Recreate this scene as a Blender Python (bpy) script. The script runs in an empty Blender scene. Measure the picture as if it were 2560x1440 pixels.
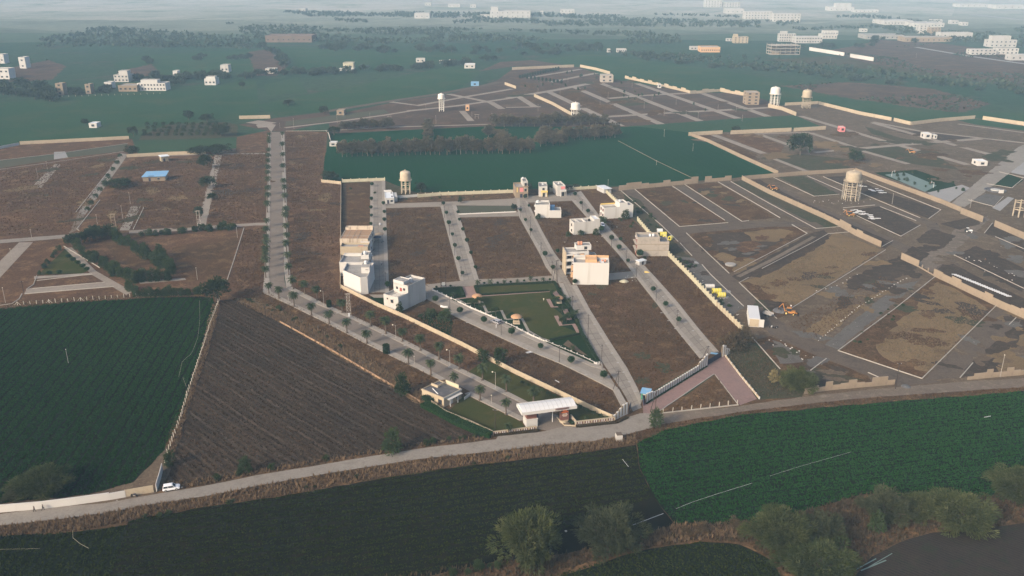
import bpy, bmesh, math, random
import numpy as np
from mathutils import Vector, Matrix
R = math.radians
rnd = random.Random(7)
rng = np.random.default_rng(11)
scene = bpy.context.scene
col = scene.collection

# ------------------------------------------------------------------ camera, sky, sun, exposure
FPX, PITCH, CAMH = 2205.0, R(20.4), 130.0          # focal length in photo pixels (2560 wide), tilt, height
cam_d = bpy.data.cameras.new('camera')
cam_d.sensor_width = 36.0
cam_d.lens = FPX / 2560.0 * 36.0
cam_d.clip_start = 1.0
cam_d.clip_end = 30000.0
cam = bpy.data.objects.new('camera', cam_d)
cam.location = (0, 0, CAMH)
cam.rotation_euler = (R(90) - PITCH, 0, 0)
col.objects.link(cam)
scene.camera = cam

SUN_EL, SUN_DIR = R(27), (-0.74, -0.67)             # direction on the ground towards the sun
world = bpy.data.worlds.new('World')
scene.world = world
world.use_nodes = True
wn = world.node_tree
bg = wn.nodes['Background']
sky = wn.nodes.new('ShaderNodeTexSky')
sky.sky_type = 'NISHITA'
sky.sun_disc = False
sky.sun_elevation = SUN_EL
sky.sun_rotation = math.atan2(SUN_DIR[0], SUN_DIR[1])
sky.air_density = 0.8
sky.dust_density = 5.0
wn.links.new(sky.outputs['Color'], bg.inputs['Color'])
bg.inputs['Strength'].default_value = 0.15
sun_d = bpy.data.lights.new('sun', 'SUN')
sun_d.energy = 2.25
sun_d.angle = R(3)
sun_d.color = (1.0, 0.80, 0.60)
sun = bpy.data.objects.new('sun', sun_d)
ce = math.cos(SUN_EL)
to_sun = Vector((SUN_DIR[0] * ce, SUN_DIR[1] * ce, math.sin(SUN_EL)))
sun.rotation_euler = to_sun.to_track_quat('Z', 'Y').to_euler()
sun.location = (0, 0, 300)
col.objects.link(sun)
scene.view_settings.view_transform = 'Standard'
scene.view_settings.look = 'None'
scene.view_settings.exposure = 0.62
scene.view_settings.gamma = 1.0
scene.cycles.max_bounces = 4
scene.cycles.diffuse_bounces = 2
scene.cycles.glossy_bounces = 2
scene.cycles.transmission_bounces = 2
scene.cycles.volume_bounces = 2
scene.cycles.transparent_max_bounces = 4
scene.cycles.use_denoising = True
try:
    scene.cycles.denoiser = 'OPENIMAGEDENOISE'
except Exception:
    pass

HAZE_D = .00017
# ------------------------------------------------------------------ pixels to ground
ST, CT = math.sin(PITCH), math.cos(PITCH)
def U(px, py, z=0.0):
    dx, dy = (px - 1280) / FPX, (720 - py) / FPX
    d = (dx, CT + dy * ST, -ST + dy * CT)
    t = (z - CAMH) / d[2]
    return Vector((d[0] * t, d[1] * t, z))
def U2(p): v = U(p[0], p[1]); return (v.x, v.y)
def Hz(bx, by, ty):                                  # height of a thing from its base and top pixel
    b = U(bx, by); dy = (720 - ty) / FPX
    return CAMH + b.y * (-ST + dy * CT) / (CT + dy * ST)
def tile(ox, oy, s=4.0):                             # shorthand for points read off an enlarged crop
    return lambda *pts: [(ox + x / s, oy + y / s) for x, y in pts]

# ------------------------------------------------------------------ objects
def tag(o, label=None, cat=None, group=None, kind=None):
    if label: o['label'] = label
    if cat: o['category'] = cat
    if group: o['group'] = group
    if kind: o['kind'] = kind
    return o
def empty(name, loc, rz=0.0):
    o = bpy.data.objects.new(name, None)
    o.location = loc; o.rotation_euler = (0, 0, rz)
    o.empty_display_size = 0.5
    col.objects.link(o)
    return o
def thing(name, label, cat, loc, rz=0.0, group=None):
    return tag(empty(name, loc, rz), label, cat, group)
def link(name, mesh, parent=None, loc=(0, 0, 0)):
    o = bpy.data.objects.new(name, mesh)
    if parent: o.parent = parent
    o.location = loc
    col.objects.link(o)
    return o
def copy_tree(o, loc=None, rz=None, sc=None, parent=None):
    c = o.copy(); col.objects.link(c)
    if parent is not None: c.parent = parent
    for ch in o.children: copy_tree(ch, parent=c)
    if loc is not None: c.location = loc
    if rz is not None: c.rotation_euler = (0, 0, rz)
    if sc is not None: c.scale = sc if hasattr(sc, '__len__') else (sc, sc, sc)
    return c
class Proto:                                         # first use moves the prototype itself, later uses copy it
    def __init__(s, root): s.root, s.used = root, False
    def put(s, loc, rz=0.0, sc=1.0, label=None, group=None):
        if not s.used:
            o = s.root; s.used = True
            o.location = loc; o.rotation_euler = (0, 0, rz)
            o.scale = sc if hasattr(sc, '__len__') else (sc, sc, sc)
        else:
            o = copy_tree(s.root, loc, rz, sc)
        if label: o['label'] = label
        if group: o['group'] = group
        return o
    def drop(s):
        if s.used: return
        for ch in list(s.root.children_recursive): bpy.data.objects.remove(ch)
        bpy.data.objects.remove(s.root)

class MB:                                            # collects shapes, builds one mesh
    def __init__(s): s.v, s.f, s.sm = [], [], False
    def add(s, vs, fs):
        n = len(s.v); s.v += [tuple(v) for v in vs]; s.f += [tuple(i + n for i in f) for f in fs]; return s
    def box(s, x0, x1, y0, y1, z0, z1):
        return s.add([(x0,y0,z0),(x1,y0,z0),(x1,y1,z0),(x0,y1,z0),(x0,y0,z1),(x1,y0,z1),(x1,y1,z1),(x0,y1,z1)],
                     [(0,3,2,1),(4,5,6,7),(0,1,5,4),(1,2,6,5),(2,3,7,6),(3,0,4,7)])
    def prism(s, poly, z0, z1):
        n = len(poly)
        return s.add([(x,y,z0) for x,y in poly] + [(x,y,z1) for x,y in poly],
                     [tuple(range(n-1,-1,-1)), tuple(range(n,2*n))] + [(i,(i+1)%n,n+(i+1)%n,n+i) for i in range(n)])
    def bar(s, a, b, r, r2=None, n=6, cap=True):     # tapered round or square bar between two points
        a, b = Vector(a), Vector(b); r2 = r if r2 is None else r2
        d = (b - a)
        if d.length < 1e-6: return s
        q = d.to_track_quat('Z', 'Y')
        vs = []
        for p, rr in ((a, r), (b, r2)):
            for i in range(n):
                t = 2 * math.pi * (i + .5) / n
                vs.append(p + q @ Vector((rr * math.cos(t), rr * math.sin(t), 0)))
        fs = [(i, (i+1) % n, n + (i+1) % n, n + i) for i in range(n)]
        if cap: fs += [tuple(range(n-1,-1,-1)), tuple(range(n, 2*n))]
        return s.add(vs, fs)
    def lathe(s, prof, cx=0, cy=0, cz=0, n=16):      # prof: (radius, z) from bottom to top
        vs, fs = [], []
        for r, z in prof:
            for i in range(n):
                t = 2 * math.pi * i / n
                vs.append((cx + r * math.cos(t), cy + r * math.sin(t), cz + z))
        for k in range(len(prof) - 1):
            for i in range(n):
                j = (i + 1) % n
                fs.append((k*n+i, k*n+j, (k+1)*n+j, (k+1)*n+i))
        fs.append(tuple(range(n-1,-1,-1))); fs.append(tuple((len(prof)-1)*n+i for i in range(n)))
        return s.add(vs, fs)
    def mesh(s, name, mat=None):
        m = bpy.data.meshes.new(name)
        m.from_pydata(s.v, [], s.f)
        if mat: m.materials.append(mat)
        if s.sm: m.polygons.foreach_set('use_smooth', [True] * len(m.polygons))
        m.update()
        return m
    def build(s, name, mat=None, parent=None, loc=(0,0,0), smooth=False):
        s.sm = smooth
        return link(name, s.mesh(name, mat), parent, loc)
def np_mesh(name, V, F, mat=None, v=None, k=3):      # fast mesh from arrays; v: per-vertex random value for colour
    m = bpy.data.meshes.new(name)
    V = np.asarray(V, np.float32).reshape(-1, 3); F = np.asarray(F, np.int32).reshape(-1, k)
    m.vertices.add(len(V)); m.vertices.foreach_set('co', V.ravel())
    m.loops.add(F.size); m.loops.foreach_set('vertex_index', F.ravel())
    m.polygons.add(len(F)); m.polygons.foreach_set('loop_start', np.arange(len(F), dtype=np.int32) * k)
    m.update(calc_edges=True)
    if v is not None:
        a = m.attributes.new('v', 'FLOAT', 'POINT'); a.data.foreach_set('value', np.asarray(v, np.float32))
    if mat: m.materials.append(mat)
    return m
UB = {}
def ubox(name, mat, parent, c, size, rz=0.0, loc_off=None):   # a box piece that shares one unit mesh per material
    if mat.name not in UB: UB[mat.name] = MB().box(-.5,.5,-.5,.5,-.5,.5).mesh('box_' + mat.name, mat)
    o = link(name, UB[mat.name], parent, c)
    o.scale = size; o.rotation_euler = (0, 0, rz)
    return o

# ------------------------------------------------------------------ materials
def nodes(name):
    m = bpy.data.materials.new(name); m.use_nodes = True
    nt = m.node_tree; b = nt.nodes['Principled BSDF']
    b.inputs['Specular IOR Level'].default_value = 0.15
    return m, nt, b
def N(nt, t, **kw):
    n = nt.nodes.new('ShaderNode' + t)
    for k, x in kw.items():
        if k in n.inputs: n.inputs[k].default_value = x
        else: setattr(n, k, x)
    return n
def mixc(nt, fac, a, b, mode='MIX'):
    n = nt.nodes.new('ShaderNodeMix'); n.data_type = 'RGBA'; n.blend_type = mode
    for sock, x in ((n.inputs[0], fac), (n.inputs[6], a), (n.inputs[7], b)):
        if isinstance(x, (int, float)): sock.default_value = x
        elif isinstance(x, (tuple, list)): sock.default_value = (*x[:3], 1)
        else: nt.links.new(x, sock)
    return n.outputs[2]
def ramp(nt, fac, lo, hi):
    n = N(nt, 'MapRange'); n.inputs[1].default_value = lo; n.inputs[2].default_value = hi
    nt.links.new(fac, n.inputs[0]); return n.outputs[0]
def noise(nt, vec, sc, det=4.0, rough=.6, dist=0.0):
    n = N(nt, 'TexNoise', Scale=sc, Detail=det, Roughness=rough, Distortion=dist)
    nt.links.new(vec, n.inputs['Vector']); return n.outputs['Fac']
def math_(nt, op, a, b=0.0):
    n = N(nt, 'Math', operation=op)
    for i, x in enumerate((a, b)):
        if isinstance(x, (int, float)): n.inputs[i].default_value = x
        else: nt.links.new(x, n.inputs[i])
    return n.outputs[0]
def gmat(name, c0, c1, c2=None, big=.03, mid=.25, fine=1.6, amt=.5, bump=.25, rough=.95, rows=None, spots=None, c2t=(.5,.7)):
    """ground: patches of c0/c1 at large scale, c2 in blotches, fine grain; rows=(angle, spacing, colour, width, strength)"""
    m, nt, b = nodes(name)
    tc = N(nt, 'TexCoord').outputs['Object']
    big_n = noise(nt, tc, big, 5, .65, .6)
    c = mixc(nt, ramp(nt, big_n, .38, .62), c0, c1)
    if c2: c = mixc(nt, ramp(nt, noise(nt, tc, mid, 6, .7, .4), *c2t), c, c2)
    if rows:
        for (ang, sp, rc, wd, st) in (rows if isinstance(rows, list) else [rows]):
            mp = N(nt, 'Mapping'); mp.inputs['Rotation'].default_value = (0, 0, ang)
            nt.links.new(tc, mp.inputs['Vector'])
            sx = N(nt, 'SeparateXYZ'); nt.links.new(mp.outputs[0], sx.inputs[0])
            wob = math_(nt, 'MULTIPLY', noise(nt, tc, .06, 3), sp * 1.1)
            ph = math_(nt, 'FRACT', math_(nt, 'DIVIDE', math_(nt, 'ADD', sx.outputs[0], wob), sp))
            f = math_(nt, 'LESS_THAN', ph, wd)
            brk = ramp(nt, noise(nt, tc, .35, 3), .3, .6)
            c = mixc(nt, math_(nt, 'MULTIPLY', math_(nt, 'MULTIPLY', f, brk), st), c, rc)
    fn = noise(nt, tc, fine, 8, .75)
    g = mixc(nt, ramp(nt, fn, .25, .75), (1-amt,)*3, (1+amt,)*3)
    c = mixc(nt, 1.0, c, g, 'MULTIPLY')
    if spots:
        sc, lim, scol = spots
        c = mixc(nt, ramp(nt, noise(nt, tc, sc, 2, .5), lim, lim + .03), c, scol)
    nt.links.new(c, b.inputs['Base Color'])
    b.inputs['Roughness'].default_value = rough
    b.inputs['Specular IOR Level'].default_value = 0.0
    if bump:
        bp = N(nt, 'Bump', Strength=bump, Distance=.3); nt.links.new(fn, bp.inputs['Height'])
        nt.links.new(bp.outputs[0], b.inputs['Normal'])
    return m
def pmat(name, c, rough=.8, stain=None, amt=.12, sc=.8, metal=0.0, streak=False, rand=.06, stm=(.5,.75)):
    """built surfaces: base colour with soft mottling, stains, slight difference from object to object"""
    m, nt, b = nodes(name)
    tc = N(nt, 'TexCoord').outputs['Object']
    vec = tc
    if streak:
        mp = N(nt, 'Mapping'); mp.inputs['Scale'].default_value = (1, 1, .12)
        nt.links.new(tc, mp.inputs['Vector']); vec = mp.outputs[0]
    n1 = noise(nt, vec, sc, 5, .65)
    cc = mixc(nt, n1, tuple(max(0, x*(1-amt)) for x in c), tuple(min(1, x*(1+amt)) for x in c))
    if stain: cc = mixc(nt, ramp(nt, noise(nt, vec, sc*.7, 6, .7, .5), *stm), cc, stain)
    if rand:
        oi = N(nt, 'ObjectInfo')
        cc = mixc(nt, 1.0, cc, mixc(nt, oi.outputs['Random'], (1-rand,)*3, (1+rand,)*3), 'MULTIPLY')
    nt.links.new(cc, b.inputs['Base Color'])
    b.inputs['Roughness'].default_value = rough; b.inputs['Metallic'].default_value = metal
    return m
def lmat(name, c0, c1, c2, trans=.25, tint=.25):
    """leaves: colour from each leaf's own random value, varied from plant to plant"""
    m, nt, b = nodes(name)
    at = N(nt, 'Attribute', attribute_name='v').outputs['Fac']
    c = mixc(nt, ramp(nt, at, 0, .5), c0, c1); c = mixc(nt, ramp(nt, at, .55, 1), c, c2)
    oi = N(nt, 'ObjectInfo').outputs['Random']
    c = mixc(nt, 1.0, c, mixc(nt, oi, (1-tint, 1-tint*.8, 1-tint), (1+tint, 1+tint*.7, 1+tint*.6)), 'MULTIPLY')
    nt.links.new(c, b.inputs['Base Color']); b.inputs['Roughness'].default_value = .9; b.inputs['Specular IOR Level'].default_value = 0.0
    if trans:
        t = N(nt, 'BsdfTranslucent'); nt.links.new(c, t.inputs['Color'])
        mx = N(nt, 'MixShader'); mx.inputs[0].default_value = trans
        nt.links.new(b.outputs[0], mx.inputs[1]); nt.links.new(t.outputs[0], mx.inputs[2])
        nt.links.new(mx.outputs[0], nt.nodes['Material Output'].inputs['Surface'])
    return m
def flat(name, c, rough=.7, metal=0.0, emit=None):
    m, nt, b = nodes(name)
    b.inputs['Base Color'].default_value = (*c, 1); b.inputs['Roughness'].default_value = rough
    b.inputs['Metallic'].default_value = metal
    return m
def wdir(p, q):                                      # rotation that makes rows run along the ground line p-q (pixels)
    a, b = U(*p), U(*q); return -(math.atan2(b.y - a.y, b.x - a.x)) + math.pi / 2

G = {}
DIRT = (.085, .068, .055)
G['farm'] = gmat('far_fields', (.022,.052,.03), (.036,.062,.036), (.065,.056,.044), big=.004, mid=.012, fine=.12, amt=.45, bump=0, c2t=(.56,.7))
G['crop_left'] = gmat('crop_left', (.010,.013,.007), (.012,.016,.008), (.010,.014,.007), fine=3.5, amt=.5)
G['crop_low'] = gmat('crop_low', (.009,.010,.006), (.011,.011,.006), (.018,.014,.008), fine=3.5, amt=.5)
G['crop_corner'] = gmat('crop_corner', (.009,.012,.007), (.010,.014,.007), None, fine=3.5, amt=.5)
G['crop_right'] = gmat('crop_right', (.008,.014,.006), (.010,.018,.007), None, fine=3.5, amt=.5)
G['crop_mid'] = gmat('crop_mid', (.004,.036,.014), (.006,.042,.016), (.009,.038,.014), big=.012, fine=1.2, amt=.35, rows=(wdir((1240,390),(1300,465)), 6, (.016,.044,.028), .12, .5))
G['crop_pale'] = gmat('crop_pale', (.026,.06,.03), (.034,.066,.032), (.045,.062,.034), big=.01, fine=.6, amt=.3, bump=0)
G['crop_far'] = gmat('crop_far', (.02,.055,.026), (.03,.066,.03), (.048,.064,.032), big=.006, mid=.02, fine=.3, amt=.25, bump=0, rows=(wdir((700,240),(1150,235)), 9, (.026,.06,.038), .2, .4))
G['ploughed'] = gmat('ploughed', (.034,.027,.022), (.042,.033,.026), (.026,.033,.019), rows=(wdir((2560,1440),(2300,1345)), .95, (.022,.02,.019), .45, .85), fine=3, amt=.4)
G['stubble'] = gmat('stubble', (.045,.033,.023), (.065,.046,.031), (.12,.085,.052), mid=.5, fine=2.2, amt=.55, rows=[(wdir((600,770),(1060,1000)), 1.6, (.03,.026,.024), .4, .65), (wdir((600,770),(1060,1000)), 5.3, (.14,.11,.08), .16, .35)], c2t=(.55,.8))
G['dry'] = gmat('dry_grass', (.095,.058,.032), (.068,.045,.027), (.18,.112,.056), fine=1.4, amt=.7)
G['dry_red'] = gmat('dry_grass_red', (.105,.06,.035), (.08,.048,.03), (.175,.108,.06), mid=.13, fine=1.1, amt=.7)
G['plot'] = gmat('plot_weeds', (.086,.05,.028), (.062,.039,.023), (.14,.09,.046), mid=.16, fine=1.4, amt=.75)
G['plot_far'] = gmat('plot_far', (.085,.058,.043), (.066,.048,.038), (.12,.078,.052), mid=.05, fine=.5, amt=.35, bump=0)
G['soil'] = gmat('soil', (.088,.066,.046), (.115,.086,.06), (.155,.12,.085), mid=.2, fine=1.2, amt=.45, spots=(.5,.72,(.25,.23,.2)))
G['dark'] = gmat('dark_soil', (.046,.035,.028), (.06,.045,.034), (.085,.065,.047), mid=.3, fine=1.5, amt=.4)
G['tan'] = gmat('tan_grass', (.17,.12,.066), (.135,.096,.056), (.09,.066,.042), mid=.09, fine=1.8, amt=.4, c2t=(.55,.72))
G['weeds'] = gmat('green_weeds', (.045,.05,.027), (.062,.054,.034), (.08,.064,.045), mid=.3, fine=1.8, amt=.5)
G['track'] = gmat('dirt_track', (.155,.125,.098), (.125,.102,.082), (.19,.16,.125), mid=.4, fine=2, amt=.25, bump=.1)
G['mudroad'] = gmat('mud_road', (.098,.078,.062), (.112,.088,.068), (.072,.058,.048), mid=.2, fine=1.6, amt=.3, bump=.1)
G['gravel'] = gmat('gravel', (.12,.11,.10), (.10,.092,.085), (.085,.078,.068), mid=.25, fine=2.5, amt=.4, spots=(1.1,.7,(.3,.28,.25)))
G['lawn'] = gmat('lawn', (.034,.046,.013), (.05,.052,.016), (.068,.058,.02), mid=.12, fine=4, amt=.35)
G['lawn_dark'] = gmat('lawn_dark', (.010,.026,.009), (.014,.03,.010), None, fine=4, amt=.4)
G['lawn_dull'] = gmat('lawn_dull', (.07,.075,.05), (.085,.08,.055), None, fine=2, amt=.35)
G['conc'] = gmat('concrete_road', (.255,.225,.187), (.23,.204,.171), (.2,.177,.149), mid=.22, fine=1.4, amt=.16, bump=.05, rough=.85)
G['conc_far'] = gmat('concrete_lane', (.26,.228,.19), (.23,.2,.168), (.19,.165,.14), mid=.1, fine=.7, amt=.2, bump=0)
G['country'] = gmat('country_road', (.24,.22,.19), (.215,.195,.17), (.18,.16,.135), mid=.3, fine=1.6, amt=.2, bump=.08)
G['pavers'] = gmat('paver_road', (.19,.162,.135), (.17,.145,.122), (.145,.124,.104), mid=.25, fine=2.2, amt=.22, bump=.1)
G['pavement'] = gmat('pavement', (.3,.272,.235), (.27,.246,.212), (.22,.2,.172), mid=.5, fine=2, amt=.18, bump=.05)
G['redpave'] = gmat('red_pavers', (.23,.155,.14), (.2,.14,.128), (.17,.125,.115), mid=.4, fine=2.5, amt=.22, bump=.1)
G['pinkpath'] = gmat('pink_path', (.27,.185,.16), (.24,.17,.15), None, fine=2.5, amt=.2, bump=.05)
G['court'] = gmat('court', (.13,.19,.18), (.15,.2,.19), None, fine=1, amt=.12, bump=0)
G['pale'] = gmat('pale_apron', (.25,.25,.245), (.28,.275,.265), None, fine=1, amt=.15, bump=0)

M = {}
M['white'] = pmat('white_paint', (.53,.515,.485), .8, (.40,.37,.32), .06, .35, streak=True, stm=(.6,.85))
M['offwhite'] = pmat('weathered_white', (.46,.445,.415), .8, (.31,.29,.26), .1, .35, streak=True, stm=(.52,.85))
M['cream'] = pmat('cream_wall', (.40,.335,.24), .85, (.28,.225,.16), .1, .5)
M['yellowwall'] = pmat('pale_yellow_wall', (.46,.43,.31), .85, (.28,.26,.2), .1, .5)
M['tanwall'] = pmat('tan_block_wall', (.27,.215,.155), .9, (.2,.16,.12), .12, .6)
M['farwhite'] = pmat('far_white', (.40,.39,.37), .85, (.3,.29,.27), .08, .1)
M['ruin'] = pmat('ruin_brick', (.17,.125,.1), .9, (.11,.09,.075), .2, .1)
M['cement'] = pmat('bare_cement', (.36,.32,.27), .9, (.26,.23,.2), .14, .5)
M['roof'] = pmat('roof_slab', (.30,.29,.27), .9, (.18,.17,.16), .15, .6)
M['roofdark'] = pmat('roof_dark', (.09,.09,.095), .8, (.2,.19,.18), .2, .5)
M['roofbrown'] = pmat('roof_brown', (.30,.2,.125), .9, (.2,.14,.095), .2, .6)
M['stained'] = pmat('stained_white', (.50,.43,.34), .85, (.24,.18,.125), .1, .5, streak=True, stm=(.55,.7))
M['grey'] = pmat('grey_paint', (.42,.42,.40), .8, (.3,.3,.29), .08, .4)
M['glass'] = flat('window_glass', (.03,.035,.045), .15)
M['frame'] = flat('window_frame', (.16,.12,.09), .6)
M['red'] = pmat('red_paint', (.28,.06,.045), .6, None, .1)
M['maroon'] = pmat('maroon_stone', (.16,.075,.06), .6, None, .12)
M['pink'] = pmat('pink_paint', (.6,.22,.22), .7)
M['orange'] = pmat('orange_paint', (.56,.35,.19), .75, None, .08)
M['yellow'] = pmat('yellow_paint', (.68,.5,.16), .7)
M['mustard'] = pmat('yellow_coil', (.55,.48,.06), .6)
M['jcb'] = pmat('digger_orange', (.42,.19,.05), .6)
M['blue'] = pmat('blue_sheet', (.16,.33,.52), .5, (.3,.38,.44), .1, .6)
M['green'] = pmat('green_sheet', (.05,.2,.13), .6)
M['sheet'] = pmat('pale_sheet', (.62,.66,.68), .5, None, .06)
M['iron'] = flat('dark_iron', (.045,.035,.032), .7)
M['steel'] = pmat('grey_steel', (.3,.29,.28), .6)
M['polec'] = pmat('concrete_pole', (.35,.32,.28), .9)
M['post'] = pmat('white_post', (.5,.46,.39), .85)
M['kerb'] = pmat('kerb_concrete', (.36,.33,.285), .9, (.22,.2,.17), .12, .4)
M['tank'] = pmat('tower_cream', (.50,.42,.31), .8, (.38,.31,.23), .08, .3)
M['tankw'] = pmat('tower_white', (.66,.63,.56), .8, (.45,.41,.36), .08, .3)
M['tankc'] = pmat('tower_cement', (.40,.34,.25), .9, (.28,.23,.18), .12, .4)
M['plastic'] = flat('white_plastic', (.58,.59,.59), .5)
M['black'] = flat('black_rubber', (.02,.02,.02), .8)
M['navy'] = flat('navy_gate', (.03,.035,.06), .6)
M['carwhite'] = flat('car_white', (.75,.76,.78), .25)
M['carsilver'] = flat('car_silver', (.42,.42,.44), .3, .4)
M['lamp'] = flat('lamp_glass', (.78,.72,.58), .4)
M['skin'] = flat('skin', (.28,.17,.11), .7)
M['cloth_w'] = flat('white_cloth', (.7,.68,.66), .9)
M['cloth_d'] = flat('dark_cloth', (.05,.045,.045), .9)
M['cloth_b'] = flat('brown_cloth', (.13,.09,.07), .9)
M['thatch'] = pmat('thatch', (.42,.25,.14), .9, (.3,.18,.1), .15, 1.2)
M['terracotta'] = flat('terracotta', (.55,.26,.16), .7)
M['stone'] = pmat('pale_stone', (.5,.48,.44), .9, None, .15)
M['bark'] = pmat('bark', (.12,.095,.075), .95, None, .2, 2)
M['barkpale'] = pmat('bark_pale', (.2,.175,.14), .95, None, .2, 2)
M['palmtrunk'] = pmat('palm_trunk', (.11,.085,.065), .95, (.06,.05,.04), .2, 3)
M['sign'] = flat('sign_orange', (.85,.2,.05), .5)
M['signw'] = flat('sign_pale', (.7,.6,.5), .5)
L = {}
L['acacia'] = lmat('acacia_leaves', (.034,.048,.018), (.063,.078,.03), (.11,.12,.054))
L['acacia2'] = lmat('acacia_leaves_grey', (.038,.046,.023), (.067,.074,.039), (.115,.118,.066))
L['tree'] = lmat('tree_leaves', (.022,.036,.018), (.035,.052,.025), (.05,.065,.03))
L['teak'] = lmat('teak_leaves', (.08,.073,.048), (.12,.105,.07), (.165,.138,.095), tint=.2)
L['far'] = lmat('far_leaves', (.025,.04,.026), (.035,.052,.032), (.05,.062,.04), trans=0)
L['palm'] = lmat('palm_leaves', (.03,.05,.025), (.05,.07,.035), (.08,.09,.05))
L['topiary'] = lmat('topiary_leaves', (.018,.045,.016), (.03,.062,.02), (.045,.08,.028))
L['hedge'] = lmat('hedge_leaves', (.018,.036,.016), (.028,.05,.02), (.04,.06,.026))
L['bush'] = lmat('bush_leaves', (.03,.055,.022), (.045,.07,.028), (.07,.09,.04))
L['drygrass'] = lmat('dry_tufts', (.10,.07,.045), (.19,.13,.08), (.27,.19,.11), tint=0)
L['brush'] = lmat('brown_brush', (.045,.036,.023), (.08,.06,.036), (.13,.095,.055), tint=0)
L['weed'] = lmat('weed_tufts', (.066,.038,.021), (.1,.06,.032), (.16,.1,.05), tint=0)
L['tantuft'] = lmat('tan_tufts', (.11,.085,.055), (.165,.125,.08), (.21,.16,.1), tint=0)
L['stubble'] = lmat('stubble_tufts', (.036,.026,.018), (.065,.046,.031), (.17,.12,.074), tint=0)
L['crop'] = lmat('crop_leaves', (.008,.034,.007), (.016,.056,.011), (.034,.088,.017), tint=0)
L['crop_low'] = lmat('crop_leaves_low', (.013,.024,.004), (.026,.038,.006), (.058,.066,.012), tint=0)
L['crop_right'] = lmat('crop_leaves_right', (.008,.043,.008), (.016,.068,.012), (.034,.104,.018), tint=0)
L['lotus'] = lmat('yellow_leaves', (.16,.14,.07), (.22,.19,.1), (.28,.24,.13))
ONES = 'zeroth first second third fourth fifth sixth seventh eighth ninth tenth eleventh twelfth thirteenth fourteenth fifteenth sixteenth seventeenth eighteenth nineteenth'.split()
def nth(i):
    if i < 20: return ONES[i]
    t_, o_ = divmod(i, 10)
    return ('', '', 'twentieth', 'thirtieth', 'fortieth', 'fiftieth')[t_] if not o_ else ('', '', 'twenty', 'thirty', 'forty', 'fifty')[t_] + ' ' + ONES[o_]
# ------------------------------------------------------------------ the ground and what is laid on it
AIDX = [0]
def lev(l): AIDX[0] += 1; return .03 * l + AIDX[0] * .00012
def rag_poly(P, rag, step=3.0):
    if not rag: return P
    out = []
    n = len(P)
    for i in range(n):
        a, b = Vector(P[i]), Vector(P[(i+1) % n]); d = b - a; Ln = d.length
        k = max(1, min(60, int(Ln / step)))
        nn = Vector((-d.y, d.x)).normalized() if Ln > 0 else Vector((0, 0))
        for j in range(k):
            q = a + d * (j / k)
            if j: q = q + nn * rnd.uniform(-rag, rag)
            out.append((q.x, q.y))
    return out
def area(name, pts, mat, l, rag=0.0, px=True, kind='structure'):
    P = [U2(p) for p in pts] if px else pts
    P = rag_poly(P, rag)
    z = lev(l)
    m = bpy.data.meshes.new(name)
    bm = bmesh.new()
    f = bm.faces.new([bm.verts.new((x, y, z)) for x, y in P])
    bm.normal_update()
    if f.normal.z < 0: f.normal_flip()
    bmesh.ops.triangulate(bm, faces=[f])
    bm.to_mesh(m); bm.free()
    m.materials.append(G[mat])
    return tag(link(name, m), kind=kind)
def resample(P, n):
    P = [Vector(p) for p in P]
    ds = [0.0]
    for a, b in zip(P, P[1:]): ds.append(ds[-1] + (b - a).length)
    out = []
    for i in range(n + 1):
        t = ds[-1] * i / n
        k = 0
        while k < len(ds) - 2 and ds[k+1] < t: k += 1
        s = (t - ds[k]) / max(1e-9, ds[k+1] - ds[k])
        out.append(P[k].lerp(P[k+1], s))
    return out, ds[-1]
def ribbon(name, Lp, Rp, mat, z0, z1, n=None, px=True):        # a strip with thickness between two edges
    Lw = [U2(p) for p in Lp] if px else Lp; Rw = [U2(p) for p in Rp] if px else Rp
    n = n or max(len(Lw), len(Rw), 6) * 2
    a, _ = resample(Lw, n); b, _ = resample(Rw, n)
    vs, fs = [], []
    for p, q in zip(a, b): vs += [(p.x,p.y,z1),(q.x,q.y,z1),(p.x,p.y,z0),(q.x,q.y,z0)]
    for i in range(n):
        k = 4*i
        fs += [(k, k+1, k+5, k+4), (k, k+4, k+6, k+2), (k+1, k+3, k+7, k+5)]
    fs += [(0,2,3,1), (4*n, 4*n+1, 4*n+3, 4*n+2)]
    m = MB().add(vs, fs).mesh(name, G[mat])
    bm = bmesh.new(); bm.from_mesh(m); bmesh.ops.recalc_face_normals(bm, faces=bm.faces); bm.to_mesh(m); bm.free()
    return tag(link(name, m), kind='structure')
def strip(name, pts, w, mat, l):                               # flat lane along a pixel line, width in metres
    P = [Vector(U2(p)) for p in pts]
    A, B = [], []
    for i, p in enumerate(P):
        d = (P[min(i+1, len(P)-1)] - P[max(i-1, 0)]).normalized(); nn = Vector((-d.y, d.x)) * (w / 2)
        A.append(tuple(p + nn)); B.append(tuple(p - nn))
    return area(name, A + B[::-1], mat, l, 0, px=False)
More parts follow.
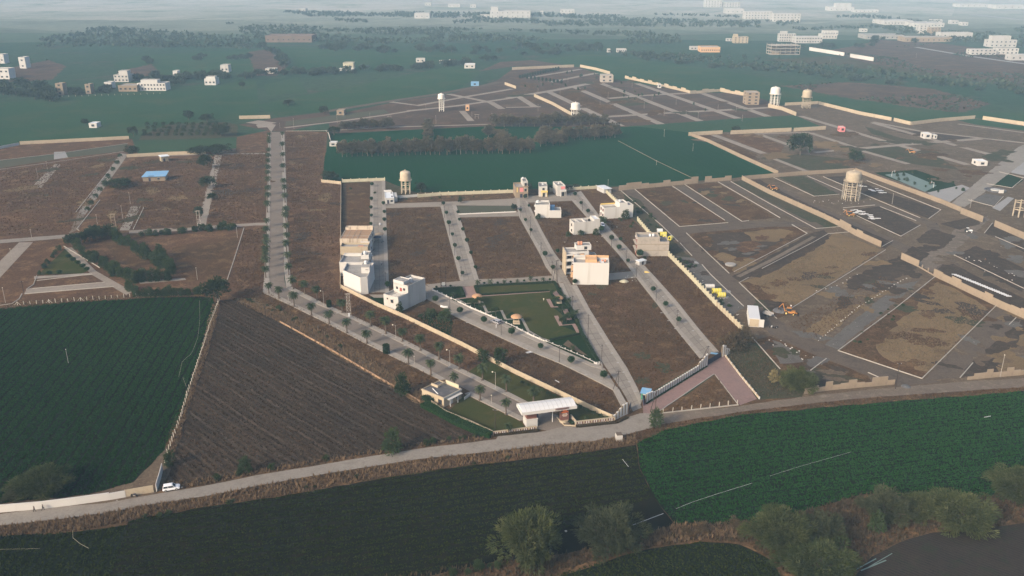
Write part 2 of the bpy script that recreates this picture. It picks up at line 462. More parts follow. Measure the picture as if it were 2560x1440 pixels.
def slab_road(name, Lp, Rp, length=4.6, across=2, mat='conc', l=4):   # poured bays: each bay a piece of its own
    Lw = [U2(p) for p in Lp]; Rw = [U2(p) for p in Rp]
    base = area(name, Lw + Rw[::-1], 'mudroad', l, 0, px=False)
    _, ln = resample(Lw, 2)
    n = max(2, int(ln / length))
    a, _ = resample(Lw, n); b, _ = resample(Rw, n)
    z1 = .03 * l + .055
    for i in range(n):
        for j in range(across):
            def pt(s, t):
                p = a[i].lerp(a[i+1], s); q = b[i].lerp(b[i+1], s)
                return p.lerp(q, t)
            g, h = .012, .01
            c = [pt(g, j/across + h), pt(1-g, j/across + h), pt(1-g, (j+1)/across - h), pt(g, (j+1)/across - h)]
            dz = rnd.uniform(-.006, .006)
            mb = MB().add([(p.x, p.y, z1 + dz) for p in c], [(0,1,2,3)])
            m = mb.mesh('slab', SLABM[rnd.randrange(3)])
            if m.polygons[0].normal.z < 0: m.flip_normals()
            link('slab', m, base)
    return base
SLABM = [gmat('slab_%d' % i, tuple(x*k for x in (.243,.218,.186)), tuple(x*k for x in (.223,.2,.171)), tuple(x*k for x in (.188,.17,.148)), mid=.35, fine=1.6, amt=.16, bump=.05) for i, k in enumerate((1.0, .95, 1.05))]

# one sheet to the horizon
gp = [(9000*math.cos(2*math.pi*i/48), 3000 + 9000*math.sin(2*math.pi*i/48)) for i in range(48)]
area('ground', gp, 'farm', -1, 0, px=False)

# the far plain: patchwork fields, paled band by band with haze painted into colour
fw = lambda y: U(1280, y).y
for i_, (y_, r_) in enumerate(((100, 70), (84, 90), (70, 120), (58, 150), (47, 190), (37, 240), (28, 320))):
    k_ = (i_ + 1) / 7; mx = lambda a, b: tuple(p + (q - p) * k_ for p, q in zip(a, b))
    G['plain%d' % i_] = gmat('haze_paled_plain_%d' % i_, mx((.03,.07,.035), (.36,.34,.30)), mx((.02,.055,.03), (.27,.28,.24)), mx((.05,.05,.04), (.16,.19,.14)), big=.0026, mid=.007, fine=.06, amt=.3, bump=0, c2t=(.52,.68))
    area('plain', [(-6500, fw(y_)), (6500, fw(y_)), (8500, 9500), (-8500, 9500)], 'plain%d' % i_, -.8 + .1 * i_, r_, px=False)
area('earth', [(-120,760),(540,735),(860,700),(1300,930),(1600,1000),(2640,900),(2640,1500),(-120,1500)], 'dry', .2, 0)
# ---- fields round the housing plots
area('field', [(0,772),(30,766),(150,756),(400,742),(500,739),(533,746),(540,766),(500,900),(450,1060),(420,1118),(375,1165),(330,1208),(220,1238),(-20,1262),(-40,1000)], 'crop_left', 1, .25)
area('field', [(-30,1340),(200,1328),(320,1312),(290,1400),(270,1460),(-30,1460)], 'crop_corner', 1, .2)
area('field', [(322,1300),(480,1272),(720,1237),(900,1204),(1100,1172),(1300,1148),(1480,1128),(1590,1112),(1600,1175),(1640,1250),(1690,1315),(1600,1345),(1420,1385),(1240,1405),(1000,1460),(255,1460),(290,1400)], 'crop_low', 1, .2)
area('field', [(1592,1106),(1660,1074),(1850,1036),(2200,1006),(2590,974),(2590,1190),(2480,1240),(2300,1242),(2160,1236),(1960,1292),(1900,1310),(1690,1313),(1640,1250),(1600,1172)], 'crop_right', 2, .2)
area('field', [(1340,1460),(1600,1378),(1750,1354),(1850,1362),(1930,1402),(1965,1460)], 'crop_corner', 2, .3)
area('field', [(2120,1460),(2180,1392),(2250,1356),(2330,1332),(2420,1326),(2590,1304),(2590,1460)], 'ploughed', 2, .15)
area('verge', [(940,1470),(1240,1403),(1420,1383),(1600,1343),(1690,1312),(1900,1309),(1960,1291),(2160,1235),(2300,1241),(2480,1239),(2590,1186),(2590,1306),(2420,1327),(2330,1333),(2250,1357),(2180,1393),(2110,1470)], 'dry', 1.5, .5)
area('field', [(538,752),(590,748),(700,803),(820,873),(960,953),(1060,1012),(1150,1064),(1235,1096),(1050,1118),(900,1141),(640,1183),(480,1212),(408,1200),(420,1118),(450,1060),(500,900)], 'stubble', 1, .4)
area('verge', [(585,745),(640,745),(740,795),(860,862),(1000,945),(1075,1000),(1150,1058),(1235,1094),(1140,1066),(1050,1012),(950,953),(820,876),(700,808)], 'tan', 2, .8)
# ---- big brown land left and middle
area('plot', [(-20,375),(60,361),(330,347),(345,388),(590,372),(670,372),(673,560),(662,728),(600,748),(540,751),(520,738),(400,737),(150,752),(-20,770)], 'dry_red', 0.5, .3)
area('plot', [(592,342),(676,325),(672,372),(590,372)], 'dry_red', .6, .3)
area('plot', [(709,326),(818,330),(815,392),(806,452),(853,458),(853,716),(900,745),(1010,797),(1155,867),(1280,934),(1340,1018),(1200,946),(927,812),(722,714)], 'dry_red', .7)
area('plot', [(655,731),(672,727),(1120,950),(1235,1094),(1075,1000),(860,862),(740,795),(600,748)], 'dry', 1, .3)
area('field', [(345,352),(470,350),(592,344),(590,370),(345,388)], 'crop_pale', 1, .5)
area('orchard_ground', [(355,338),(420,310),(560,305),(596,312),(592,343),(470,348),(345,350)], 'weeds', .9, .8)
# colony ground: everything inside the boundary walls
area('plot', [(853,458),(962,452),(1040,482),(1290,474),(1500,468),(1545,508),(1680,650),(1870,840),(1810,875),(1620,985),(1600,1035),(1570,1040),(1530,1047),(1280,932),(1155,865),(1010,795),(900,745),(853,718)], 'dry', .9)
# ---- middle green fields
area('field', [(806,452),(812,392),(828,334),(1000,326),(1215,316),(1545,318),(1600,316),(1730,332),(1940,432),(1822,446),(1560,463),(1310,472),(1040,482),(962,452),(853,456)], 'crop_mid', 1.2, .3)
area('field', [(1545,318),(1820,298),(1985,288),(2062,320),(1830,330),(1730,332),(1600,317)], 'crop_pale', 1.3, .5)
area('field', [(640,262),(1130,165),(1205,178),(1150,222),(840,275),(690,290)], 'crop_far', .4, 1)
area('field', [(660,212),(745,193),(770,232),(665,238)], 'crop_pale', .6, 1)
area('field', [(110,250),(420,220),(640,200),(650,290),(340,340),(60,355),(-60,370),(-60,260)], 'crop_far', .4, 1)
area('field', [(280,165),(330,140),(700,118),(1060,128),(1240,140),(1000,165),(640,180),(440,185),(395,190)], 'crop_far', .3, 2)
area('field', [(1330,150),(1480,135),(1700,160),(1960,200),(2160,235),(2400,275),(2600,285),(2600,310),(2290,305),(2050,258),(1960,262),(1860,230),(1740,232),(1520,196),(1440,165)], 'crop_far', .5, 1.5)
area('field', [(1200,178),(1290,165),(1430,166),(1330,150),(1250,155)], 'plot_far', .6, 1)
# ---- scrub and bare land far right
area('scrub', [(2060,130),(2200,100),(2330,105),(2480,125),(2640,160),(2640,215),(2420,195),(2180,160)], 'plot_far', .4, 3)
area('scrub', [(1950,215),(2120,205),(2330,222),(2480,260),(2400,282),(2280,268),(2120,245)], 'plot_far', .7, 3)
area('scrub', [(1900,150),(2100,165),(2420,200),(2640,230),(2640,190),(2300,170),(2080,140)], 'weeds', .3, 3)
area('scrub', [(20,170),(120,150),(165,165),(130,200),(20,205)], 'plot_far', .4, 2)
area('scrub', [(290,180),(380,160),(400,185),(330,195)], 'plot_far', .5, 2)
area('scrub', [(620,130),(690,120),(720,165),(690,190),(640,190)], 'plot_far', .5, 2)
# ---- upper housing colony
area('plot', [(820,300),(860,282),(1000,252),(1120,236),(1240,203),(1290,166),(1450,168),(1520,196),(1740,233),(1860,231),(1952,264),(1992,290),(1820,300),(1545,318),(1215,316),(1000,326),(828,334)], 'plot_far', .8)
area('plot', [(596,312),(690,295),(822,279),(830,302),(712,330),(676,328)], 'plot_far', .7)
t = tile(1280, 0)
for nm, pts, w in (('lane', t((370,920),(1090,1262)), 7.5), ('lane', t((620,870),(1490,1242)), 7.5), ('lane', t((860,822),(1880,1210)), 7.5),
        ('lane', t((1250,835),(2260,1185)), 7.5), ('lane', t((1900,932),(2560,1165)), 7.5), ('lane', t((-40,982),(440,900),(870,818)), 9),
        ('lane', t((940,1168),(1560,1130),(2330,1090),(2590,1075)), 8), ('lane', t((960,985),(1250,960),(1580,940),(1900,930)), 8),
        ('lane', t((380,822),(850,730)), 8), ('lane', t((150,780),(690,692)), 7), ('lane', t((60,962),(230,1070)), 7), ('lane', t((-60,1075),(290,1068)), 5)):
    strip(nm, pts, w, 'conc_far', 1.6)
t = tile(640, 0)
for pts, w in ((t((1350,1020),(1620,1055),(2060,975),(2560,890)), 7), (t((1520,1110),(2000,1060),(2560,980)), 7), (t((1920,940),(2350,1025),(2460,1090)), 7),
        (t((290,1278),(780,1220),(1300,1150),(1540,1110)), 5), (t((2060,1110),(2150,1210)), 6)):
    strip('lane', pts, w, 'conc_far', 1.7)
strip('road', t((700,1115),(1350,1010),(1830,940),(2450,820)), 9, 'mudroad', 1.6)
strip('lane', t((700,1306),(1400,1270),(2350,1243)), 4, 'conc_far', 1.9)
strip('road', t((-40,1215),(150,1240)), 14, 'conc_far', 1.9)
area('lawn', tile(640,0)((300,1215),(800,1150),(1280,1095),(1330,1130),(800,1205),(290,1262)), 'lawn_dull', 1.5)
area('lawn', tile(1280,0)((960,1000),(1240,970),(1380,1040),(1120,1065)), 'weeds', 1.9)
for q in (((1380,235),(1430,222),(1500,255),(1510,288),(1490,285)), ((1300,250),(1340,245),(1365,262)), ((1470,210),(1490,208),(1585,243),(1520,250))):
    area('plot', q, 'plot', 1.2, .5)

# ---- left plots and lanes
t = tile(0, 340)
area('lawn', t((-20,245),(500,185),(1280,75),(1240,150),(680,215),(-20,325)), 'lawn_dull', 1)
area('apron', t((540,160),(650,155),(680,215),(540,235)), 'pale', 2)
area('lane', t((550,280),(610,285),(410,520),(310,515)), 'conc_far', 1.5)
area('lane', t((1205,170),(1275,185),(1260,215),(850,790),(780,770)), 'country', 1.6)
area('lane', t((780,770),(850,790),(790,930),(700,975),(690,980)), 'track', 1.7, .3)
area('lane', t((-20,1040),(680,985),(790,960),(690,1020),(240,1055),(-20,1075)), 'country', 1.6, .3)
area('lane', t((1310,700),(1410,700),(1290,945),(1195,945)), 'conc', 1.8)
area('lane', t((2150,190),(2220,195),(2060,890),(1970,900)), 'conc_far', 1.8, .3)
area('lane', t((1290,945),(1900,910),(2560,870),(2690,865),(2690,895),(2560,895),(1900,945),(1290,975)), 'conc_far', 1.7)
area('lane', t((2560,870),(2690,200),(2230,170),(1300,200),(1300,213),(2230,190),(2660,215),(2540,880)), 'dry_red', .55)
strip('lane', t((1300,205),(2240,180),(2690,175)), 3.5, 'country', 1.6)
area('lane', t((-20,1270),(190,1065),(330,1062),(-20,1440)), 'conc_far', 1.8)
area('lawn', t((380,1390),(660,1120),(930,1330),(820,1375)), 'lawn', 1.3)
area('lane', t((640,1120),(720,1115),(960,1350),(1330,1560),(1260,1590),(920,1390)), 'conc_far', 1.8)
t = tile(0, 680)
area('lane', t((270,165),(1070,100),(1150,150),(240,225)), 'conc_far', 1.9)
area('lane', t((340,45),(920,10),(930,30),(340,70)), 'pavement', 1.9)
area('plot', [(260,605),(300,592),(410,655),(330,668),(290,655)], 'plot', 1.2, .5)
area('plot', [(430,620),(600,580),(572,690),(470,705),(440,660)], 'plot', 1.1, .5)
area('lane', t((1380,90),(1850,60),(1860,80),(1400,120)), 'conc_far', 2)

# ---- boulevard
area('boulevard', [(677,330),(703,330),(711,700),(716,722),(790,760),(877,797),(927,822),(1000,857),(1097,905),(1200,957),(1280,995),(1330,1022),(1440,1050),(1410,1064),(1380,1080),(1340,1072),(1320,1052),(1280,1030),(1177,980),(1115,949),(1030,902),(920,850),(825,802),(735,760),(677,730),(670,705)], 'pavers', 3)
ribbon('pavement', [(671,332),(668,450),(664,600),(660,715),(657,731)], [(677,332),(676,450),(674,600),(671,706),(677,729)], 'pavement', 0, .24, 16)
ribbon('pavement', [(703,332),(706,450),(709,600),(711,700),(716,722)], [(711,332),(715,450),(720,600),(727,712),(729,716)], 'pavement', 0, .24, 16)
ribbon('pavement', [(657,732),(732,767),(825,813),(917,861),(1022,912),(1100,951)], [(678,730),(735,760),(825,802),(920,850),(1030,902),(1115,949)], 'pavement', 0, .24, 24)
ribbon('pavement', [(1162,985),(1210,1008),(1300,1052)], [(1177,980),(1225,1003),(1318,1049)], 'pavement', 0, .24, 8)
ribbon('pavement', [(717,722),(790,760),(877,797),(1000,857),(1097,905),(1200,957),(1330,1022)], [(730,718),(815,762),(877,788),(1002,846),(1097,894),(1200,945),(1343,1018)], 'pavement', 0, .24, 28)
ribbon('lane', [(640,312),(665,307),(690,312)], [(645,320),(668,318),(678,330)], 'conc_far', 0, .07)
# ---- country road and track
area('country_road', [(-30,1290),(120,1269),(260,1259),(400,1234),(480,1221),(560,1206),(640,1189),(760,1170),(900,1146),(1050,1122),(1240,1099),(1245,1091),(1340,1082),(1365,1078),(1410,1066),(1450,1070),(1540,1060),(1575,1042),(1600,1034),(1640,1034),(1650,1062),(1620,1073),(1540,1093),(1480,1104),(1360,1113),(1240,1129),(1050,1148),(900,1171),(760,1194),(640,1216),(520,1240),(400,1258),(260,1284),(120,1302),(-30,1318)], 'country', 3.4, .12)
area('track', [(1640,1034),(1700,1030),(1850,1016),(2000,993),(2150,977),(2270,966),(2400,956),(2600,943),(2600,966),(2400,979),(2200,992),(2000,1012),(1840,1032),(1700,1054),(1650,1062)], 'track', 3.2, .25)
area('verge', [(-30,1318),(120,1302),(260,1284),(400,1258),(520,1240),(640,1216),(760,1194),(900,1171),(1050,1148),(1240,1129),(1360,1113),(1480,1104),(1560,1090),(1620,1072),(1650,1062),(1700,1054),(1840,1032),(2000,1012),(2200,992),(2400,979),(2600,966),(2600,976),(2200,1007),(1850,1038),(1660,1076),(1592,1110),(1480,1130),(1300,1150),(1100,1174),(900,1206),(720,1238),(480,1273),(320,1304),(200,1329),(-30,1345)], 'dry', 2.4, .4)
area('verge', [(408,1202),(480,1208),(640,1178),(900,1138),(1050,1112),(1230,1094),(1240,1099),(1050,1122),(900,1146),(640,1189),(480,1221),(440,1226)], 'dry', 2.3, .5)
area('verge', [(-30,1262),(220,1236),(335,1206),(380,1160),(420,1112),(430,1160),(405,1222),(385,1236),(260,1260),(120,1270),(-30,1290)], 'soil', 2.2, .4)
area('verge', [(412,1120),(500,890),(538,760),(552,752),(545,790),(515,890),(470,1030),(440,1130),(425,1180)], 'dry', 2.1, .5)
area('verge', [(0,758),(150,746),(400,733),(530,725),(545,748),(500,741),(400,744),(150,759),(0,775)], 'dry', 1.6, .3)
# ---- roads of the near colony
slab_road('street', [(934,452),(934,560),(935,650),(936,732)], [(954,452),(956,560),(960,650),(962,732)], 5, 2)
ribbon('pavement', [(926,452),(925,560),(924,650),(922,732)], [(934,452),(934,560),(935,650),(936,732)], 'pavement', 0, .25, 14)
ribbon('pavement', [(954,452),(956,560),(960,650),(962,732)], [(963,452),(966,560),(970,650),(973,734)], 'pavement', 0, .25, 14)
slab_road('street', [(1109,515),(1127,585),(1160,702)], [(1130,513),(1151,585),(1186,702)], 5, 2)
ribbon('pavement', [(1101,516),(1119,585),(1150,702)], [(1109,515),(1127,585),(1160,702)], 'pavement', 0, .25, 12)
ribbon('pavement', [(1130,513),(1151,585),(1186,702)], [(1140,512),(1162,585),(1197,700)], 'pavement', 0, .25, 12)
area('street', [(963,510),(1140,504),(1280,497),(1300,491),(1420,485),(1440,478),(1452,490),(1432,502),(1320,507),(1300,515),(1140,514),(1102,517),(965,521)], 'conc', 4)
area('street', [(1143,536),(1294,531),(1297,541),(1146,544)], 'conc', 4)
slab_road('street', [(1299,497),(1303,538),(1360,635),(1378,672),(1408,706),(1440,780),(1464,838),(1512,916),(1560,985),(1582,1030)], [(1312,500),(1348,580),(1377,635),(1398,664),(1428,712),(1464,778),(1517,866),(1554,922),(1580,972),(1605,1020)], 5, 2)
ribbon('pavement', [(1291,497),(1295,538),(1350,636),(1367,674),(1396,706)], [(1299,497),(1303,538),(1360,636),(1378,674),(1408,706)], 'pavement', 0, .25, 14)
ribbon('pavement', [(1396,708),(1430,780),(1452,836),(1497,908),(1504,914)], [(1408,708),(1440,780),(1464,838),(1512,916),(1508,922)], 'pavement', 0, .25, 14)
ribbon('pavement', [(1312,500),(1348,580),(1377,635),(1398,664)], [(1319,505),(1356,580),(1387,635),(1408,662)], 'pavement', 0, .25, 12)
ribbon('pavement', [(1428,714),(1464,778),(1517,866),(1554,922),(1580,972),(1600,1015)], [(1442,714),(1476,777),(1531,865),(1568,922),(1594,972),(1606,1000)], 'pavement', 0, .25, 14)
slab_road('street', [(1438,500),(1479,547),(1514,590),(1559,640),(1600,692),(1652,760),(1702,827),(1762,893)], [(1450,482),(1482,530),(1522,580),(1572,634),(1616,684),(1682,757),(1744,836),(1785,882)], 5, 2)
ribbon('pavement', [(1430,502),(1470,547),(1505,590),(1550,640),(1590,694),(1642,760),(1692,827),(1750,897)], [(1438,500),(1479,547),(1514,590),(1559,640),(1600,692),(1652,760),(1702,827),(1762,893)], 'pavement', 0, .25, 20)
ribbon('pavement', [(1442,482),(1482,530),(1522,580),(1572,634),(1616,684),(1682,757),(1744,836),(1785,882)], [(1452,478),(1491,530),(1531,580),(1581,633),(1627,682),(1693,755),(1756,835),(1797,880)], 'pavement', 0, .25, 20)
area('street', [(1065,712),(1150,703),(1200,699),(1300,695),(1390,689),(1420,690),(1400,708),(1300,710),(1190,715),(1155,717),(1085,724)], 'conc', 4)
area('street', [(1500,686),(1590,678),(1602,694),(1510,702)], 'conc', 4.1)
area('street', [(973,736),(1060,712),(1085,722),(1082,727),(1128,748),(1176,771),(1228,793),(1279,816),(1334,843),(1398,870),(1458,895),(1492,914),(1512,922),(1545,975),(1505,952),(1420,910),(1362,884),(1280,847),(1180,803),(1125,778),(1060,745),(1000,760)], 'conc', 3.9)
area('street', [(1080,730),(1062,722),(990,733),(962,737),(922,737),(935,745),(1000,745),(1060,755)], 'conc', 3.8)
ribbon('pavement', [(1118,782),(1180,812),(1252,845),(1330,881),(1397,908),(1455,936),(1505,961),(1532,976)], [(1122,775),(1185,803),(1258,836),(1335,871),(1404,899),(1465,927),(1515,951),(1546,972)], 'pavement', 0, .25, 24)
ribbon('pavement', [(1532,976),(1552,1015)], [(1546,972),(1568,1012)], 'pavement', 0, .25, 6)
ribbon('pavement', [(1086,730),(1176,773),(1279,819),(1398,873),(1480,909),(1504,916)], [(1085,735),(1174,778),(1276,825),(1395,880),(1478,917),(1505,924)], 'pavement', 0, .25, 24)
# plots inside the colony
for q in (((972,523),(1104,518),(1147,700),(1070,707),(978,728),(974,640)), ((1150,546),(1297,542),(1350,640),(1366,676),(1390,688),(1197,697)),
          ((1322,510),(1430,504),(1468,548),(1548,640),(1582,677),(1520,681),(1410,655),(1388,632)), ((1445,716),(1592,697),(1642,762),(1748,897),(1620,985),(1606,995),(1568,922),(1476,777)),
          ((1456,479),(1505,472),(1545,512),(1680,652),(1866,838),(1800,872),(1756,833),(1693,753),(1581,631),(1491,528)), ((855,460),(924,455),(922,566),(854,566))):
    area('plot', q, 'plot', 2)
area('plot', [(1000,790),(1010,772),(1060,760),(1115,783),(1250,847),(1397,911),(1500,962),(1530,980),(1545,1020),(1528,1043),(1280,930),(1155,863)], 'plot', 2.1)
area('plot', [(1040,790),(1068,775),(1130,800),(1128,840),(1090,830)], 'lawn_dark', 2.3, .8)
area('plot', [(925,742),(985,745),(985,778),(960,770)], 'lawn_dark', 2.3, .5)
area('lawn', [(1143,515),(1280,507),(1290,530),(1147,535)], 'lawn_dull', 2.3)
area('plot', [(965,455),(1040,482),(1040,492),(985,500),(985,478),(965,478)], 'weeds', 2.2)
# entrance lawns
area('lawn', [(1120,1030),(1162,988),(1210,1010),(1305,1057),(1312,1070),(1232,1077),(1180,1060)], 'lawn', 2.5)
area('lawn', [(1168,932),(1215,900),(1290,938),(1400,992),(1535,1047),(1440,1058),(1425,1040),(1410,1030),(1345,1018),(1200,945)], 'lawn', 2.4)
# park
area('park_lawn', [(1085,724),(1155,718),(1190,716),(1392,708),(1430,782),(1452,836),(1494,908),(1458,893),(1398,868),(1279,814),(1176,769),(1128,746)], 'lawn_dark', 2.6)
area('lawn', [(1192,717),(1388,709),(1394,728),(1196,739)], 'lawn', 2.8)
area('lawn', [(1158,745),(1373,730),(1384,748),(1372,752),(1383,770),(1395,778),(1410,792),(1402,815),(1442,830),(1452,838),(1374,853),(1320,822),(1306,795),(1280,780),(1262,792),(1255,777),(1218,775),(1205,752)], 'lawn', 2.9)
area('path', [(1155,718),(1187,715),(1196,741),(1166,744)], 'pinkpath', 3.2)
strip('path', [(1140,748),(1200,741),(1374,729)], 1.0, 'pinkpath', 3.1)
strip('path', [(1384,728),(1402,750)], 2.2, 'pinkpath', 3.0)
strip('path', [(1370,748),(1381,768),(1410,767)], 1.6, 'pinkpath', 3.3)
strip('path', [(1412,773),(1424,800)], 2.0, 'pinkpath', 3.0)
strip('path', [(1390,790),(1402,814),(1434,811),(1448,834)], 1.6, 'pinkpath', 3.3)
strip('path', [(1142,748),(1165,760),(1205,755),(1218,783)], 1.1, 'pavement', 3.2)
strip('path', [(1220,781),(1254,777),(1264,799)], 1.1, 'pavement', 3.3)
strip('path', [(1264,799),(1305,797),(1321,828)], 1.1, 'pavement', 3.4)
strip('path', [(1321,828),(1352,846),(1374,853)], 1.3, 'pavement', 3.2)
area('bed', [(1408,862),(1420,850),(1470,890),(1455,886)], 'soil', 2.9, .3)
# red paver path and triangle
area('path', [(1606,1003),(1760,908),(1797,884),(1810,880),(1892,998),(1850,1014),(1787,936),(1640,1034),(1608,1036)], 'redpave', 3)
area('plot', [(1787,937),(1846,1012),(1655,1032)], 'dry', 2.9)
area('plot', [(1812,882),(1870,840),(1950,925),(2010,975),(2005,993),(1895,1000)], 'weeds', 2, .3)

# ---- construction land on the right
area('construction_ground', [(1505,470),(1560,465),(1822,447),(1940,432),(1730,332),(1830,330),(2062,320),(1992,290),(1952,264),(2050,259),(2280,308),(2440,296),(2600,318),(2600,945),(2270,968),(2000,995),(2010,975),(1870,838),(1680,650),(1545,508)], 'soil', .7)
area('road', [(1550,476),(1584,471),(1699,568),(1716,583),(1823,685),(1848,707),(1942,797),(2045,855),(2095,877),(2305,950),(2360,955),(2245,965),(2170,938),(2080,903),(1995,868),(1925,835),(1859,768),(1777,688),(1730,640),(1653,564)], 'mudroad', 1.6, .4)
area('road', [(1699,568),(1820,559),(1872,553),(2040,556),(2060,568),(1925,567),(1810,577),(1717,584)], 'mudroad', 1.7, .3)
strip('road', [(1698,467),(1840,556)], 7, 'mudroad', 1.65)
strip('road', [(1812,455),(2050,575)], 6, 'mudroad', 1.66)
strip('road', [(1925,465),(2060,530),(2250,615),(2420,700),(2590,775)], 8, 'mudroad', 1.7)
strip('road', [(2020,440),(2110,485),(2330,560),(2340,590),(2300,640)], 7, 'mudroad', 1.72)
area('road', [(2430,530),(2475,548),(2330,680),(2290,660),(2380,580)], 'track', 1.75, .6)
strip('road', [(2370,650),(2420,700),(2590,790)], 6, 'mudroad', 1.73)
area('plot', [(1590,473),(1678,466),(1818,556),(1700,565)], 'plot', 1.5, .3)
area('plot', [(1716,463),(1792,456),(1940,545),(1858,552)], 'plot', 1.5, .3)
area('plot', [(1832,455),(1854,450),(2100,566),(2042,571)], 'weeds', 1.5, .3)
area('plot', [(1722,588),(1760,572),(1990,560),(2015,584),(1900,650),(1826,682)], 'plot', 1.5, .5)
area('plot', [(1770,585),(1950,575),(1960,600),(1880,640),(1810,650)], 'dark', 1.7, 1.2)
area('plot', [(1838,610),(1880,602),(1905,612),(1900,628),(1860,632),(1840,624)], 'dry_red', 1.85, 1.2)
area('plot', [(1860,580),(1950,572),(1985,580),(1940,605),(1880,602)], 'tan', 1.9, 1)
area('road', [(1850,705),(1830,692),(2025,585),(2060,575),(2080,590),(2010,625)], 'dark', 1.8, .6)
strip('road', [(1845,692),(1930,650),(2035,592)], 2.2, 'track', 2)
area('plot', [(1852,707),(1900,690),(2040,610),(2090,580),(2205,625),(1975,772),(1944,795)], 'tan', 1.8, .6)
area('plot', [(1852,707),(1870,705),(1900,715),(1950,770),(1960,790),(1944,796)], 'plot', 2.0, .8)
area('plot', [(1870,690),(2040,605),(2080,585),(2060,610),(1960,665),(1900,695)], 'dark', 2.0, .8)
area('plot', [(1985,777),(2214,630),(2330,688),(2290,700),(2060,860),(2045,852),(1962,812)], 'soil', 1.6, .5)
area('plot', [(2010,830),(2200,690),(2230,705),(2050,852)], 'tan', 1.8, 1)
area('plot', [(2120,700),(2245,640),(2300,665),(2200,720),(2090,780)], 'dark', 1.85, 1.2)
area('plot', [(2062,862),(2215,735),(2250,712),(2300,700),(2240,755),(2093,874)], 'gravel', 1.9, .5)
area('plot', [(2100,877),(2340,694),(2490,766),(2304,944)], 'plot', 1.8, .3)
area('plot', [(2190,870),(2250,800),(2290,775),(2300,740),(2345,705),(2440,750),(2470,775),(2400,850),(2320,930),(2230,905)], 'tan', 2.0, 1.2)
area('plot', [(2310,950),(2492,768),(2560,800),(2440,900),(2400,945)], 'mudroad', 1.9, .5)
area('plot', [(2400,946),(2420,915),(2555,800),(2600,800),(2600,935)], 'dark', 2, .8)
area('plot', [(2480,905),(2560,835),(2600,835),(2600,930),(2500,935)], 'tan', 2.2, 1)
area('plot', [(1925,840),(1995,870),(2080,905),(2170,940),(2180,955),(2010,985),(1950,925),(1880,850)], 'plot', 1.6, .6)
area('plot', [(1930,850),(2000,880),(2010,905),(1950,910)], 'gravel', 1.8, 1)
area('plot', [(1950,930),(2040,920),(2160,950),(2010,982)], 'weeds', 1.7, .8)
area('plot', [(1690,640),(1735,645),(1860,770),(1830,790),(1800,765)], 'gravel', 1.6, .6)
area('plot', [(1560,485),(1600,500),(1650,565),(1700,620),(1735,650),(1720,680),(1680,640),(1560,525)], 'weeds', 1.55, .5)
area('plot', [(1868,452),(1900,450),(1960,482),(2110,553),(2232,607),(2212,622),(2060,548),(1920,478)], 'dark', 1.9, .3)
area('plot', [(1947,443),(2010,440),(2100,487),(2038,491)], 'weeds', 1.8, .4)
area('plot', [(2060,443),(2110,440),(2240,490),(2352,525),(2322,547),(2200,500)], 'dark', 1.8, .4)
area('plot', [(2112,528),(2200,516),(2300,564),(2252,591)], 'dark', 1.9, .4)
area('plot', [(2030,492),(2100,486),(2180,500),(2120,518),(2070,510)], 'soil', 2, .5)
area('plot', [(2350,560),(2440,540),(2450,560),(2400,575)], 'dark', 1.9, .5)
area('plot', [(2290,598),(2330,572),(2390,590),(2360,620),(2310,620)], 'dark', 1.95, .6)
area('plot', [(2262,632),(2280,615),(2325,635),(2300,655)], 'dark', 1.95, .4)
area('plot', [(2345,672),(2370,652),(2440,690),(2600,765),(2600,800),(2400,710)], 'dark', 1.95, .4)
area('plot', [(2385,640),(2440,615),(2600,690),(2600,755)], 'dark', 1.9, .4)
area('plot', [(2460,583),(2482,560),(2600,612),(2600,650)], 'dark', 1.9, .3)
area('lawn', [(2185,432),(2290,425),(2385,458),(2400,480),(2320,480)], 'lawn_dark', 1.9, .3)
area('court', [(2212,437),(2262,431),(2342,464),(2312,480)], 'court', 2.1)
area('apron', [(2318,482),(2405,462),(2425,470),(2365,512)], 'pale', 2)
area('road', [(2545,368),(2600,345),(2600,375),(2412,518),(2375,512)], 'country', 2.1, .3)
area('lawn', [(2470,462),(2510,430),(2560,450),(2530,470)], 'lawn_dark', 1.9, .3)
area('lawn', [(2520,430),(2590,385),(2600,440),(2575,442)], 'pale', 1.9, .2)
area('lawn', [(2600,392),(2545,400),(2530,395),(2600,360)], 'lawn_dark', 2.0, .2)
area('plot', [(2432,500),(2465,484),(2510,492),(2480,517)], 'gravel', 2.2)
area('apron', [(2480,520),(2520,492),(2535,496),(2500,528)], 'pale', 2.3)
t = tile(1700, 280, 5.82)
for pts, w in ((t((490,335),(1220,605)), 6), (t((1170,330),(1610,490)), 5), (t((1900,305),(2540,515)), 5), (t((1340,670),(1880,880)), 4), (t((1960,590),(2500,540)), 5), (t((1090,320),(1890,295)), 4)):
    strip('lane', pts, w, 'conc_far', 1.7)
for pts, w in (([(2000,290),(2235,360)], 6), ([(2182,307),(2360,357)], 6), ([(2247,363),(2420,412)], 6), ([(2137,372),(2270,410)], 5), ([(2365,357),(2515,397)], 6),
               ([(2130,373),(2247,363),(2452,347)], 6), ([(2182,305),(2300,328),(2600,362)], 5), ([(2395,310),(2600,337)], 4), ([(2050,430),(2140,424)], 3)):
    strip('lane', pts, w, 'conc_far', 1.74)
area('plot', [(2240,330),(2300,328),(2430,345),(2350,352)], 'dark', 1.5, .5)
area('plot', [(1740,336),(1780,336),(1890,385),(1900,400),(1850,395)], 'plot', 1.4, .5)
area('plot', [(1800,336),(1890,336),(1960,365),(1950,385),(1915,382)], 'dry_red', 1.4, .5)
area('plot', [(2390,300),(2440,297),(2600,322),(2600,332),(2440,312)], 'crop_far', 1.6, .3)
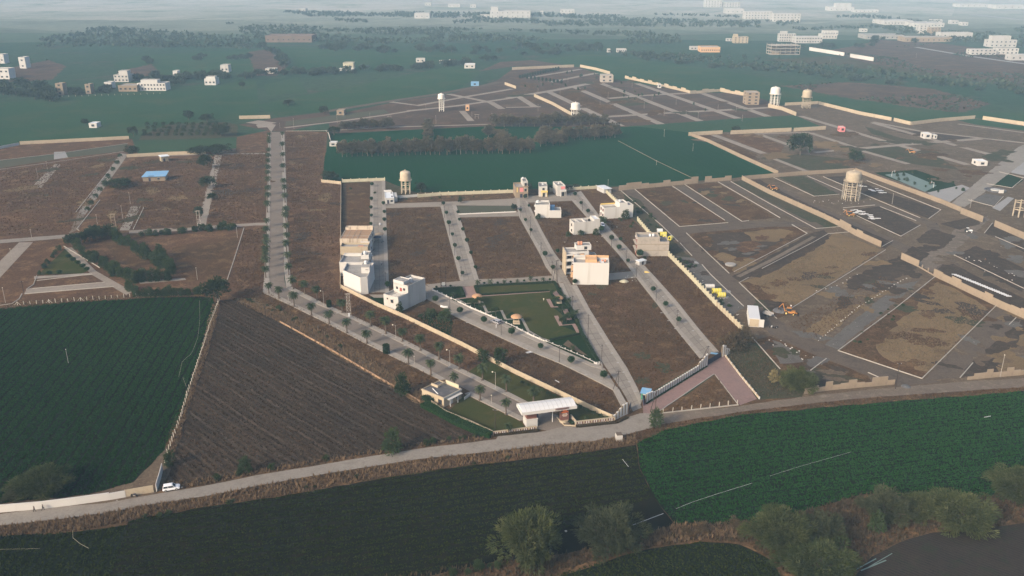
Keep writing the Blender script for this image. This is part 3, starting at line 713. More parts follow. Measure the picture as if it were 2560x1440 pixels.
area('plot', [(2160,315),(2250,345),(2320,355),(2260,358),(2180,335)], 'weeds', 1.5, .5)
area('plot', [(1930,395),(2000,385),(2140,400),(2120,422),(2030,428)], 'weeds', 1.4, .5)
area('plot', [(2140,375),(2240,366),(2350,395),(2400,425),(2280,410)], 'weeds', 1.4, .5)

# worn patches: damp soil, dust, spilled gravel, thicker weeds
def blobs(poly, n, r0, r1, mats, l):
    Pq = [U2(p) for p in poly]; xs, ys = [p[0] for p in Pq], [p[1] for p in Pq]; c = 0
    for _ in range(n * 12):
        x, y = rnd.uniform(min(xs), max(xs)), rnd.uniform(min(ys), max(ys))
        ins = False; j = len(Pq) - 1
        for i in range(len(Pq)):
            if (Pq[i][1] > y) != (Pq[j][1] > y) and x < (Pq[j][0]-Pq[i][0])*(y-Pq[i][1])/(Pq[j][1]-Pq[i][1]) + Pq[i][0]: ins = not ins
            j = i
        if not ins: continue
        r = rnd.uniform(r0, r1); st = rnd.uniform(.45, 1); a0 = rnd.uniform(0, 6.28); f1, f2 = rnd.uniform(0, 6.28), rnd.uniform(0, 6.28)
        pts = []
        for k in range(26):
            a = 2*math.pi*k/26; rr = r * (1 + .28*math.sin(2*a + f1) + .2*math.sin(5*a + f2) + rnd.uniform(-.16, .16))
            u, v = rr*math.cos(a), rr*math.sin(a)*st
            pts.append((x + u*math.cos(a0) - v*math.sin(a0), y + u*math.sin(a0) + v*math.cos(a0)))
        area('ground_patch', pts, rnd.choice(mats), l, 0, px=False); c += 1
        if c >= n: return
blobs([(1985,777),(2214,630),(2330,690),(2060,858),(1962,812)], 26, 1.5, 6, ['gravel','dark','tan','weeds','soil'], 2.4)
blobs([(1720,590),(1990,565),(2012,584),(1826,682)], 18, 1.5, 6, ['dark','tan','dry_red','gravel'], 2.4)
blobs([(1590,474),(1680,467),(1815,556),(1700,564)], 14, 1.5, 5, ['weeds','dark','dry'], 2.4)
blobs([(1716,464),(1792,457),(1935,545),(1858,551)], 14, 1.5, 5, ['weeds','dark','dry','tan'], 2.4)
blobs([(1855,707),(2200,628),(1975,770),(1944,793)], 16, 2, 6, ['plot','dry','weeds','dark'], 2.4)
blobs([(2105,876),(2340,697),(2485,768),(2304,942)], 20, 2, 6, ['plot','dry','weeds','dark'], 2.4)
blobs([(2310,950),(2492,768),(2590,800),(2590,930),(2400,946)], 20, 1.5, 6, ['gravel','dark','tan','soil'], 2.4)
blobs([(2350,560),(2600,600),(2600,770),(2250,640)], 26, 2, 7, ['gravel','dark','soil','mudroad'], 2.4)
blobs([(1930,845),(2170,940),(2010,982),(1890,850)], 16, 1.2, 4, ['gravel','dark','weeds','soil'], 2.4)
blobs([(1690,640),(1735,650),(1855,770),(1830,785)], 14, .8, 2.6, ['pale','gravel','weeds','dark'], 2.4)
blobs([(1740,340),(2050,325),(2400,340),(2560,400),(2400,460),(2130,422),(1950,432)], 40, 3, 12, ['weeds','dry','plot','soil','tan'], 1.62)
blobs([(0,430),(300,388),(190,575),(0,592)], 26, 2, 9, ['dry','tan','plot','weeds'], 1.4)
blobs([(235,560),(330,400),(535,395),(500,560),(330,572)], 26, 2, 8, ['dry','tan','plot','weeds'], 1.4)
blobs([(545,395),(665,382),(662,550),(525,556)], 16, 2, 8, ['dry','tan','plot','dark'], 1.4)
blobs([(714,335),(812,335),(806,450),(850,462),(850,700),(730,690)], 26, 2, 8, ['dry','tan','plot','dark'], 1.4)
blobs([(1447,718),(1590,699),(1742,897),(1610,985),(1568,922)], 18, 1.5, 5, ['dry','dry_red','weeds'], 2.3)
blobs([(974,525),(1103,520),(1145,698),(980,726)], 14, 1.5, 6, ['dry','dry_red','dark'], 2.3)
blobs([(1152,548),(1296,544),(1388,686),(1198,695)], 14, 1.5, 6, ['dry','dry_red','dark'], 2.3)
blobs([(1290,200),(1450,170),(1740,236),(1980,290),(1560,316),(1300,300)], 30, 4, 14, ['plot','dry','weeds'], 1.3)
# kerbs that edge the plots
def kerb(pts, w=.3, h=.28, name='kerb'):
    P = [Vector(U2(p)) for p in pts]
    A, B = [], []
    for i, p in enumerate(P):
        d0 = (P[i] - P[i-1]).normalized() if i else None; d1 = (P[i+1] - P[i]).normalized() if i < len(P)-1 else None
        n0 = Vector((-(d0 or d1).y, (d0 or d1).x)); n1 = Vector((-(d1 or d0).y, (d1 or d0).x))
        n = (n0 + n1); n = n / max(.3, n.length_squared / 2) * (w / 2)
        A.append(tuple(p + n)); B.append(tuple(p - n))
    mb = MB()
    for i in range(len(P)-1):
        mb.prism([B[i], B[i+1], A[i+1], A[i]], 0, h)
    return tag(mb.build(name, M['kerb']), kind='structure')
for k in ([(1551,476),(1653,563),(1695,604)], [(1584,471),(1699,567),(1820,557)], [(1680,465),(1812,551)], [(1711,461),(1855,554),(1872,552)], [(1795,455),(1920,527),(1950,545)],
          [(1827,454),(1920,507),(2040,572),(2100,567)], [(1716,583),(1823,684)], [(1700,608),(1730,640)], [(1755,662),(1777,687),(1859,766)], [(1848,707),(1942,797)],
          [(1848,707),(1872,694)], [(1835,680),(2018,584),(1980,562)], [(1905,672),(2035,605),(2070,585),(2128,580)], [(1977,772),(2127,680),(2214,625)], [(2095,877),(2240,770),(2340,690)],
          [(2095,877),(2200,912),(2305,947)], [(2305,947),(2490,765)], [(2400,945),(2432,908)], [(2523,812),(2540,795)], [(2026,927),(2066,897)], [(2170,932),(2215,952)],
          [(1932,443),(2035,491),(2098,486)], [(2018,440),(2105,478)], [(2058,442),(2110,464)], [(2140,478),(2300,545)], [(2167,452),(2352,525),(2322,547)], [(2108,520),(2187,513)],
          [(2108,524),(2252,591),(2301,563)], [(2205,617),(2232,602)], [(2385,638),(2560,722),(2600,742)], [(2488,592),(2600,640)], [(2461,583),(2481,558)], [(2200,517),(2290,552)],
          [(1875,838),(1950,923)], [(2421,500),(2485,517),(2508,492)], [(2467,460),(2530,470),(2556,448)], [(2498,430),(2560,445)],
          [(0,401),(130,386),(320,359)], [(0,424),(160,402),(310,379)], [(190,530),(270,430)], [(198,577),(192,573),(250,500)], [(333,574),(360,518)], [(715,328),(815,327),(820,333)],
          [(92,690),(84,712),(66,724)], [(55,735),(48,748),(30,760),(0,764)], [(568,700),(585,650),(610,570)], [(250,670),(160,616)], [(92,702),(230,686)], [(62,735),(285,717)], [(82,722),(262,706)]):
    kerb(k)
# ------------------------------------------------------------------ plants: leaf clouds
def unit(v): return v / np.maximum(1e-9, np.linalg.norm(v, axis=-1, keepdims=True))
def leaf_quads(C, Dl, ll, lw, r=rng):
    """C: leaf bases, Dl: direction of the long axis; returns vertices and quad indices"""
    n = len(C)
    side = unit(np.cross(Dl, r.normal(size=(n, 3))))
    l = ll * r.uniform(.6, 1.3, (n, 1)); w = lw * r.uniform(.6, 1.3, (n, 1))
    a = C - side * w / 2; b = C + side * w / 2
    c = C + Dl * l + side * w * .35; d = C + Dl * l - side * w * .35
    V = np.stack([a, b, c, d], 1).reshape(-1, 3)
    F = np.arange(4 * n).reshape(-1, 4)
    return V, F
def clump_cloud(cent, rad, per, ll, lw, centre, outw=.8, r=rng, flat_=1.0):
    k = len(cent)
    d = unit(r.normal(size=(k, per, 3)))
    rr = rad[:, None, None] * r.uniform(.35, 1.0, (k, per, 1)) ** .6
    P = cent[:, None, :] + d * rr * np.array([1, 1, flat_])
    out = unit(P - centre) * outw + d * .6 + r.normal(size=P.shape) * .35
    v = np.clip(r.uniform(0, 1, (k, 1)) * .55 + r.uniform(0, 1, (k, per)) * .5, 0, 1)
    V, F = leaf_quads(P.reshape(-1, 3), unit(out).reshape(-1, 3), ll, lw, r)
    return V, F, np.repeat(v.reshape(-1), 4)
def crown_points(n, rx, rz, cz, r=rng, lump=.2, bottom=-.45, shell=.55):
    P = []
    while len(P) < n:
        d = unit(r.normal(size=3))
        if d[2] < bottom: continue
        s = r.uniform(shell, 1.0) * (1 + lump * math.sin(3*d[0] + 5*d[1] + 2.3*len(P) % 3))
        P.append((d[0]*rx*s, d[1]*rx*s, cz + d[2]*rz*s))
    return np.array(P)
def tree_proto(name, label, cat, leaf, bark, seed, height, rx, rz, clumps, crad, per, ll, lw, group=None, limbs=6, trunk_r=.28, outw=.8, bottom=-.45, shell=.5, crown_name='crown'):
    r = np.random.default_rng(seed); pr = random.Random(seed)
    t = thing(name, label, cat, (0, 0, 0), 0, group)
    cz = height - rz
    cent = crown_points(clumps, rx, rz, cz, r, bottom=bottom, shell=shell)
    mb = MB()
    fork = max(.35, cz - rz * .75)
    mb.bar((0,0,-.2), (pr.uniform(-.1,.1)*rx*.3, pr.uniform(-.1,.1)*rx*.3, fork), trunk_r, trunk_r*.72, 7)
    for i in range(limbs):
        e = cent[(i * max(1, clumps // max(1, limbs))) % clumps]
        m_ = (e[0]*.45, e[1]*.45, fork + (e[2]-fork)*.6)
        mb.bar((0,0,fork*.92), m_, trunk_r*.55, trunk_r*.34, 5, False)
        mb.bar(m_, tuple(e), trunk_r*.34, trunk_r*.1, 4, False)
    mb.build('trunk', bark, t)
    V, F, v = clump_cloud(cent, crad * r.uniform(.7, 1.25, clumps), per, ll, lw, np.array([0, 0, cz - rz*.4]), outw, r)
    link(crown_name, np_mesh(crown_name, V, F, leaf, v, 4), t)
    return Proto(t)
A_ = [tree_proto('acacia_tree', 'x', 'tree', L['acacia' if i != 1 else 'acacia2'], M['bark'], 40+i, 9.0, 5.6, 4.5, 96+8*i, 1.3, 130, .62, .14, limbs=9, trunk_r=.3, outw=1.0, bottom=-.93, shell=.5) for i in range(4)]
RT = [tree_proto('leafy_tree', 'x', 'tree', L['tree'], M['bark'], 60+i, 8.0, 3.9, 3.3, 40, 1.2, 44, .62, .34, limbs=6, bottom=-.75) for i in range(3)]
TK = [tree_proto('plantation_tree', 'x', 'tree', L['teak'], M['barkpale'], 70+i, 10.5, 2.7, 4.3, 40, 1.15, 40, .75, .42, limbs=4, trunk_r=.17, bottom=-.95) for i in range(3)]
FT = [tree_proto('distant_tree', 'x', 'tree', L['far'], M['bark'], 80+i, 8.0, 4.2, 3.5, 16, 1.9, 22, 1.3, .8, limbs=3, bottom=-.8) for i in range(3)]
BS = [tree_proto('bush', 'x', 'bush', L['bush'], M['bark'], 90+i, 3.2, 1.9, 1.55, 22, .75, 52, .42, .14, limbs=4, trunk_r=.1, bottom=-.9) for i in range(3)]
GT = [tree_proto('garden_tree', 'x', 'tree', L['bush'], M['bark'], 95+i, 3.4, 1.5, 1.2, 16, .6, 34, .4, .2, limbs=4, trunk_r=.08) for i in range(2)]
DB = tree_proto('scrub_bush', 'x', 'bush', L['brush'], M['bark'], 99, 3.4, 2.3, 1.6, 22, .85, 50, .45, .12, limbs=4, trunk_r=.1, bottom=-.9)
YB = tree_proto('pale_shrub', 'x', 'shrub', L['lotus'], M['bark'], 98, 3.0, 1.7, 1.3, 14, .6, 40, .5, .2, limbs=4, trunk_r=.1)

def palm_proto(seed, h=3.4, fr=2.0, nf=30, name='date_palm'):
    pr = random.Random(seed); r = np.random.default_rng(seed)
    t = thing(name, 'x', 'palm', (0,0,0))
    mb = MB(); lean = (pr.uniform(-.15,.15), pr.uniform(-.15,.15))
    pts = [(lean[0]*s*s, lean[1]*s*s, -.1 + (h+.1)*s) for s in (0, .3, .6, .85, 1)]
    rad = [.26, .2, .18, .19, .24]
    for a, b, ra, rb in zip(pts, pts[1:], rad, rad[1:]): mb.bar(a, b, ra, rb, 8, False)
    mb.build('trunk', M['palmtrunk'], t)
    top = np.array(pts[-1])
    Vs, vs = [], []
    for i in range(nf):
        az = 2.399963 * i + pr.uniform(-.2, .2); el = 1.25 - 1.75 * (i / nf) + pr.uniform(-.12, .12)
        ln = fr * pr.uniform(.85, 1.15); p = top.copy(); e = el; v0 = pr.random()
        for s in range(8):
            d = np.array([math.cos(az)*math.cos(e), math.sin(az)*math.cos(e), math.sin(e)])
            q = p + d * ln / 8
            side = unit(np.cross(d, [0, 0, 1.0]) + 1e-6); up = unit(np.cross(side, d))
            for sg in (-1, 1):
                w = ln * .26 * (1 - abs(s - 3) / 6.5)
                tip = p + d * ln*.16 + side * sg * w - up * w * .55
                Vs += [p, q, tip + d*.02, tip]; vs += [v0*.6 + pr.random()*.4] * 4
            p = q; e -= .16 + .06 * s * .5
    V = np.array(Vs); link('crown', np_mesh('crown', V, np.arange(len(V)), L['palm'], vs, 4), t)
    return Proto(t)
PALM = [palm_proto(5+i, 3.3 + .35*i) for i in range(3)]
SPALM = palm_proto(15, 1.5, 1.5, 16, 'garden_palm')

def ball_proto(name, cat, seed, stem, rx, rz, n, leaf, ll=.28, lw=.16, cyl=False):
    r = np.random.default_rng(seed)
    t = thing(name, 'x', cat, (0,0,0))
    MB().bar((0,0,-.1), (0,0,stem + .3), .06, .045, 6).build('stem', M['bark'], t)
    if cyl:
        th = r.uniform(0, 2*math.pi, n); z = r.uniform(0, 2*rz, n); cap = r.random(n) < .25
        rr = np.where(cap, np.sqrt(r.random(n)), 1.0) * rx
        P = np.stack([np.cos(th)*rr, np.sin(th)*rr, np.where(cap, 2*rz, z)], 1); D = np.stack([np.cos(th), np.sin(th), cap*1.5], 1)
        core = MB().lathe([(rx*.93, .05), (rx*.96, rz), (rx*.93, 2*rz-.1), (rx*.6, 2*rz)], 0, 0, stem, 14)
        c = 0
    else:
        D = unit(r.normal(size=(n, 3))); P = D * np.array([rx, rx, rz]) + np.array([0, 0, rz])
        core = MB().lathe([(rx*.9*math.sin(a), rz*(1-.9*math.cos(a))) for a in np.linspace(.12, math.pi-.12, 7)], 0, 0, stem, 10)
    core.build('core', L['hedge'], t, smooth=True)
    P = P + np.array([0, 0, stem])
    V, F = leaf_quads(P, unit(unit(D) + r.normal(size=(n,3))*.6), ll, lw, r)
    link('foliage', np_mesh('foliage', V, F, leaf, np.repeat(r.random(n), 4), 4), t)
    return Proto(t)
BALL = [ball_proto('topiary_tree', 'topiary', 31, 1.1, 1.0, .85, 420, L['topiary']), ball_proto('topiary_tree', 'topiary', 32, .8, .7, .6, 300, L['topiary'])]
CYL = ball_proto('topiary_column', 'topiary', 33, .25, 1.05, 1.55, 900, L['hedge'], cyl=True)
CONE = ball_proto('columnar_tree', 'tree', 34, .5, 1.3, 2.4, 260, L['far'], .7, .4)

def inside(P, poly):
    x, y = P[:, 0], P[:, 1]; res = np.zeros(len(P), bool); n = len(poly); j = n - 1
    for i in range(n):
        xi, yi = poly[i]; xj, yj = poly[j]
        c = ((yi > y) != (yj > y)) & (x < (xj - xi) * (y - yi) / (yj - yi + 1e-12) + xi)
        res ^= c; j = i
    return res
def scatter(poly_px, dens, px=True, cap=90000):
    P = [U2(p) for p in poly_px] if px else poly_px
    a = np.array(P); lo, hi = a.min(0), a.max(0)
    n = min(cap * 2, int((hi - lo).prod() * dens))
    q = rng.uniform(lo, hi, (n, 2))
    return q[inside(q, P)]
def vnoise(q, sc, seed=0):                                     # smooth patchiness for scattering
    x, y = q[:, 0] * sc + seed * 7.1, q[:, 1] * sc + seed * 3.7
    return .5 + .25 * (np.sin(x + 1.7*np.sin(.6*y)) + np.sin(1.3*y + 1.1*np.sin(.8*x + 2)))
def tufts(name, q, h, w, leaf, label, cat, blades=3, z0=.05, lean=.5, vb=None):
    n = len(q)
    if not n: return None
    hh = h * rng.uniform(.5, 1.3, (n, 1))
    V = []
    tv = rng.random((n, 1)) if vb is None else vb[:, None]
    for b in range(blades):
        th = rng.uniform(0, 2*math.pi, n); d = np.stack([np.cos(th), np.sin(th)], 1)
        s = np.stack([-d[:, 1], d[:, 0]], 1)
        base = q + d * w * .3
        z = np.full((n, 1), z0)
        V.append(np.stack([np.hstack([base - s*w/2, z]), np.hstack([base + s*w/2, z]), np.hstack([base + d*hh*lean*rng.uniform(.3, 1.2, (n, 1)), z + hh])], 1))
    V = np.concatenate(V, 1).reshape(-1, 3)
    v = np.clip(np.repeat(tv * .7, 3 * blades, 0).ravel() + np.repeat(rng.random(n * blades) * .35, 3), 0, 1)
    return tag(link(name, np_mesh(name, V, np.arange(len(V)), leaf, v, 3)), label, cat, kind='stuff')

# crops, stubble, verges and weeds: too many stalks to count
def crop(poly, dens, leaf, p, q2, sp, gap, h, label, w=.34):
    q = scatter(poly, dens, cap=150000)
    a, b = U(*p), U(*q2); d = Vector((b.x-a.x, b.y-a.y)).normalized()
    wob = .8 * np.sin(q[:, 0]*.021 + q[:, 1]*.013) + .3 * np.sin(q[:, 1]*.047 + q[:, 0]*.031 + 1)
    ph = ((q @ np.array([-d.y, d.x]) + wob) / sp) % 1.0
    q = q[(ph > gap) | (rng.random(len(q)) < .04)]
    vb = np.clip(.2 + .18 * vnoise(q, .07) + .35 * vnoise(q, .021, 4) + rng.normal(0, .28, len(q)), 0, 1)
    return tufts('crop', q, h, w, leaf, label, 'crop', 3, .04, .7, vb)
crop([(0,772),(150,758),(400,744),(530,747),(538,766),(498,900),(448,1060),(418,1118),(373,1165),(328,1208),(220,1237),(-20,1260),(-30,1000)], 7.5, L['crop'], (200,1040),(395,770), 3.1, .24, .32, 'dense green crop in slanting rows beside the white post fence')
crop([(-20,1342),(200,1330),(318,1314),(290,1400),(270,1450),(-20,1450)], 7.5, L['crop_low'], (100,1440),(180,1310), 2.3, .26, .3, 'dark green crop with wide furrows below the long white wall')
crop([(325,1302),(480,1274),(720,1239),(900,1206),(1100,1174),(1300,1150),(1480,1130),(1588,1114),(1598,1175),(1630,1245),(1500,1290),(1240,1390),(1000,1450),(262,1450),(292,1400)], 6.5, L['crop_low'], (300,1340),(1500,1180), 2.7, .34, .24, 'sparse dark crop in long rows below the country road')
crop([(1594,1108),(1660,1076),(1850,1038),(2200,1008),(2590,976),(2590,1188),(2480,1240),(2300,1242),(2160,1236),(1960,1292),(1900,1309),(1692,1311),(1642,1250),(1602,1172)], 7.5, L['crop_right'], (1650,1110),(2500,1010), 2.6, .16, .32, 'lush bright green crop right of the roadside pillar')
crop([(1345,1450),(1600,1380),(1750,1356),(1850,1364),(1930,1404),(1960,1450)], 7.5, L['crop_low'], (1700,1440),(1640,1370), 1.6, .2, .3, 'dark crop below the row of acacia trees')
q = scatter([(538,756),(590,752),(700,806),(820,876),(960,955),(1060,1014),(1140,1062),(1225,1094),(1050,1116),(900,1139),(640,1181),(480,1210),(412,1198),(422,1118),(452,1060),(502,900)], 5.5)
a, b = U(600,770), U(1060,1000); d = Vector((b.x-a.x, b.y-a.y)).normalized()
per = q @ np.array([-d.y, d.x]) + .5*np.sin(q[:, 0]*.06)
q = q[((per / 2.1) % 1.0 > .42) | (rng.random(len(q)) < .1)]
per = q @ np.array([-d.y, d.x]); alo = q @ np.array([d.x, d.y])
tufts('stubble', q, .26, .3, L['stubble'], 'dry stalks of stubble on the brown harvested field', 'stubble', 3, .03, .8, np.clip(.25*np.sin(per*.55 + 1.5*np.sin(alo*.03)) + .3 + .3*(vnoise(q, .05, 2) - .5) + rng.normal(0, .25, len(q)), 0, 1))
def verge_strip(pts_a, pts_b, dens, h, leaf, label, w=.3, name='dry_grass', patch=.08):
    q = scatter(pts_a + pts_b[::-1], dens)
    k = vnoise(q, patch, 3)
    q = q[rng.random(len(q)) < .25 + .9 * k]
    return tufts(name, q, h, w, leaf, label, 'grass', 4, .05, .45)
verge_strip([(-20,1320),(120,1304),(260,1286),(400,1260),(520,1242),(640,1218),(760,1196),(900,1173),(1050,1150),(1240,1131),(1360,1115),(1480,1106),(1560,1092),(1590,1084)], [(-20,1344),(200,1328),(320,1304),(480,1272),(720,1238),(900,1205),(1100,1173),(1300,1149),(1480,1129),(1592,1108)], 5, .95, L['drygrass'], 'tall dry grass along the field side of the country road')
verge_strip([(1590,1084),(1650,1064),(1840,1034),(2000,1014),(2200,994),(2400,981),(2590,968)], [(1592,1108),(1660,1075),(1850,1037),(2000,1021),(2200,1006),(2400,989),(2590,975)], 4, .5, L['weed'], 'short weeds between the dirt track and the bright field')
verge_strip([(412,1206),(480,1206),(640,1176),(900,1136),(1050,1110),(1230,1092)], [(430,1226),(480,1219),(640,1187),(900,1144),(1050,1120),(1236,1097)], 4.5, .9, L['drygrass'], 'dry grass between the stubble field and the country road')
verge_strip([(590,744),(740,793),(860,860),(1000,943),(1075,998),(1150,1056)], [(578,752),(700,806),(820,874),(950,951),(1050,1010),(1140,1064)], 4.5, 1.0, L['drygrass'], 'rust brown grass along the low wall beside the stubble field')
verge_strip([(530,760),(500,890),(450,1040),(415,1130)], [(552,752),(518,890),(468,1030),(432,1150)], 4, .7, L['drygrass'], 'dry grass along the white post fence')
verge_strip([(960,1445),(1240,1403),(1420,1383),(1600,1343),(1690,1312),(1900,1309),(1960,1291),(2160,1235),(2300,1241),(2480,1239),(2580,1188)], [(1340,1448),(1600,1374),(1750,1350),(1850,1358),(1930,1398),(1965,1440),(2110,1440),(2180,1391),(2250,1355),(2330,1331),(2420,1325),(2580,1303)], 2.6, .85, L['brush'], 'brown scrub grass under the row of acacia trees', w=.34)
verge_strip([(1600,1343),(1690,1312),(1800,1312),(1840,1330)], [(1600,1372),(1750,1350),(1800,1345),(1840,1345)], 4, 1.1, L['drygrass'], 'rust coloured tall grass between two acacia groups')
verge_strip([(0,760),(150,748),(400,735),(528,727)], [(0,772),(150,757),(400,743),(528,743)], 3, .5, L['drygrass'], 'dry grass round the row of white posts', w=.26)
def weeds(poly, dens, label, leaf='weed', h=.42, w=.3, seed=1):
    q = scatter(poly, dens)
    k = vnoise(q, .07, seed)
    q = q[rng.random(len(q)) < .35 + .7 * k]
    return tufts('weeds', q, h, w, L[leaf], label, 'weeds', 3, .07, .6)
weeds([(1447,718),(1590,699),(1642,764),(1744,897),(1620,983),(1606,990),(1568,922),(1477,777)], 2.2, 'dry brown weeds on the long plot right of the park street')
weeds([(974,525),(1103,520),(1145,698),(1070,705),(980,726),(976,640)], 1.5, 'dry weeds on the plot right of the row houses', seed=2)
weeds([(1152,548),(1296,544),(1348,640),(1364,676),(1388,686),(1198,695)], 1.5, 'dry weeds on the wide plot above the park', seed=3)
weeds([(1324,512),(1430,506),(1468,550),(1546,640),(1578,675),(1522,680),(1412,655),(1390,632)], 1.5, 'dry weeds round the white houses between two streets', seed=4)
weeds([(1010,797),(1060,775),(1115,785),(1250,849),(1397,913),(1500,964),(1528,982),(1542,1020),(1526,1040),(1280,928),(1155,861)], 2.2, 'dark brown weeds between the cream wall and the park street', seed=5)
weeds([(730,722),(815,765),(927,815),(1097,898),(1200,948),(1168,930),(1210,900),(1010,800),(900,747),(853,722),(800,640),(730,600),(724,690)], 2.2, 'brown weeds between the palm boulevard and the cream wall', seed=6)
weeds([(655,735),(680,733),(1100,952),(1070,1000),(860,860),(740,793),(605,748)], 2.2, 'brown weeds between the palm boulevard and the stubble field', seed=7)
weeds([(1494,532),(1545,514),(1680,654),(1862,838),(1800,870),(1758,833),(1695,753),(1583,631)], 1.8, 'weeds between the right hand street and the pale boundary wall', seed=8)
weeds([(714,335),(812,335),(806,450),(850,462),(850,640),(800,640),(730,600),(718,460)], .9, 'reddish dry grass right of the straight boulevard', h=.5, w=.42, seed=9)
weeds([(540,390),(668,378),(664,555),(520,558)], .9, 'reddish dry grass left of the straight boulevard', h=.5, w=.42, seed=10)
weeds([(235,560),(330,400),(535,395),(500,560),(330,572)], .8, 'dry grass on the plot with the blue roofed shed', h=.5, w=.42, seed=11)
weeds([(0,430),(300,385),(190,575),(0,592)], .6, 'dry grass on the far left plots', h=.5, w=.42, seed=12)
weeds([(2190,870),(2290,775),(2345,705),(2470,772),(2400,850),(2320,930)], 1.5, 'tan grass on the kerbed plot near the tan boundary wall', 'tantuft', .4, .34, 13)
weeds([(1880,715),(2050,615),(2195,625),(1975,765)], 1.3, 'tan grass on the plot above the orange digger', 'tantuft', .4, .34, 14)
weeds([(1795,945),(1840,1008),(1665,1029)], 2, 'dry weeds on the triangular plot inside the red paver path', seed=15)
weeds([(1815,886),(1870,845),(1950,930),(2000,985),(1898,995)], 2, 'green and brown weeds right of the red paver path', 'brush', .45, seed=16)
weeds([(600,750),(660,735),(664,570),(612,575),(575,700)], 1.5, 'dry brown grass left of the boulevard bend', h=.5, w=.4, seed=17)
weeds([(1965,812),(2205,690),(2235,705),(2050,852)], 1.5, 'brown weeds along the line of white boundary stones', 'weed', .4, .34, 18)
# ------------------------------------------------------------------ trees and shrubs where they stand
def px_size(by): return FPX / ((U(1280, by) - Vector((0, 0, CAMH))).length)      # pixels per metre at that row
def put_tree(P, bx, by, w, h, ref_w, ref_h, label, group=None, dy=0):
    s = px_size(by)
    hm = max(1.0, Hz(bx, by, by - h)); wm = w / s
    return P.put(U(bx, by), rnd.uniform(0, 6.28), (wm/ref_w, wm/ref_w, hm/ref_h), label, group)
near = [(1322,1418,150,158,0,'broad grey green acacia standing alone below the sparse field'), (1528,1388,148,128,1,'acacia with an uneven crown beside the white hose line'),
        (1948,1385,150,122,2,'spreading acacia with a twiggy crown, left of a darker one'), (2052,1366,90,92,1,'slender dark acacia pressed between two broader ones'),
        (2042,1452,190,105,3,'low wide acacia at the edge of the ploughed field'), (2212,1312,112,98,1,'greyish thin leaved acacia left of two others on the bright field edge'),
        (2292,1304,88,82,0,'small acacia squeezed between a grey and a broad one'), (2400,1332,160,108,3,'broad bright acacia overhanging the ploughed field'),
        (2540,1266,125,108,2,'round acacia at the far end of the acacia row'), (108,1250,135,92,0,'leafy acacia behind the long white wall'),
        (1996,985,82,72,3,'green acacia leaning beside the pale garden shrub'), (38,1254,56,46,1,'low acacia pressed against the long white wall')]
for x, y, w, h, k, lab in near: put_tree(A_[k], x, y - .15*w, w*1.04, h - .28*w, 12.0, 9.9, lab, 'acacia trees on the field edges')
bush = [(984,1130,62,48,'grey green bush beside the country road'), (616,1182,42,38,'bright green bush near the field worker'), (1640,1070,40,46,'round bush on the verge right of the roadside pillar'),
        (1008,984,52,42,'bush against the low wall behind the gatehouse'), (2186,1330,50,46,'bright small bush under the grey acacia'), (428,1165,34,36,'bush at the end of the white post fence'),
        (1000,782,26,22,'bush at the foot of the tall white corner house'), (1490,588,20,16,'bush beside the grey white house and parked car'), (1505,560,30,18,'bush at the foot of the long white house'), (1565,548,26,20,'bush at the right end of the long white house'),
        (1252,912,44,40,'bush between the lawn palms and the cream wall'), (1205,905,40,30,'bush at the top of the entrance lawn'), (1345,548,20,12,'bush at the foot of the white house with the blue shed'), (1420,592,16,12,'bush left of the grey white house'),
        (1450,588,22,12,'bush at the base of the grey white house'), (1112,800,50,24,'bush behind the tall white corner house'), (1078,792,34,20,'bush on the rubble beside the tall white corner house')]
for i, (x, y, w, h, lab) in enumerate(bush): put_tree(BS[i % 3], x, y, w, h, 4.6, 3.4, lab)
for x, y, w, h, lab in ((1822,880,62,48,'dark scrub thicket at the end of the pale boundary wall'), (1858,862,58,46,'dark scrub bush beside the white container')): put_tree(DB, x, y, w, h, 5.4, 3.6, lab)
put_tree(YB, 1934, 958, 32, 28, 4.0, 3.1, 'pale yellow shrub beside the green acacia')
put_tree(RT[0], 540, 755, 70, 58, 8.8, 8.3, 'dark rounded tree at the corner of the crop and stubble fields')
put_tree(RT[1], 2000, 388, 56, 56, 8.8, 8.3, 'tall dark tree standing alone on the right hand plots')
put_tree(RT[2], 2137, 405, 36, 29, 8.8, 8.3, 'small dark round tree right of the tall lone tree')
put_tree(RT[0], 1838, 332, 22, 17, 8.8, 8.3, 'dark tree at the gap in the cream boundary wall')
put_tree(RT[1], 1052, 482, 26, 26, 8.8, 8.3, 'dark tree right of the cream water tower')
put_tree(RT[2], 824, 452, 40, 24, 8.8, 8.3, 'bushy tree at the corner of the green field and brown strip')
put_tree(RT[0], 835, 338, 34, 22, 8.8, 8.3, 'dark tree at the head of the brown strip')
put_tree(RT[1], 1150, 508, 12, 14, 8.8, 8.3, 'small tree beside the dull lawn plot')
put_tree(RT[2], 1285, 525, 16, 15, 8.8, 8.3, 'small dark tree at the street corner of the dull lawn')
for x, y, w, h in ((1320,478,22,18), (1372,478,20,14), (1418,477,26,14), (1440,474,20,12)): put_tree(RT[1], x, y-2, w, h, 8.8, 8.3, 'tree behind the narrow coloured houses', 'trees behind the narrow houses')
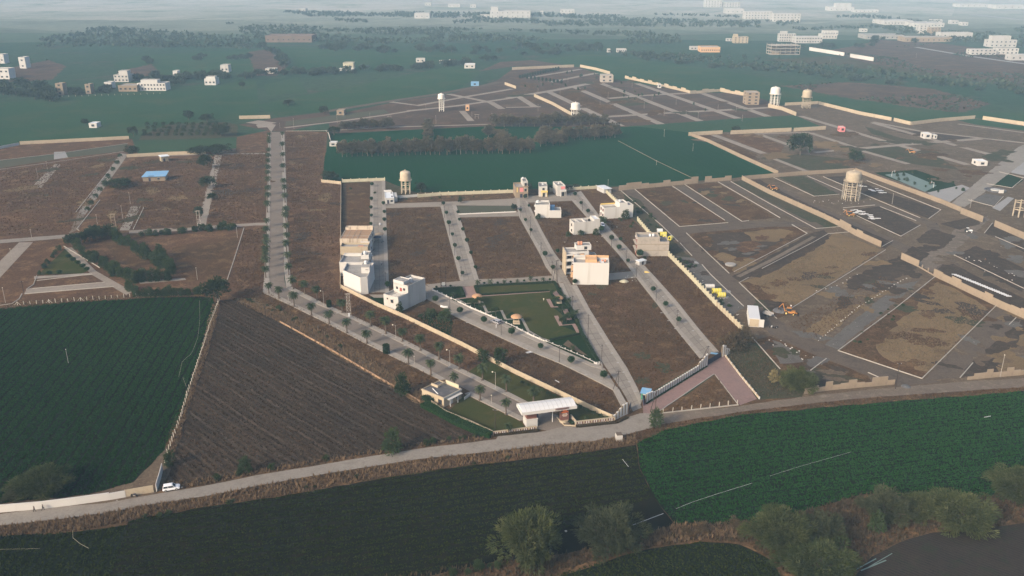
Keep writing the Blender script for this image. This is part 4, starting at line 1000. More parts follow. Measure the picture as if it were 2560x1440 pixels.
# plantation rows
def rows(pts, step, hpx, wpx, label, group, P=TK, jit=3):
    c = 0
    for a, b in zip(pts, pts[1:]):
        n = max(1, int(math.hypot(b[0]-a[0], b[1]-a[1]) / step))
        for i in range(n):
            t_ = (i + .5) / n
            x = a[0] + (b[0]-a[0])*t_ + rnd.uniform(-jit, jit); y = a[1] + (b[1]-a[1])*t_ + rnd.uniform(-1.5, 1.5)
            k = rnd.uniform(.82, 1.15)
            put_tree(rnd.choice(P), x, y, wpx*k*rnd.uniform(.9,1.2), hpx*k, 6.4, 10.8, label % nth(c + 1), group); c += 1
g = 'plantation trees in the green field'
rows([(848,392),(1330,382)], 13, 42, 26, 'plantation tree, %s from the white hut in the front long row', g)
rows([(850,325),(985,320)], 13, 24, 22, 'plantation tree, %s from the boulevard side in the fence lane row', g)
rows([(1068,318),(1072,352)], 7, 26, 26, 'plantation tree, %s from the fence lane in the column between small fields', g, jit=8)
rows([(1215,332),(1300,380)], 12, 26, 28, 'plantation tree, %s from the fence lane on the slanting row', g, jit=10)
rows([(1230,318),(1520,312)], 19, 30, 26, 'plantation tree, %s from the slanting row, below the round water tower', g)
rows([(1350,355),(1545,345)], 13, 34, 26, 'plantation tree, %s from the long row in the short second row', g)
rows([(1345,366),(1420,362)], 14, 32, 24, 'plantation tree, %s from the long row in the shortest row', g)
# middle distance, left
for x, y, w, h, lab in ((335,342,26,26,'dark tree at the end of the cream wall'), (472,300,24,24,'round dark tree in the green field'), (518,306,32,22,'spreading tree in the green field'), (213,312,18,15,'small tree left of the white hut'),
        (552,340,44,28,'wide tree at the edge of the orchard'), (720,264,28,16,'dark round tree alone in the far field'), (810,286,22,22,'dark tree beside the brown tiled hut'), (330,390,30,26,'dark tree where the sandy lane meets the lawn strip'),
        (605,218,16,14,'small tree in the field beyond the white cottage'), (500,388,50,22,'broad low tree above the narrow lane'), (545,385,60,24,'broad tree beside the narrow lane'), (520,470,40,30,'green tree on the left of the narrow lane'),
        (515,420,36,34,'tree beside the narrow lane and the blue roofed shed'), (530,500,26,18,'bush like tree right of the narrow lane'), (290,470,60,22,'low tree left of the blue roofed shed'), (310,462,40,16,'low tree beside the sandy lane'), (500,545,22,30,'tree at the foot of the narrow lane')):
    put_tree(rnd.choice(RT), x, y, w, h, 8.8, 8.3, lab)
for i in range(9):                                              # street trees on the sandy lane
    x = 303 - 10.5 * i + rnd.uniform(-2, 2); y = 398 + 17 * i
    put_tree(GT[i % 2], x, y, 13 + i*.4, 13 + i*.4, 4.0, 3.5, 'small street tree, %s down the sandy lane from the cream wall' % nth(i + 1), 'street trees on the sandy lane')
def garden(pts, step, w, h, label, group, P=RT, jit=6):
    c = 0
    for a, b in zip(pts, pts[1:]):
        n = max(1, int(math.hypot(b[0]-a[0], b[1]-a[1]) / step))
        for i in range(n):
            t_ = (i + rnd.random()) / n
            k = rnd.uniform(.75, 1.25)
            put_tree(rnd.choice(P), a[0] + (b[0]-a[0])*t_ + rnd.uniform(-jit, jit), a[1] + (b[1]-a[1])*t_ + rnd.uniform(-jit*.5, jit*.5), w*k, h*k, 8.8 if P is RT else 4.6, 8.3 if P is RT else 3.4, label + ', %s along' % nth(c + 1), group); c += 1
gg = 'trees framing the walled garden'
garden([(195,625),(240,650),(300,690),(350,705)], 13, 26, 24, 'leafy bush in the slanting row along the garden lane', gg, BS)
garden([(275,592),(340,630),(420,680)], 11, 30, 26, 'leafy bush on the upper side of the walled garden', gg, BS)
garden([(205,640),(280,685),(350,710)], 14, 26, 22, 'leafy bush in the lower file along the garden lane', gg, BS)
garden([(330,705),(425,700)], 10, 26, 26, 'leafy bush on the lower side of the walled garden', gg, BS)
garden([(175,615),(215,605),(275,592)], 14, 30, 28, 'tree at the top corner of the walled garden', gg)
garden([(215,605),(250,585)], 16, 30, 24, 'tree above the top corner of the walled garden', gg)
garden([(400,640),(425,690)], 10, 26, 26, 'leafy bush on the right side of the walled garden', gg, BS)
garden([(320,722),(345,745)], 7, 22, 24, 'tall hedge bush beside the lane mouth', gg, BS, 3)
garden([(355,742),(500,737)], 9, 22, 18, 'hedge bush behind the row of white posts', gg, BS, 2)
garden([(95,690),(150,625)], 11, 16, 12, 'clipped bush on the edge of the triangular lawn', gg, BS, 2)
for ii, (x, y) in enumerate(((172,648),(184,656),(196,664),(208,672),(218,680),(125,690),(150,688))): put_tree(BALL[0], x, y, 13, 12, 2.2, 2.7, 'round clipped bush on the triangular lawn, %s from its tip' % nth(ii + 1), 'clipped bushes on the triangular lawn')
garden([(350,590),(470,580),(600,572)], 14, 22, 14, 'scrub bush along the lower edge of the dry plots', 'scrub bushes on the dry plots', BS)
for i in range(44): # orchard
    x = 372 + (i % 11) * 19 + (i // 11) * -4 + rnd.uniform(-3, 3); y = 313 + (i // 11) * 8.5 + rnd.uniform(-1, 1)
    put_tree(BS[i % 3], x, y, 15, 7.5, 4.6, 3.4, 'low orchard bush, %s in the %s row from the far field' % (nth(i % 11 + 1), nth(i // 11 + 1)), 'orchard bushes')
# far woods: the ones that show largest stand alone, the rest reads as one mass
def belt(pts, thick, n, wpx, hpx, label, group):
    for i in range(n):
        s = rnd.random() * (len(pts) - 1); k = int(s); f = s - k
        a, b = pts[k], pts[k+1]
        y = a[1] + (b[1]-a[1])*f + rnd.uniform(-.5, .5) * thick
        kk = rnd.uniform(.7, 1.25)
        put_tree(rnd.choice(FT), a[0] + (b[0]-a[0])*f, max(14, y), wpx*kk, hpx*kk, 9.5, 8.4, label, group)
fg = 'trees in the distant belts'
belt([(0,222),(70,232),(135,240)], 32, 26, 30, 20, 'distant tree in the dense clump at the left edge', fg)
belt([(135,238),(250,232),(300,225)], 12, 12, 20, 14, 'distant tree beside the brick hut', fg)
belt([(400,205),(440,205),(520,195),(640,190)], 14, 26, 24, 15, 'distant tree in the belt behind the cream farmhouse', fg)
belt([(300,200),(400,196)], 12, 8, 20, 13, 'distant tree behind the cream farmhouse', fg)
belt([(640,188),(760,186),(860,182),(1000,175),(1120,165),(1240,152)], 9, 56, 22, 14, 'distant tree in the belt along the far field', fg)
belt([(655,120),(700,150),(715,170)], 22, 12, 24, 15, 'distant tree beside the scrub patch', fg)
belt([(340,140),(380,160)], 8, 6, 18, 12, 'distant tree in the small group in the far field', fg)
belt([(480,148),(560,150),(630,142)], 8, 10, 18, 11, 'distant tree left of the scrub patch', fg)
belt([(780,120),(960,126),(1150,130),(1290,125),(1480,122)], 16, 44, 22, 13, 'distant tree in the long middle belt', fg)
belt([(1290,142),(1420,132),(1480,126)], 8, 16, 18, 11, 'distant tree in the belt above the upper colony', fg)
belt([(1560,140),(1700,156),(1880,172),(2080,190),(2250,210),(2560,232)], 14, 42, 22, 11, 'distant tree in the belt right of the upper colony', fg)
belt([(1900,125),(2080,118),(2200,112)], 10, 14, 18, 11, 'distant tree among the school buildings', fg)
belt([(2160,95),(2300,100),(2440,110)], 16, 12, 16, 10, 'distant tree among the grey works sheds', fg)
put_tree(FT[0], 1494, 128, 26, 22, 9.5, 8.4, 'large dark distant tree standing out of the belt')
def mass(name, polys, dens, label, size=2.6, h=5.0):
    V, v = [], []
    for poly in polys:
        q = scatter(poly, dens); n = len(q)
        if not n: continue
        k = vnoise(q, .02, 5) + vnoise(q, .006, 8)
        q = q[k > .9]; n = len(q)
        for j in range(7):
            c = np.hstack([q + rng.normal(0, size*.45, (n, 2)), rng.uniform(.3, 1, (n, 1)) * h * rng.uniform(.6, 1.1, (n, 1))])
            d = unit(rng.normal(size=(n, 3)) + np.array([0, 0, .6])); e = unit(np.cross(d, rng.normal(size=(n, 3))))
            V.append(np.stack([c - e*size*.6, c + d*size*.2 + np.cross(d, e)*size*.5, c + e*size*.6, c - np.cross(d, e)*size*.5], 1).reshape(-1, 3)); v.append(np.repeat(rng.random(n), 4))
    V = np.concatenate(V); v = np.concatenate(v)
    return tag(link(name, np_mesh(name, V, np.arange(len(V)), L['far'], v, 4)), label, 'woods', kind='stuff')
mass('woods', [[(560,60),(1200,75),(1700,85),(1700,112),(1480,112),(1280,105),(900,112),(640,100)], [(1500,130),(1900,150),(2100,170),(2400,200),(2560,208),(2560,232),(2200,205),(1900,178),(1640,155)],
               [(1120,112),(1480,100),(1500,125),(1200,128)], [(0,120),(260,70),(620,95),(640,125),(300,118)], [(1900,52),(2160,40),(2380,60),(2560,70),(2560,118),(2380,110),(2200,72),(2000,78)], [(700,30),(1900,40),(1900,70),(900,62)]], .006, 'hazy woods far across the plain', 3.4, 6)
mass('scrub_growth', [[(1950,215),(2120,205),(2330,222),(2480,260),(2400,282),(2280,268),(2120,245)], [(2080,135),(2330,108),(2560,150),(2560,205),(2300,180)], [(20,170),(120,150),(165,165),(130,200),(20,205)]], .02, 'low thorny scrub on bare land far right', 1.5, 1.6)
# scrub bushes strewn on rough land near the works
def strew(poly, n, w, h, label, group, P=BS, k=(4.6, 3.4)):
    Pq = [U2(p) for p in poly]; a = np.array(Pq); lo, hi = a.min(0), a.max(0); c = 0
    for _ in range(n * 20):
        q = rng.uniform(lo, hi, (1, 2))
        if not inside(q, Pq)[0]: continue
        s = rnd.uniform(.6, 1.3)
        rnd.choice(P).put((q[0,0], q[0,1], 0), rnd.uniform(0, 6.28), (w*s/k[0], w*s/k[0], h*s/k[1]), label, group); c += 1
        if c >= n: return
strew([(1560,490),(1600,505),(1690,615),(1720,668),(1680,640),(1560,525)], 26, 2.6, 1.3, 'green weedy bush in the strip behind the pale boundary wall', 'weedy bushes behind the boundary wall')
strew([(1690,640),(1735,660),(1830,770),(1810,775)], 12, 2.2, 1.0, 'low weedy bush beside the yellow pipe coils', 'weedy bushes beside the pipe coils')
strew([(1580,600),(1600,600),(1640,650),(1610,650)], 6, 2.8, 1.6, 'bush round the bare cement house', 'bushes round the cement house')
strew([(1520,540),(1600,590),(1620,570),(1550,520)], 10, 2.8, 1.8, 'bush along the pale boundary wall above the cement house', 'bushes along the boundary wall')
strew([(2120,850),(2220,770),(2280,740),(2240,800),(2150,870)], 10, 1.8, .8, 'low green bush on the kerbed tan plot', 'bushes on the kerbed tan plot')
strew([(600,748),(660,735),(740,790),(1050,1000),(1000,960),(760,815)], 24, 1.8, 1.0, 'low bush on the weedy bank beside the stubble field', 'bushes on the weedy bank')
strew([(1680,1330),(1900,1316),(1880,1345),(1700,1345)], 7, 3.2, 2.2, 'scrub bush between the acacia groups', 'scrub bushes between the acacias', [DB], (5.4, 3.6))
strew([(1060,1440),(1240,1408),(1250,1440)], 5, 2.6, 2.0, 'small bush at the left end of the acacia row', 'small bushes at the acacia row')
strew([(2080,1330),(2170,1290),(2170,1340),(2090,1390)], 6, 3.6, 2.2, 'scrub bush on the brown verge among acacias', 'scrub bushes on the verge', [DB], (5.4, 3.6))
strew([(330,1300),(900,1190),(1300,1140),(1300,1146),(900,1200),(340,1302)], 12, 1.6, .9, 'low bush in the dry roadside grass', 'low bushes in the roadside grass')
strew([(450,1210),(1200,1085),(1225,1094),(900,1138),(480,1212)], 12, 2.2, 1.2, 'low bush between the road and the stubble', 'low bushes along the stubble field')
strew([(860,470),(1010,497),(1280,488),(1290,492),(1000,502)], 10, 2, 1.0, 'low bush along the crenellated cream wall', 'low bushes along the cream wall')
strew([(2260,428),(2400,460),(2440,470),(2370,500),(2200,440)], 18, 2.2, 2.0, 'young shrub round the sports court', 'shrubs round the sports court')
strew([(1450,175),(1840,290),(1400,225),(1250,230)], 30, 2.4, 2.6, 'street shrub in the upper colony', 'street shrubs of the upper colony')
for i in range(26):                                              # columnar trees of the upper colony
    x, y = (1300 + i*6.4, 196 - i*1.35) if i < 16 else (1318 + (i-16)*9.5, 197 + (i-16)*1.3)
    put_tree(CONE, x, y, 5, 9, 2.8, 5.4, 'narrow dark tree, %s in the %s of the upper colony' % (nth(i % 16 + 1), 'back file' if i < 16 else 'front file'), 'narrow trees of the upper colony')
# palms of the boulevard
pg = 'date palms along the boulevard'
lefty = [346,358,369,387,404,419,433,446,467,487,506,531,567,594,613,624,641,656,670,694]
for i, y in enumerate(lefty): PALM[i % 3].put(U(674 - (y-340)*.026, y, .24), rnd.uniform(0,6.28), rnd.uniform(1.1,1.4), 'date palm on the left pavement, %s from the far boulevard end' % nth(i + 1), pg)
for i, (x, y) in enumerate(((707,345),(707,375),(708,402),(708,430),(711,470),(712,487),(713,506),(716,543),(716,560),(717,582),(719,607),(717,633),(721,657),(722,687))):
    PALM[i % 3].put(U(x, y, .24), rnd.uniform(0,6.28), rnd.uniform(1.1,1.4), 'date palm on the right pavement, %s from the far boulevard end' % nth(i + 1), pg)
t = tile(640, 680)
for i, (x, y) in enumerate(t((130,215),(230,265),(383,345),(555,430),(733,520),(910,608),(1110,712),(1525,920),(1750,1030),(1985,1135),(2242,1280),(2500,1420))):
    PALM[i % 3].put(U(x, y, .24), rnd.uniform(0,6.28), (1.2 if i < 9 else 1.05) * rnd.uniform(.95,1.1), 'date palm on the field side pavement, %s from the boulevard bend' % nth(i + 1), pg)
for i, (x, y) in enumerate(t((375,170),(490,222),(610,282),(865,405),(1150,540),(1300,615),(1465,692),(1645,782),(1832,872),(2035,970),(2265,1080),(2505,1195),(2775,1312))):
    PALM[i % 3].put(U(x, y, .24), rnd.uniform(0,6.28), rnd.uniform(1.15,1.4), 'date palm on the wall side pavement, %s from the boulevard bend' % nth(i + 1), pg)
PALM[0].put(U(1272,1086), 1, .85, 'date palm in front of the slotted entrance wall')
SPALM.put(U(1466,1052), 2, .7, 'small palm on the lawn right of the entrance sign')
# tree pits
for i, (x, y) in enumerate(t((383,345),(555,430),(733,520),(910,608),(1110,712),(1525,920),(1750,1030),(2242,1280),(2500,1420),(865,405),(1150,540),(1300,615),(1465,692),(1645,782),(1832,872),(2035,970),(2265,1080),(2505,1195))):
    p = U(x, y, .24); o = tag(ubox('tree_pit', M['bark'], None, (p.x, p.y, .245), (1.0, 1.0, .03), .46), kind='structure')
CYL.put(U(966,884,.2), 0, 1.0, 'clipped cylinder bush on the boulevard pavement')
CYL.put(U(823,768,.2), 0, .82, 'darker clipped cylinder bush beside the lattice pole')
# street topiary
tg = 'clipped ball trees along the colony streets'
t = tile(640, 680)
for ii, (x, y) in enumerate(t((2040,425),(2280,520),(1795,310),(2555,640),(1320,165)) + tile(1280,680)((285,780),(590,925),(915,1075))):
    BALL[0].put(U(x, y, .2), rnd.uniform(0,6), rnd.uniform(.85,1.2), 'clipped ball tree on the street below the park, %s in its line' % nth(ii + 1), tg)
for ii, (x, y) in enumerate(tile(1280,680)((1410,205),(1535,355),(1665,510))): BALL[0].put(U(x, y, .2), 0, rnd.uniform(.85,1.05), 'clipped ball tree on the right hand street, %s down' % nth(ii + 1), tg)
t = tile(640, 340)
for ii, (x, y) in enumerate(t((1160,505),(1155,650),(1150,735),(1155,815),(1150,900),(1275,695),(1285,780),(1285,860),(1290,960))): BALL[1].put(U(x, y, .2), 0, rnd.uniform(.9,1.3), 'small clipped tree on the row house street, %s in its line' % nth(ii + 1), tg)
for ii, (x, y) in enumerate(t((1875,695),(1905,790),(1930,895),(1965,1005),(1990,1120),(2025,1255),(2065,1395),(2020,780),(2035,855),(2070,955),(2110,1070),(2150,1190),(2195,1335))): BALL[1].put(U(x, y, .2), 0, rnd.uniform(.9,1.35), 'small clipped tree on the street above the park, %s in its line' % nth(ii + 1), tg)
for ii, (x, y) in enumerate(tile(1280,340)((85,760),(135,860),(190,960),(330,1210),(410,1340),(170,715),(690,690),(760,775),(630,605),(995,1050),(1085,1055),(1070,1145),(1160,1270),(455,1175),(20,735),(130,630))): BALL[1].put(U(x, y, .2), 0, rnd.uniform(.9,1.4), 'small clipped tree between the white houses, %s in its line' % nth(ii + 1), tg)
BALL[0].put(U(1503,582,.2), 0, 1.25, 'dark ball bush beside the parked car'); BALL[0].put(U(1599,645,.1), 0, 1.4, 'dark bush at the corner of the cement house'); BALL[0].put(U(1437,712,.1), 0, .9, 'clipped bush at the corner of the big white house')
# park planting
t = tile(1080, 690, 5.82)
for ii, (x, y) in enumerate(t((665,140),(850,140),(1050,120),(1240,112),(1430,75),(1620,85),(1930,340),(1985,400),(2085,580),(2040,1090),(310,310),(2120,690))): SPALM.put(U(x, y), rnd.uniform(0,6), rnd.uniform(.8,1.25), 'garden palm at the edge of the park, %s along the hedge' % nth(ii + 1), 'garden palms of the park')
for ii, (x, y) in enumerate(t((1760,280),(1830,400),(1880,540),(1960,680),(1900,700),(680,430),(560,430),(620,450),(930,580),(730,480),(2000,650),(1800,420))): GT[0].put(U(x, y), rnd.uniform(0,6), rnd.uniform(.6,1.0), 'ornamental shrub in the park beds, %s along the border' % nth(ii + 1), 'ornamental shrubs of the park')
for ii, (x, y) in enumerate(t((760,125),(955,118),(1145,105),(1340,88),(1525,80),(1715,70),(270,165),(65,180),(1865,205),(2000,450))): BALL[1].put(U(x, y), 0, .55, 'tiny clipped ball on the park border, %s along the hedge' % nth(ii + 1), 'tiny clipped balls of the park')
for i in range(14):
    s = i / 13; x = 1310 + (1520-1310)*s; y = 958 + (1048-958)*s
    GT[1].put(U(x - 4, y + 4), rnd.uniform(0,6), .42, 'small rose shrub along the cream wall, %s towards the entrance' % nth(i + 1), 'rose shrubs along the cream wall')
# hedges: leafy boxes
def hedge(pts, w, h, label, leaf='hedge', dens=34):
    P = [Vector(U2(p)) for p in pts]
    c = P[0]; hd = thing('hedge', label, 'hedge', (c.x, c.y, 0))
    mb = MB(); Q, D = [], []
    for a, b in zip(P, P[1:]):
        d = (b - a); ln = d.length; d = d / ln; nn = Vector((-d.y, d.x))
        k = w * .42
        mb.prism([tuple(p - c) for p in (a - nn*k, b - nn*k, b + nn*k, a + nn*k)], 0, h*.9)
        m = int(ln * (2*h + w) * dens)
        s = rng.uniform(0, ln, m); u = rng.uniform(0, 2*h + w, m)
        for si, ui in zip(s, u):
            if ui < h: off, z, dr = -w/2, ui, (-nn.x, -nn.y, .2)
            elif ui < h + w: off, z, dr = -w/2 + ui - h, h, (0, 0, 1)
            else: off, z, dr = w/2, ui - h - w, (nn.x, nn.y, .2)
            p = a + d*si + nn*off; Q.append((p.x - c.x, p.y - c.y, z)); D.append(dr)
    mb.build('core', L[leaf], hd)
    Q, D = np.array(Q), np.array(D)
    V, F = leaf_quads(Q, unit(unit(D) + rng.normal(size=D.shape)*.7), .22, .14)
    link('foliage', np_mesh('foliage', V, F, L[leaf], np.repeat(rng.random(len(Q)), 4), 4), hd)
t = tile(1080, 690, 5.82)
hedge(t((10,205),(420,178),(465,292),(330,295)), .9, .8, 'clipped hedge round the small corner lawn of the park', dens=26)
hedge(t((670,275),(625,160),(1780,98),(1830,200)), .9, .8, 'clipped hedge along the top of the park', dens=26)
hedge(t((670,282),(1700,222)), .7, .6, 'low hedge along the pink path in the park', dens=26)
hedge(t((1830,200),(2060,560),(2180,850),(2420,1270)), 1.1, .9, 'dark hedge along the street side of the park', dens=26)
hedge(t((300,345),(860,590),(1480,880),(2350,1275)), .8, .55, 'low hedge behind the white park fence', dens=22)
hedge(t((1715,940),(2180,845)), .8, .7, 'short hedge across the lower end of the park', dens=26)
hedge([(1060,1015),(1100,1035),(1150,1062),(1205,1085),(1230,1092)], 3.4, 1.5, 'thick green creeper bank outside the gatehouse wall', 'topiary', 16)
hedge([(1062,1000),(1078,1012)], 2.6, 2.0, 'dark bush mass beside the gatehouse', 'hedge', 20)
hedge([(1235,1090),(1345,1078)], 1.2, .6, 'flower bed hedge in front of the left slotted wall', 'brush', 18)
hedge([(1440,1068),(1540,1058),(1568,1045)], 1.2, .6, 'flower bed hedge in front of the right slotted wall', 'brush', 18)
hedge([(1402,1040),(1420,1052),(1436,1060)], 1.6, .5, 'low hedge at the foot of the entrance sign', 'hedge', 18)
hedge([(1616,1010),(1768,916)], .7, .35, 'green strip at the foot of the white slotted wall', 'hedge', 14)
# ------------------------------------------------------------------ walls and fences
def wall(label, pts, h, mat, panel=6.0, th=.22, pillar=None, ph=.25, pw=.38, name='boundary_wall', group=None, cap=None, px=True, steps=None, cat='wall'):
    """each stretch of wall: panels and pillars are pieces of their own"""
    P = [Vector(U2(p)) for p in pts] if px else [Vector(p) for p in pts]
    w = thing(name, label, cat, (P[0].x, P[0].y, 0), 0, group)
    i = 0
    for a, b in zip(P, P[1:]):
        d = b - a; ln = d.length; n = max(1, round(ln / panel)); an = math.atan2(d.y, d.x)
        for k in range(n):
            m = a + d * ((k + .5) / n) - P[0]
            hh = h if not steps else h * steps[i % len(steps)]
            ubox('panel', mat, w, (m.x, m.y, hh/2 - .1), (ln/n - (.02 if not pillar else pw*.6), th, hh + .2), an)
            if cap: ubox('coping', cap, w, (m.x, m.y, hh + .05), (ln/n, th + .12, .1), an)
            if pillar:
                q = a + d * (k / n) - P[0]
                ubox('pillar', pillar, w, (q.x, q.y, (hh + ph)/2 - .1), (pw, pw, hh + ph + .2), an)
            i += 1
    if pillar:
        q = P[-1] - P[0]; ubox('pillar', pillar, w, (q.x, q.y, (h + ph)/2 - .1), (pw, pw, h + ph + .2), an)
    return w
wall('long cream wall between the boulevard weeds and the park street', [(853,721),(943,766),(1010,795),(1155,865),(1280,931),(1400,988),(1500,1036),(1530,1049)], 1.7, M['cream'], 3.4, .2, M['cream'], .08, .3)
wall('thin cream wall along the left side of the row house plot', [(851,722),(852,640),(852,560),(853,460)], 1.8, M['cream'], 6, .2)
wall('short orange cream wall at the brown strip corner', [(804,456),(852,461)], 1.9, M['cream'], 4, .2, M['cream'])
wall('pale yellow wall with pillars behind the row house plot', [(856,456),(962,452)], 1.9, M['yellowwall'], 5, .2, M['yellowwall'], .5, .5)
wall('grey wall right of the small service block', [(985,497),(1045,492)], 1.6, M['grey'], 6, .2)
wall('pale yellow pillared wall below the green field', [(1045,494),(1100,489),(1290,482)], 2.0, M['yellowwall'], 5, .2, M['yellowwall'], .5, .5)
wall('pale yellow pillared wall behind the narrow houses', [(1375,479),(1490,472)], 1.9, M['yellowwall'], 5, .2, M['yellowwall'], .5, .5)
wall('pale yellow jagged wall right of the right hand street', [(1505,473),(1545,512)], 2.0, M['yellowwall'], 3.4, .2, M['yellowwall'], .6, .55)
wall('pale yellow wall stretch above the bare cement house', [(1594,553),(1630,595)], 1.9, M['yellowwall'], 3.4, .2, M['yellowwall'], .6, .55)
wall('pale yellow jagged wall beside the yellow pipe coils', [(1672,642),(1720,690),(1790,765)], 2.0, M['yellowwall'], 3.4, .2, M['yellowwall'], .7, .6)
wall('cream jagged wall beside the white container', [(1790,765),(1855,828)], 2.0, M['cream'], 3.0, .2, M['yellowwall'], .5, .5)
STEP = [1.0,1.35,1.35,1,.8,.8,1.2,.8,.8,1,1.35,1.6,1.3]
wall('stepped block wall of unfinished panels above the kerbed plots', [(1547,477),(1640,468),(1745,458)], 3.2, M['tanwall'], 5.0, .22, steps=STEP)
wall('short stepped block wall with one tall panel', [(1762,456),(1828,451)], 3.2, M['tanwall'], 4.2, .22, steps=[1.2,.7,.7,1,1.6,1.3])
wall('tan wall running past the black soil strip', [(1855,450),(1920,484),(2060,547),(2098,566)], 2.8, M['tanwall'], 6, .22, M['tanwall'], .25, .4)
wall('stepped tan wall stretch ending at the dirt crossing', [(2098,566),(2140,590),(2202,618)], 3.0, M['tanwall'], 5, .22, steps=[1.35,1.35,1,1.25,1,1,1])
wall('tan wall along the foot of the green field', [(1854,450),(2000,438),(2135,430)], 2.6, M['tanwall'], 7, .22)
wall('tan wall behind the unfinished water tower', [(2138,430),(2350,508),(2400,529)], 2.6, M['tanwall'], 7, .22, M['tanwall'], .2, .4)
wall('tan wall fragment beside the paved garden', [(2401,534),(2456,556)], 3.4, M['tanwall'], 6, .22)
wall('tan wall fragment near the grey tractor', [(2485,566),(2590,612)], 3.4, M['tanwall'], 6, .22)
wall('tan wall fragment beside the black soil square', [(2252,648),(2296,668)], 3.2, M['tanwall'], 5, .22)
wall('low tan footing wall with two bare columns', [(2297,668),(2333,689)], .6, M['tanwall'], 8, .4)
for x, y in ((2305,671),(2320,679)): tag(ubox('bare_column', M['tanwall'], None, (*U2((x, y)), .9), (.4,.4,1.8)), 'bare concrete column on the low tan footing', 'column', 'bare columns on the footing')
wall('long tan stepped wall above the kerbed tan plot', [(2333,690),(2400,722),(2500,770),(2600,815)], 3.0, M['tanwall'], 4.8, .22, steps=[1.15,1,1.3,1,1,1,1.3,1,1,1.1,1.3,1.1,1.6,1.3])
wall('tan brick wall along the right edge of the deep green field', [(1727,340),(1770,356),(1850,394),(1945,437)], 2.6, M['tanwall'], 8, .22)
wall('cream wall above the corner of the kerbed lanes', [(1721,340),(1806,335)], 3.0, M['cream'], 8, .22)
wall('cream wall stretch right of the dark tree', [(1826,336),(1978,329)], 3.2, M['cream'], 8, .22)
wall('cream wall stretch ending at the coloured hut', [(1984,329),(2064,324)], 3.0, M['cream'], 8, .22)
ST2 = [.8,1.0,.7,1.35,.75,.9,1.3,.8,.7,1.35,1.35,.75,.9]
wall('tan stepped wall with small openings along the dirt track', [(2010,985),(2080,975),(2160,968),(2236,961)], 2.4, M['tanwall'], 2.6, .22, steps=ST2)
wall('tan stepped wall beside the track at the far right', [(2418,950),(2480,944),(2600,934)], 2.4, M['tanwall'], 2.6, .22, steps=[.5,.9,.9,1.35,.8,.8,1.35,.9,.8])
wall('long white wall beside the country road', [(-30,1284),(110,1272),(190,1262),(275,1250)], 2.1, M['white'], 6, .25, cap=M['white'])
wall('white wall end panels next to the sheet gate', [(275,1250),(315,1243)], 2.0, M['white'], 5, .25)
sg = wall('yellowish corrugated sheet gate beside the long white wall', [(315,1243),(384,1231)], 2.2, M['cream'], 2.2, .1, M['cream'], .1, .12, name='sheet_gate', cat='gate')
wall('grey slab wall turning off beside the white car', [(392,1230),(402,1196),(407,1176)], 2.3, M['offwhite'], 2.4, .18)
wall('low brick wall between boulevard bank and stubble field', [(700,806),(820,872),(950,948),(1050,1006)], .7, M['roofbrown'], 6, .25)
wall('cream wall round the gatehouse lawn', [(1064,1002),(1115,1037),(1180,1064),(1232,1088)], 1.4, M['cream'], 4.2, .2, cap=M['cream'])
wall('cream wall along the top of the far left plots', [(50,362),(323,348)], 2.6, M['cream'], 9, .22)
wall('pale wall running left from the cream wall', [(-20,376),(48,363)], 2.0, M['offwhite'], 9, .3)
wall('cream wall below the pale green field', [(317,394),(420,388),(515,385)], 2.4, M['cream'], 8, .22)
wall('broken brick wall above the narrow lane', [(546,384),(590,379)], 2.4, M['tanwall'], 5, .22, steps=[1,.7,1,.5])
wall('cream wall fragment at the head of the boulevard', [(598,298),(676,296)], 3, M['cream'], 9, .22)
wall('cream wall slanting below the round water tower', [(1335,242),(1380,262),(1428,289)], 3.0, M['cream'], 8, .22)
wall('cream wall at the top of the upper colony', [(1280,175),(1435,168)], 3.4, M['cream'], 9, .22)
wall('cream stepped wall along the far right side of the upper colony', [(1450,168),(1490,176),(1525,186)], 3.4, M['cream'], 8, .22)
wall('cream stepped wall below the far green field', [(1562,196),(1640,213),(1725,233)], 3.4, M['cream'], 8, .22, steps=[1,.7,1.2,.8])
wall('cream stepped wall left of the tan tower house', [(1725,235),(1800,229),(1862,240)], 3.4, M['cream'], 8, .22, steps=[1,.8,1.2])
wall('cream wall fragment beside the white water tower', [(1920,268),(1955,276),(1990,290)], 3.4, M['cream'], 8, .22)
wall('cream wall behind the lattice water tower', [(1962,264),(2045,260)], 2.8, M['cream'], 9, .22)
wall('long cream wall running down from the lattice water tower', [(2046,261),(2150,287),(2228,302)], 3.0, M['cream'], 9, .22)
wall('cream wall stretch at the field corner', [(2234,303),(2276,313)], 3.0, M['cream'], 9, .22)
wall('cream wall rising to the right', [(2277,313),(2350,304),(2437,297)], 3.0, M['cream'], 9, .22)
wall('cream wall at the far right edge', [(2456,299),(2600,320)], 3.2, M['cream'], 9, .22)
wall('low cream wall below the upper lanes', [(1262,212),(1290,222)], 3.0, M['cream'], 9, .22)
wall('white wall in front of the unfinished frame building', [(2023,126),(2110,140)], 5, M['white'], 20, .6)
wall('white wall ending on the bare land', [(2125,143),(2183,153)], 5, M['white'], 20, .6)
wall('pale yellow field wall at the top of the lattice poles', [(820,330),(826,352)], 1.8, M['offwhite'], 6, .25)
wall('white edged low wall of the dull lawn plot', [(1147,537),(1290,531)], .7, M['white'], 6, .2, M['white'], .15, .3)
wall('white edging wall of the entrance island', [(1392,1044),(1410,1064),(1440,1066)], .35, M['cream'], 3, .3)
# white park fence: low wall with posts
wall('white fence with round posts along the park', [(1082,727),(1128,748),(1176,771),(1228,793),(1279,816),(1334,843),(1398,870),(1458,895),(1492,912),(1498,911)], .7, M['white'], 3.3, .18, M['white'], .35, .34, name='park_fence', cat='fence')
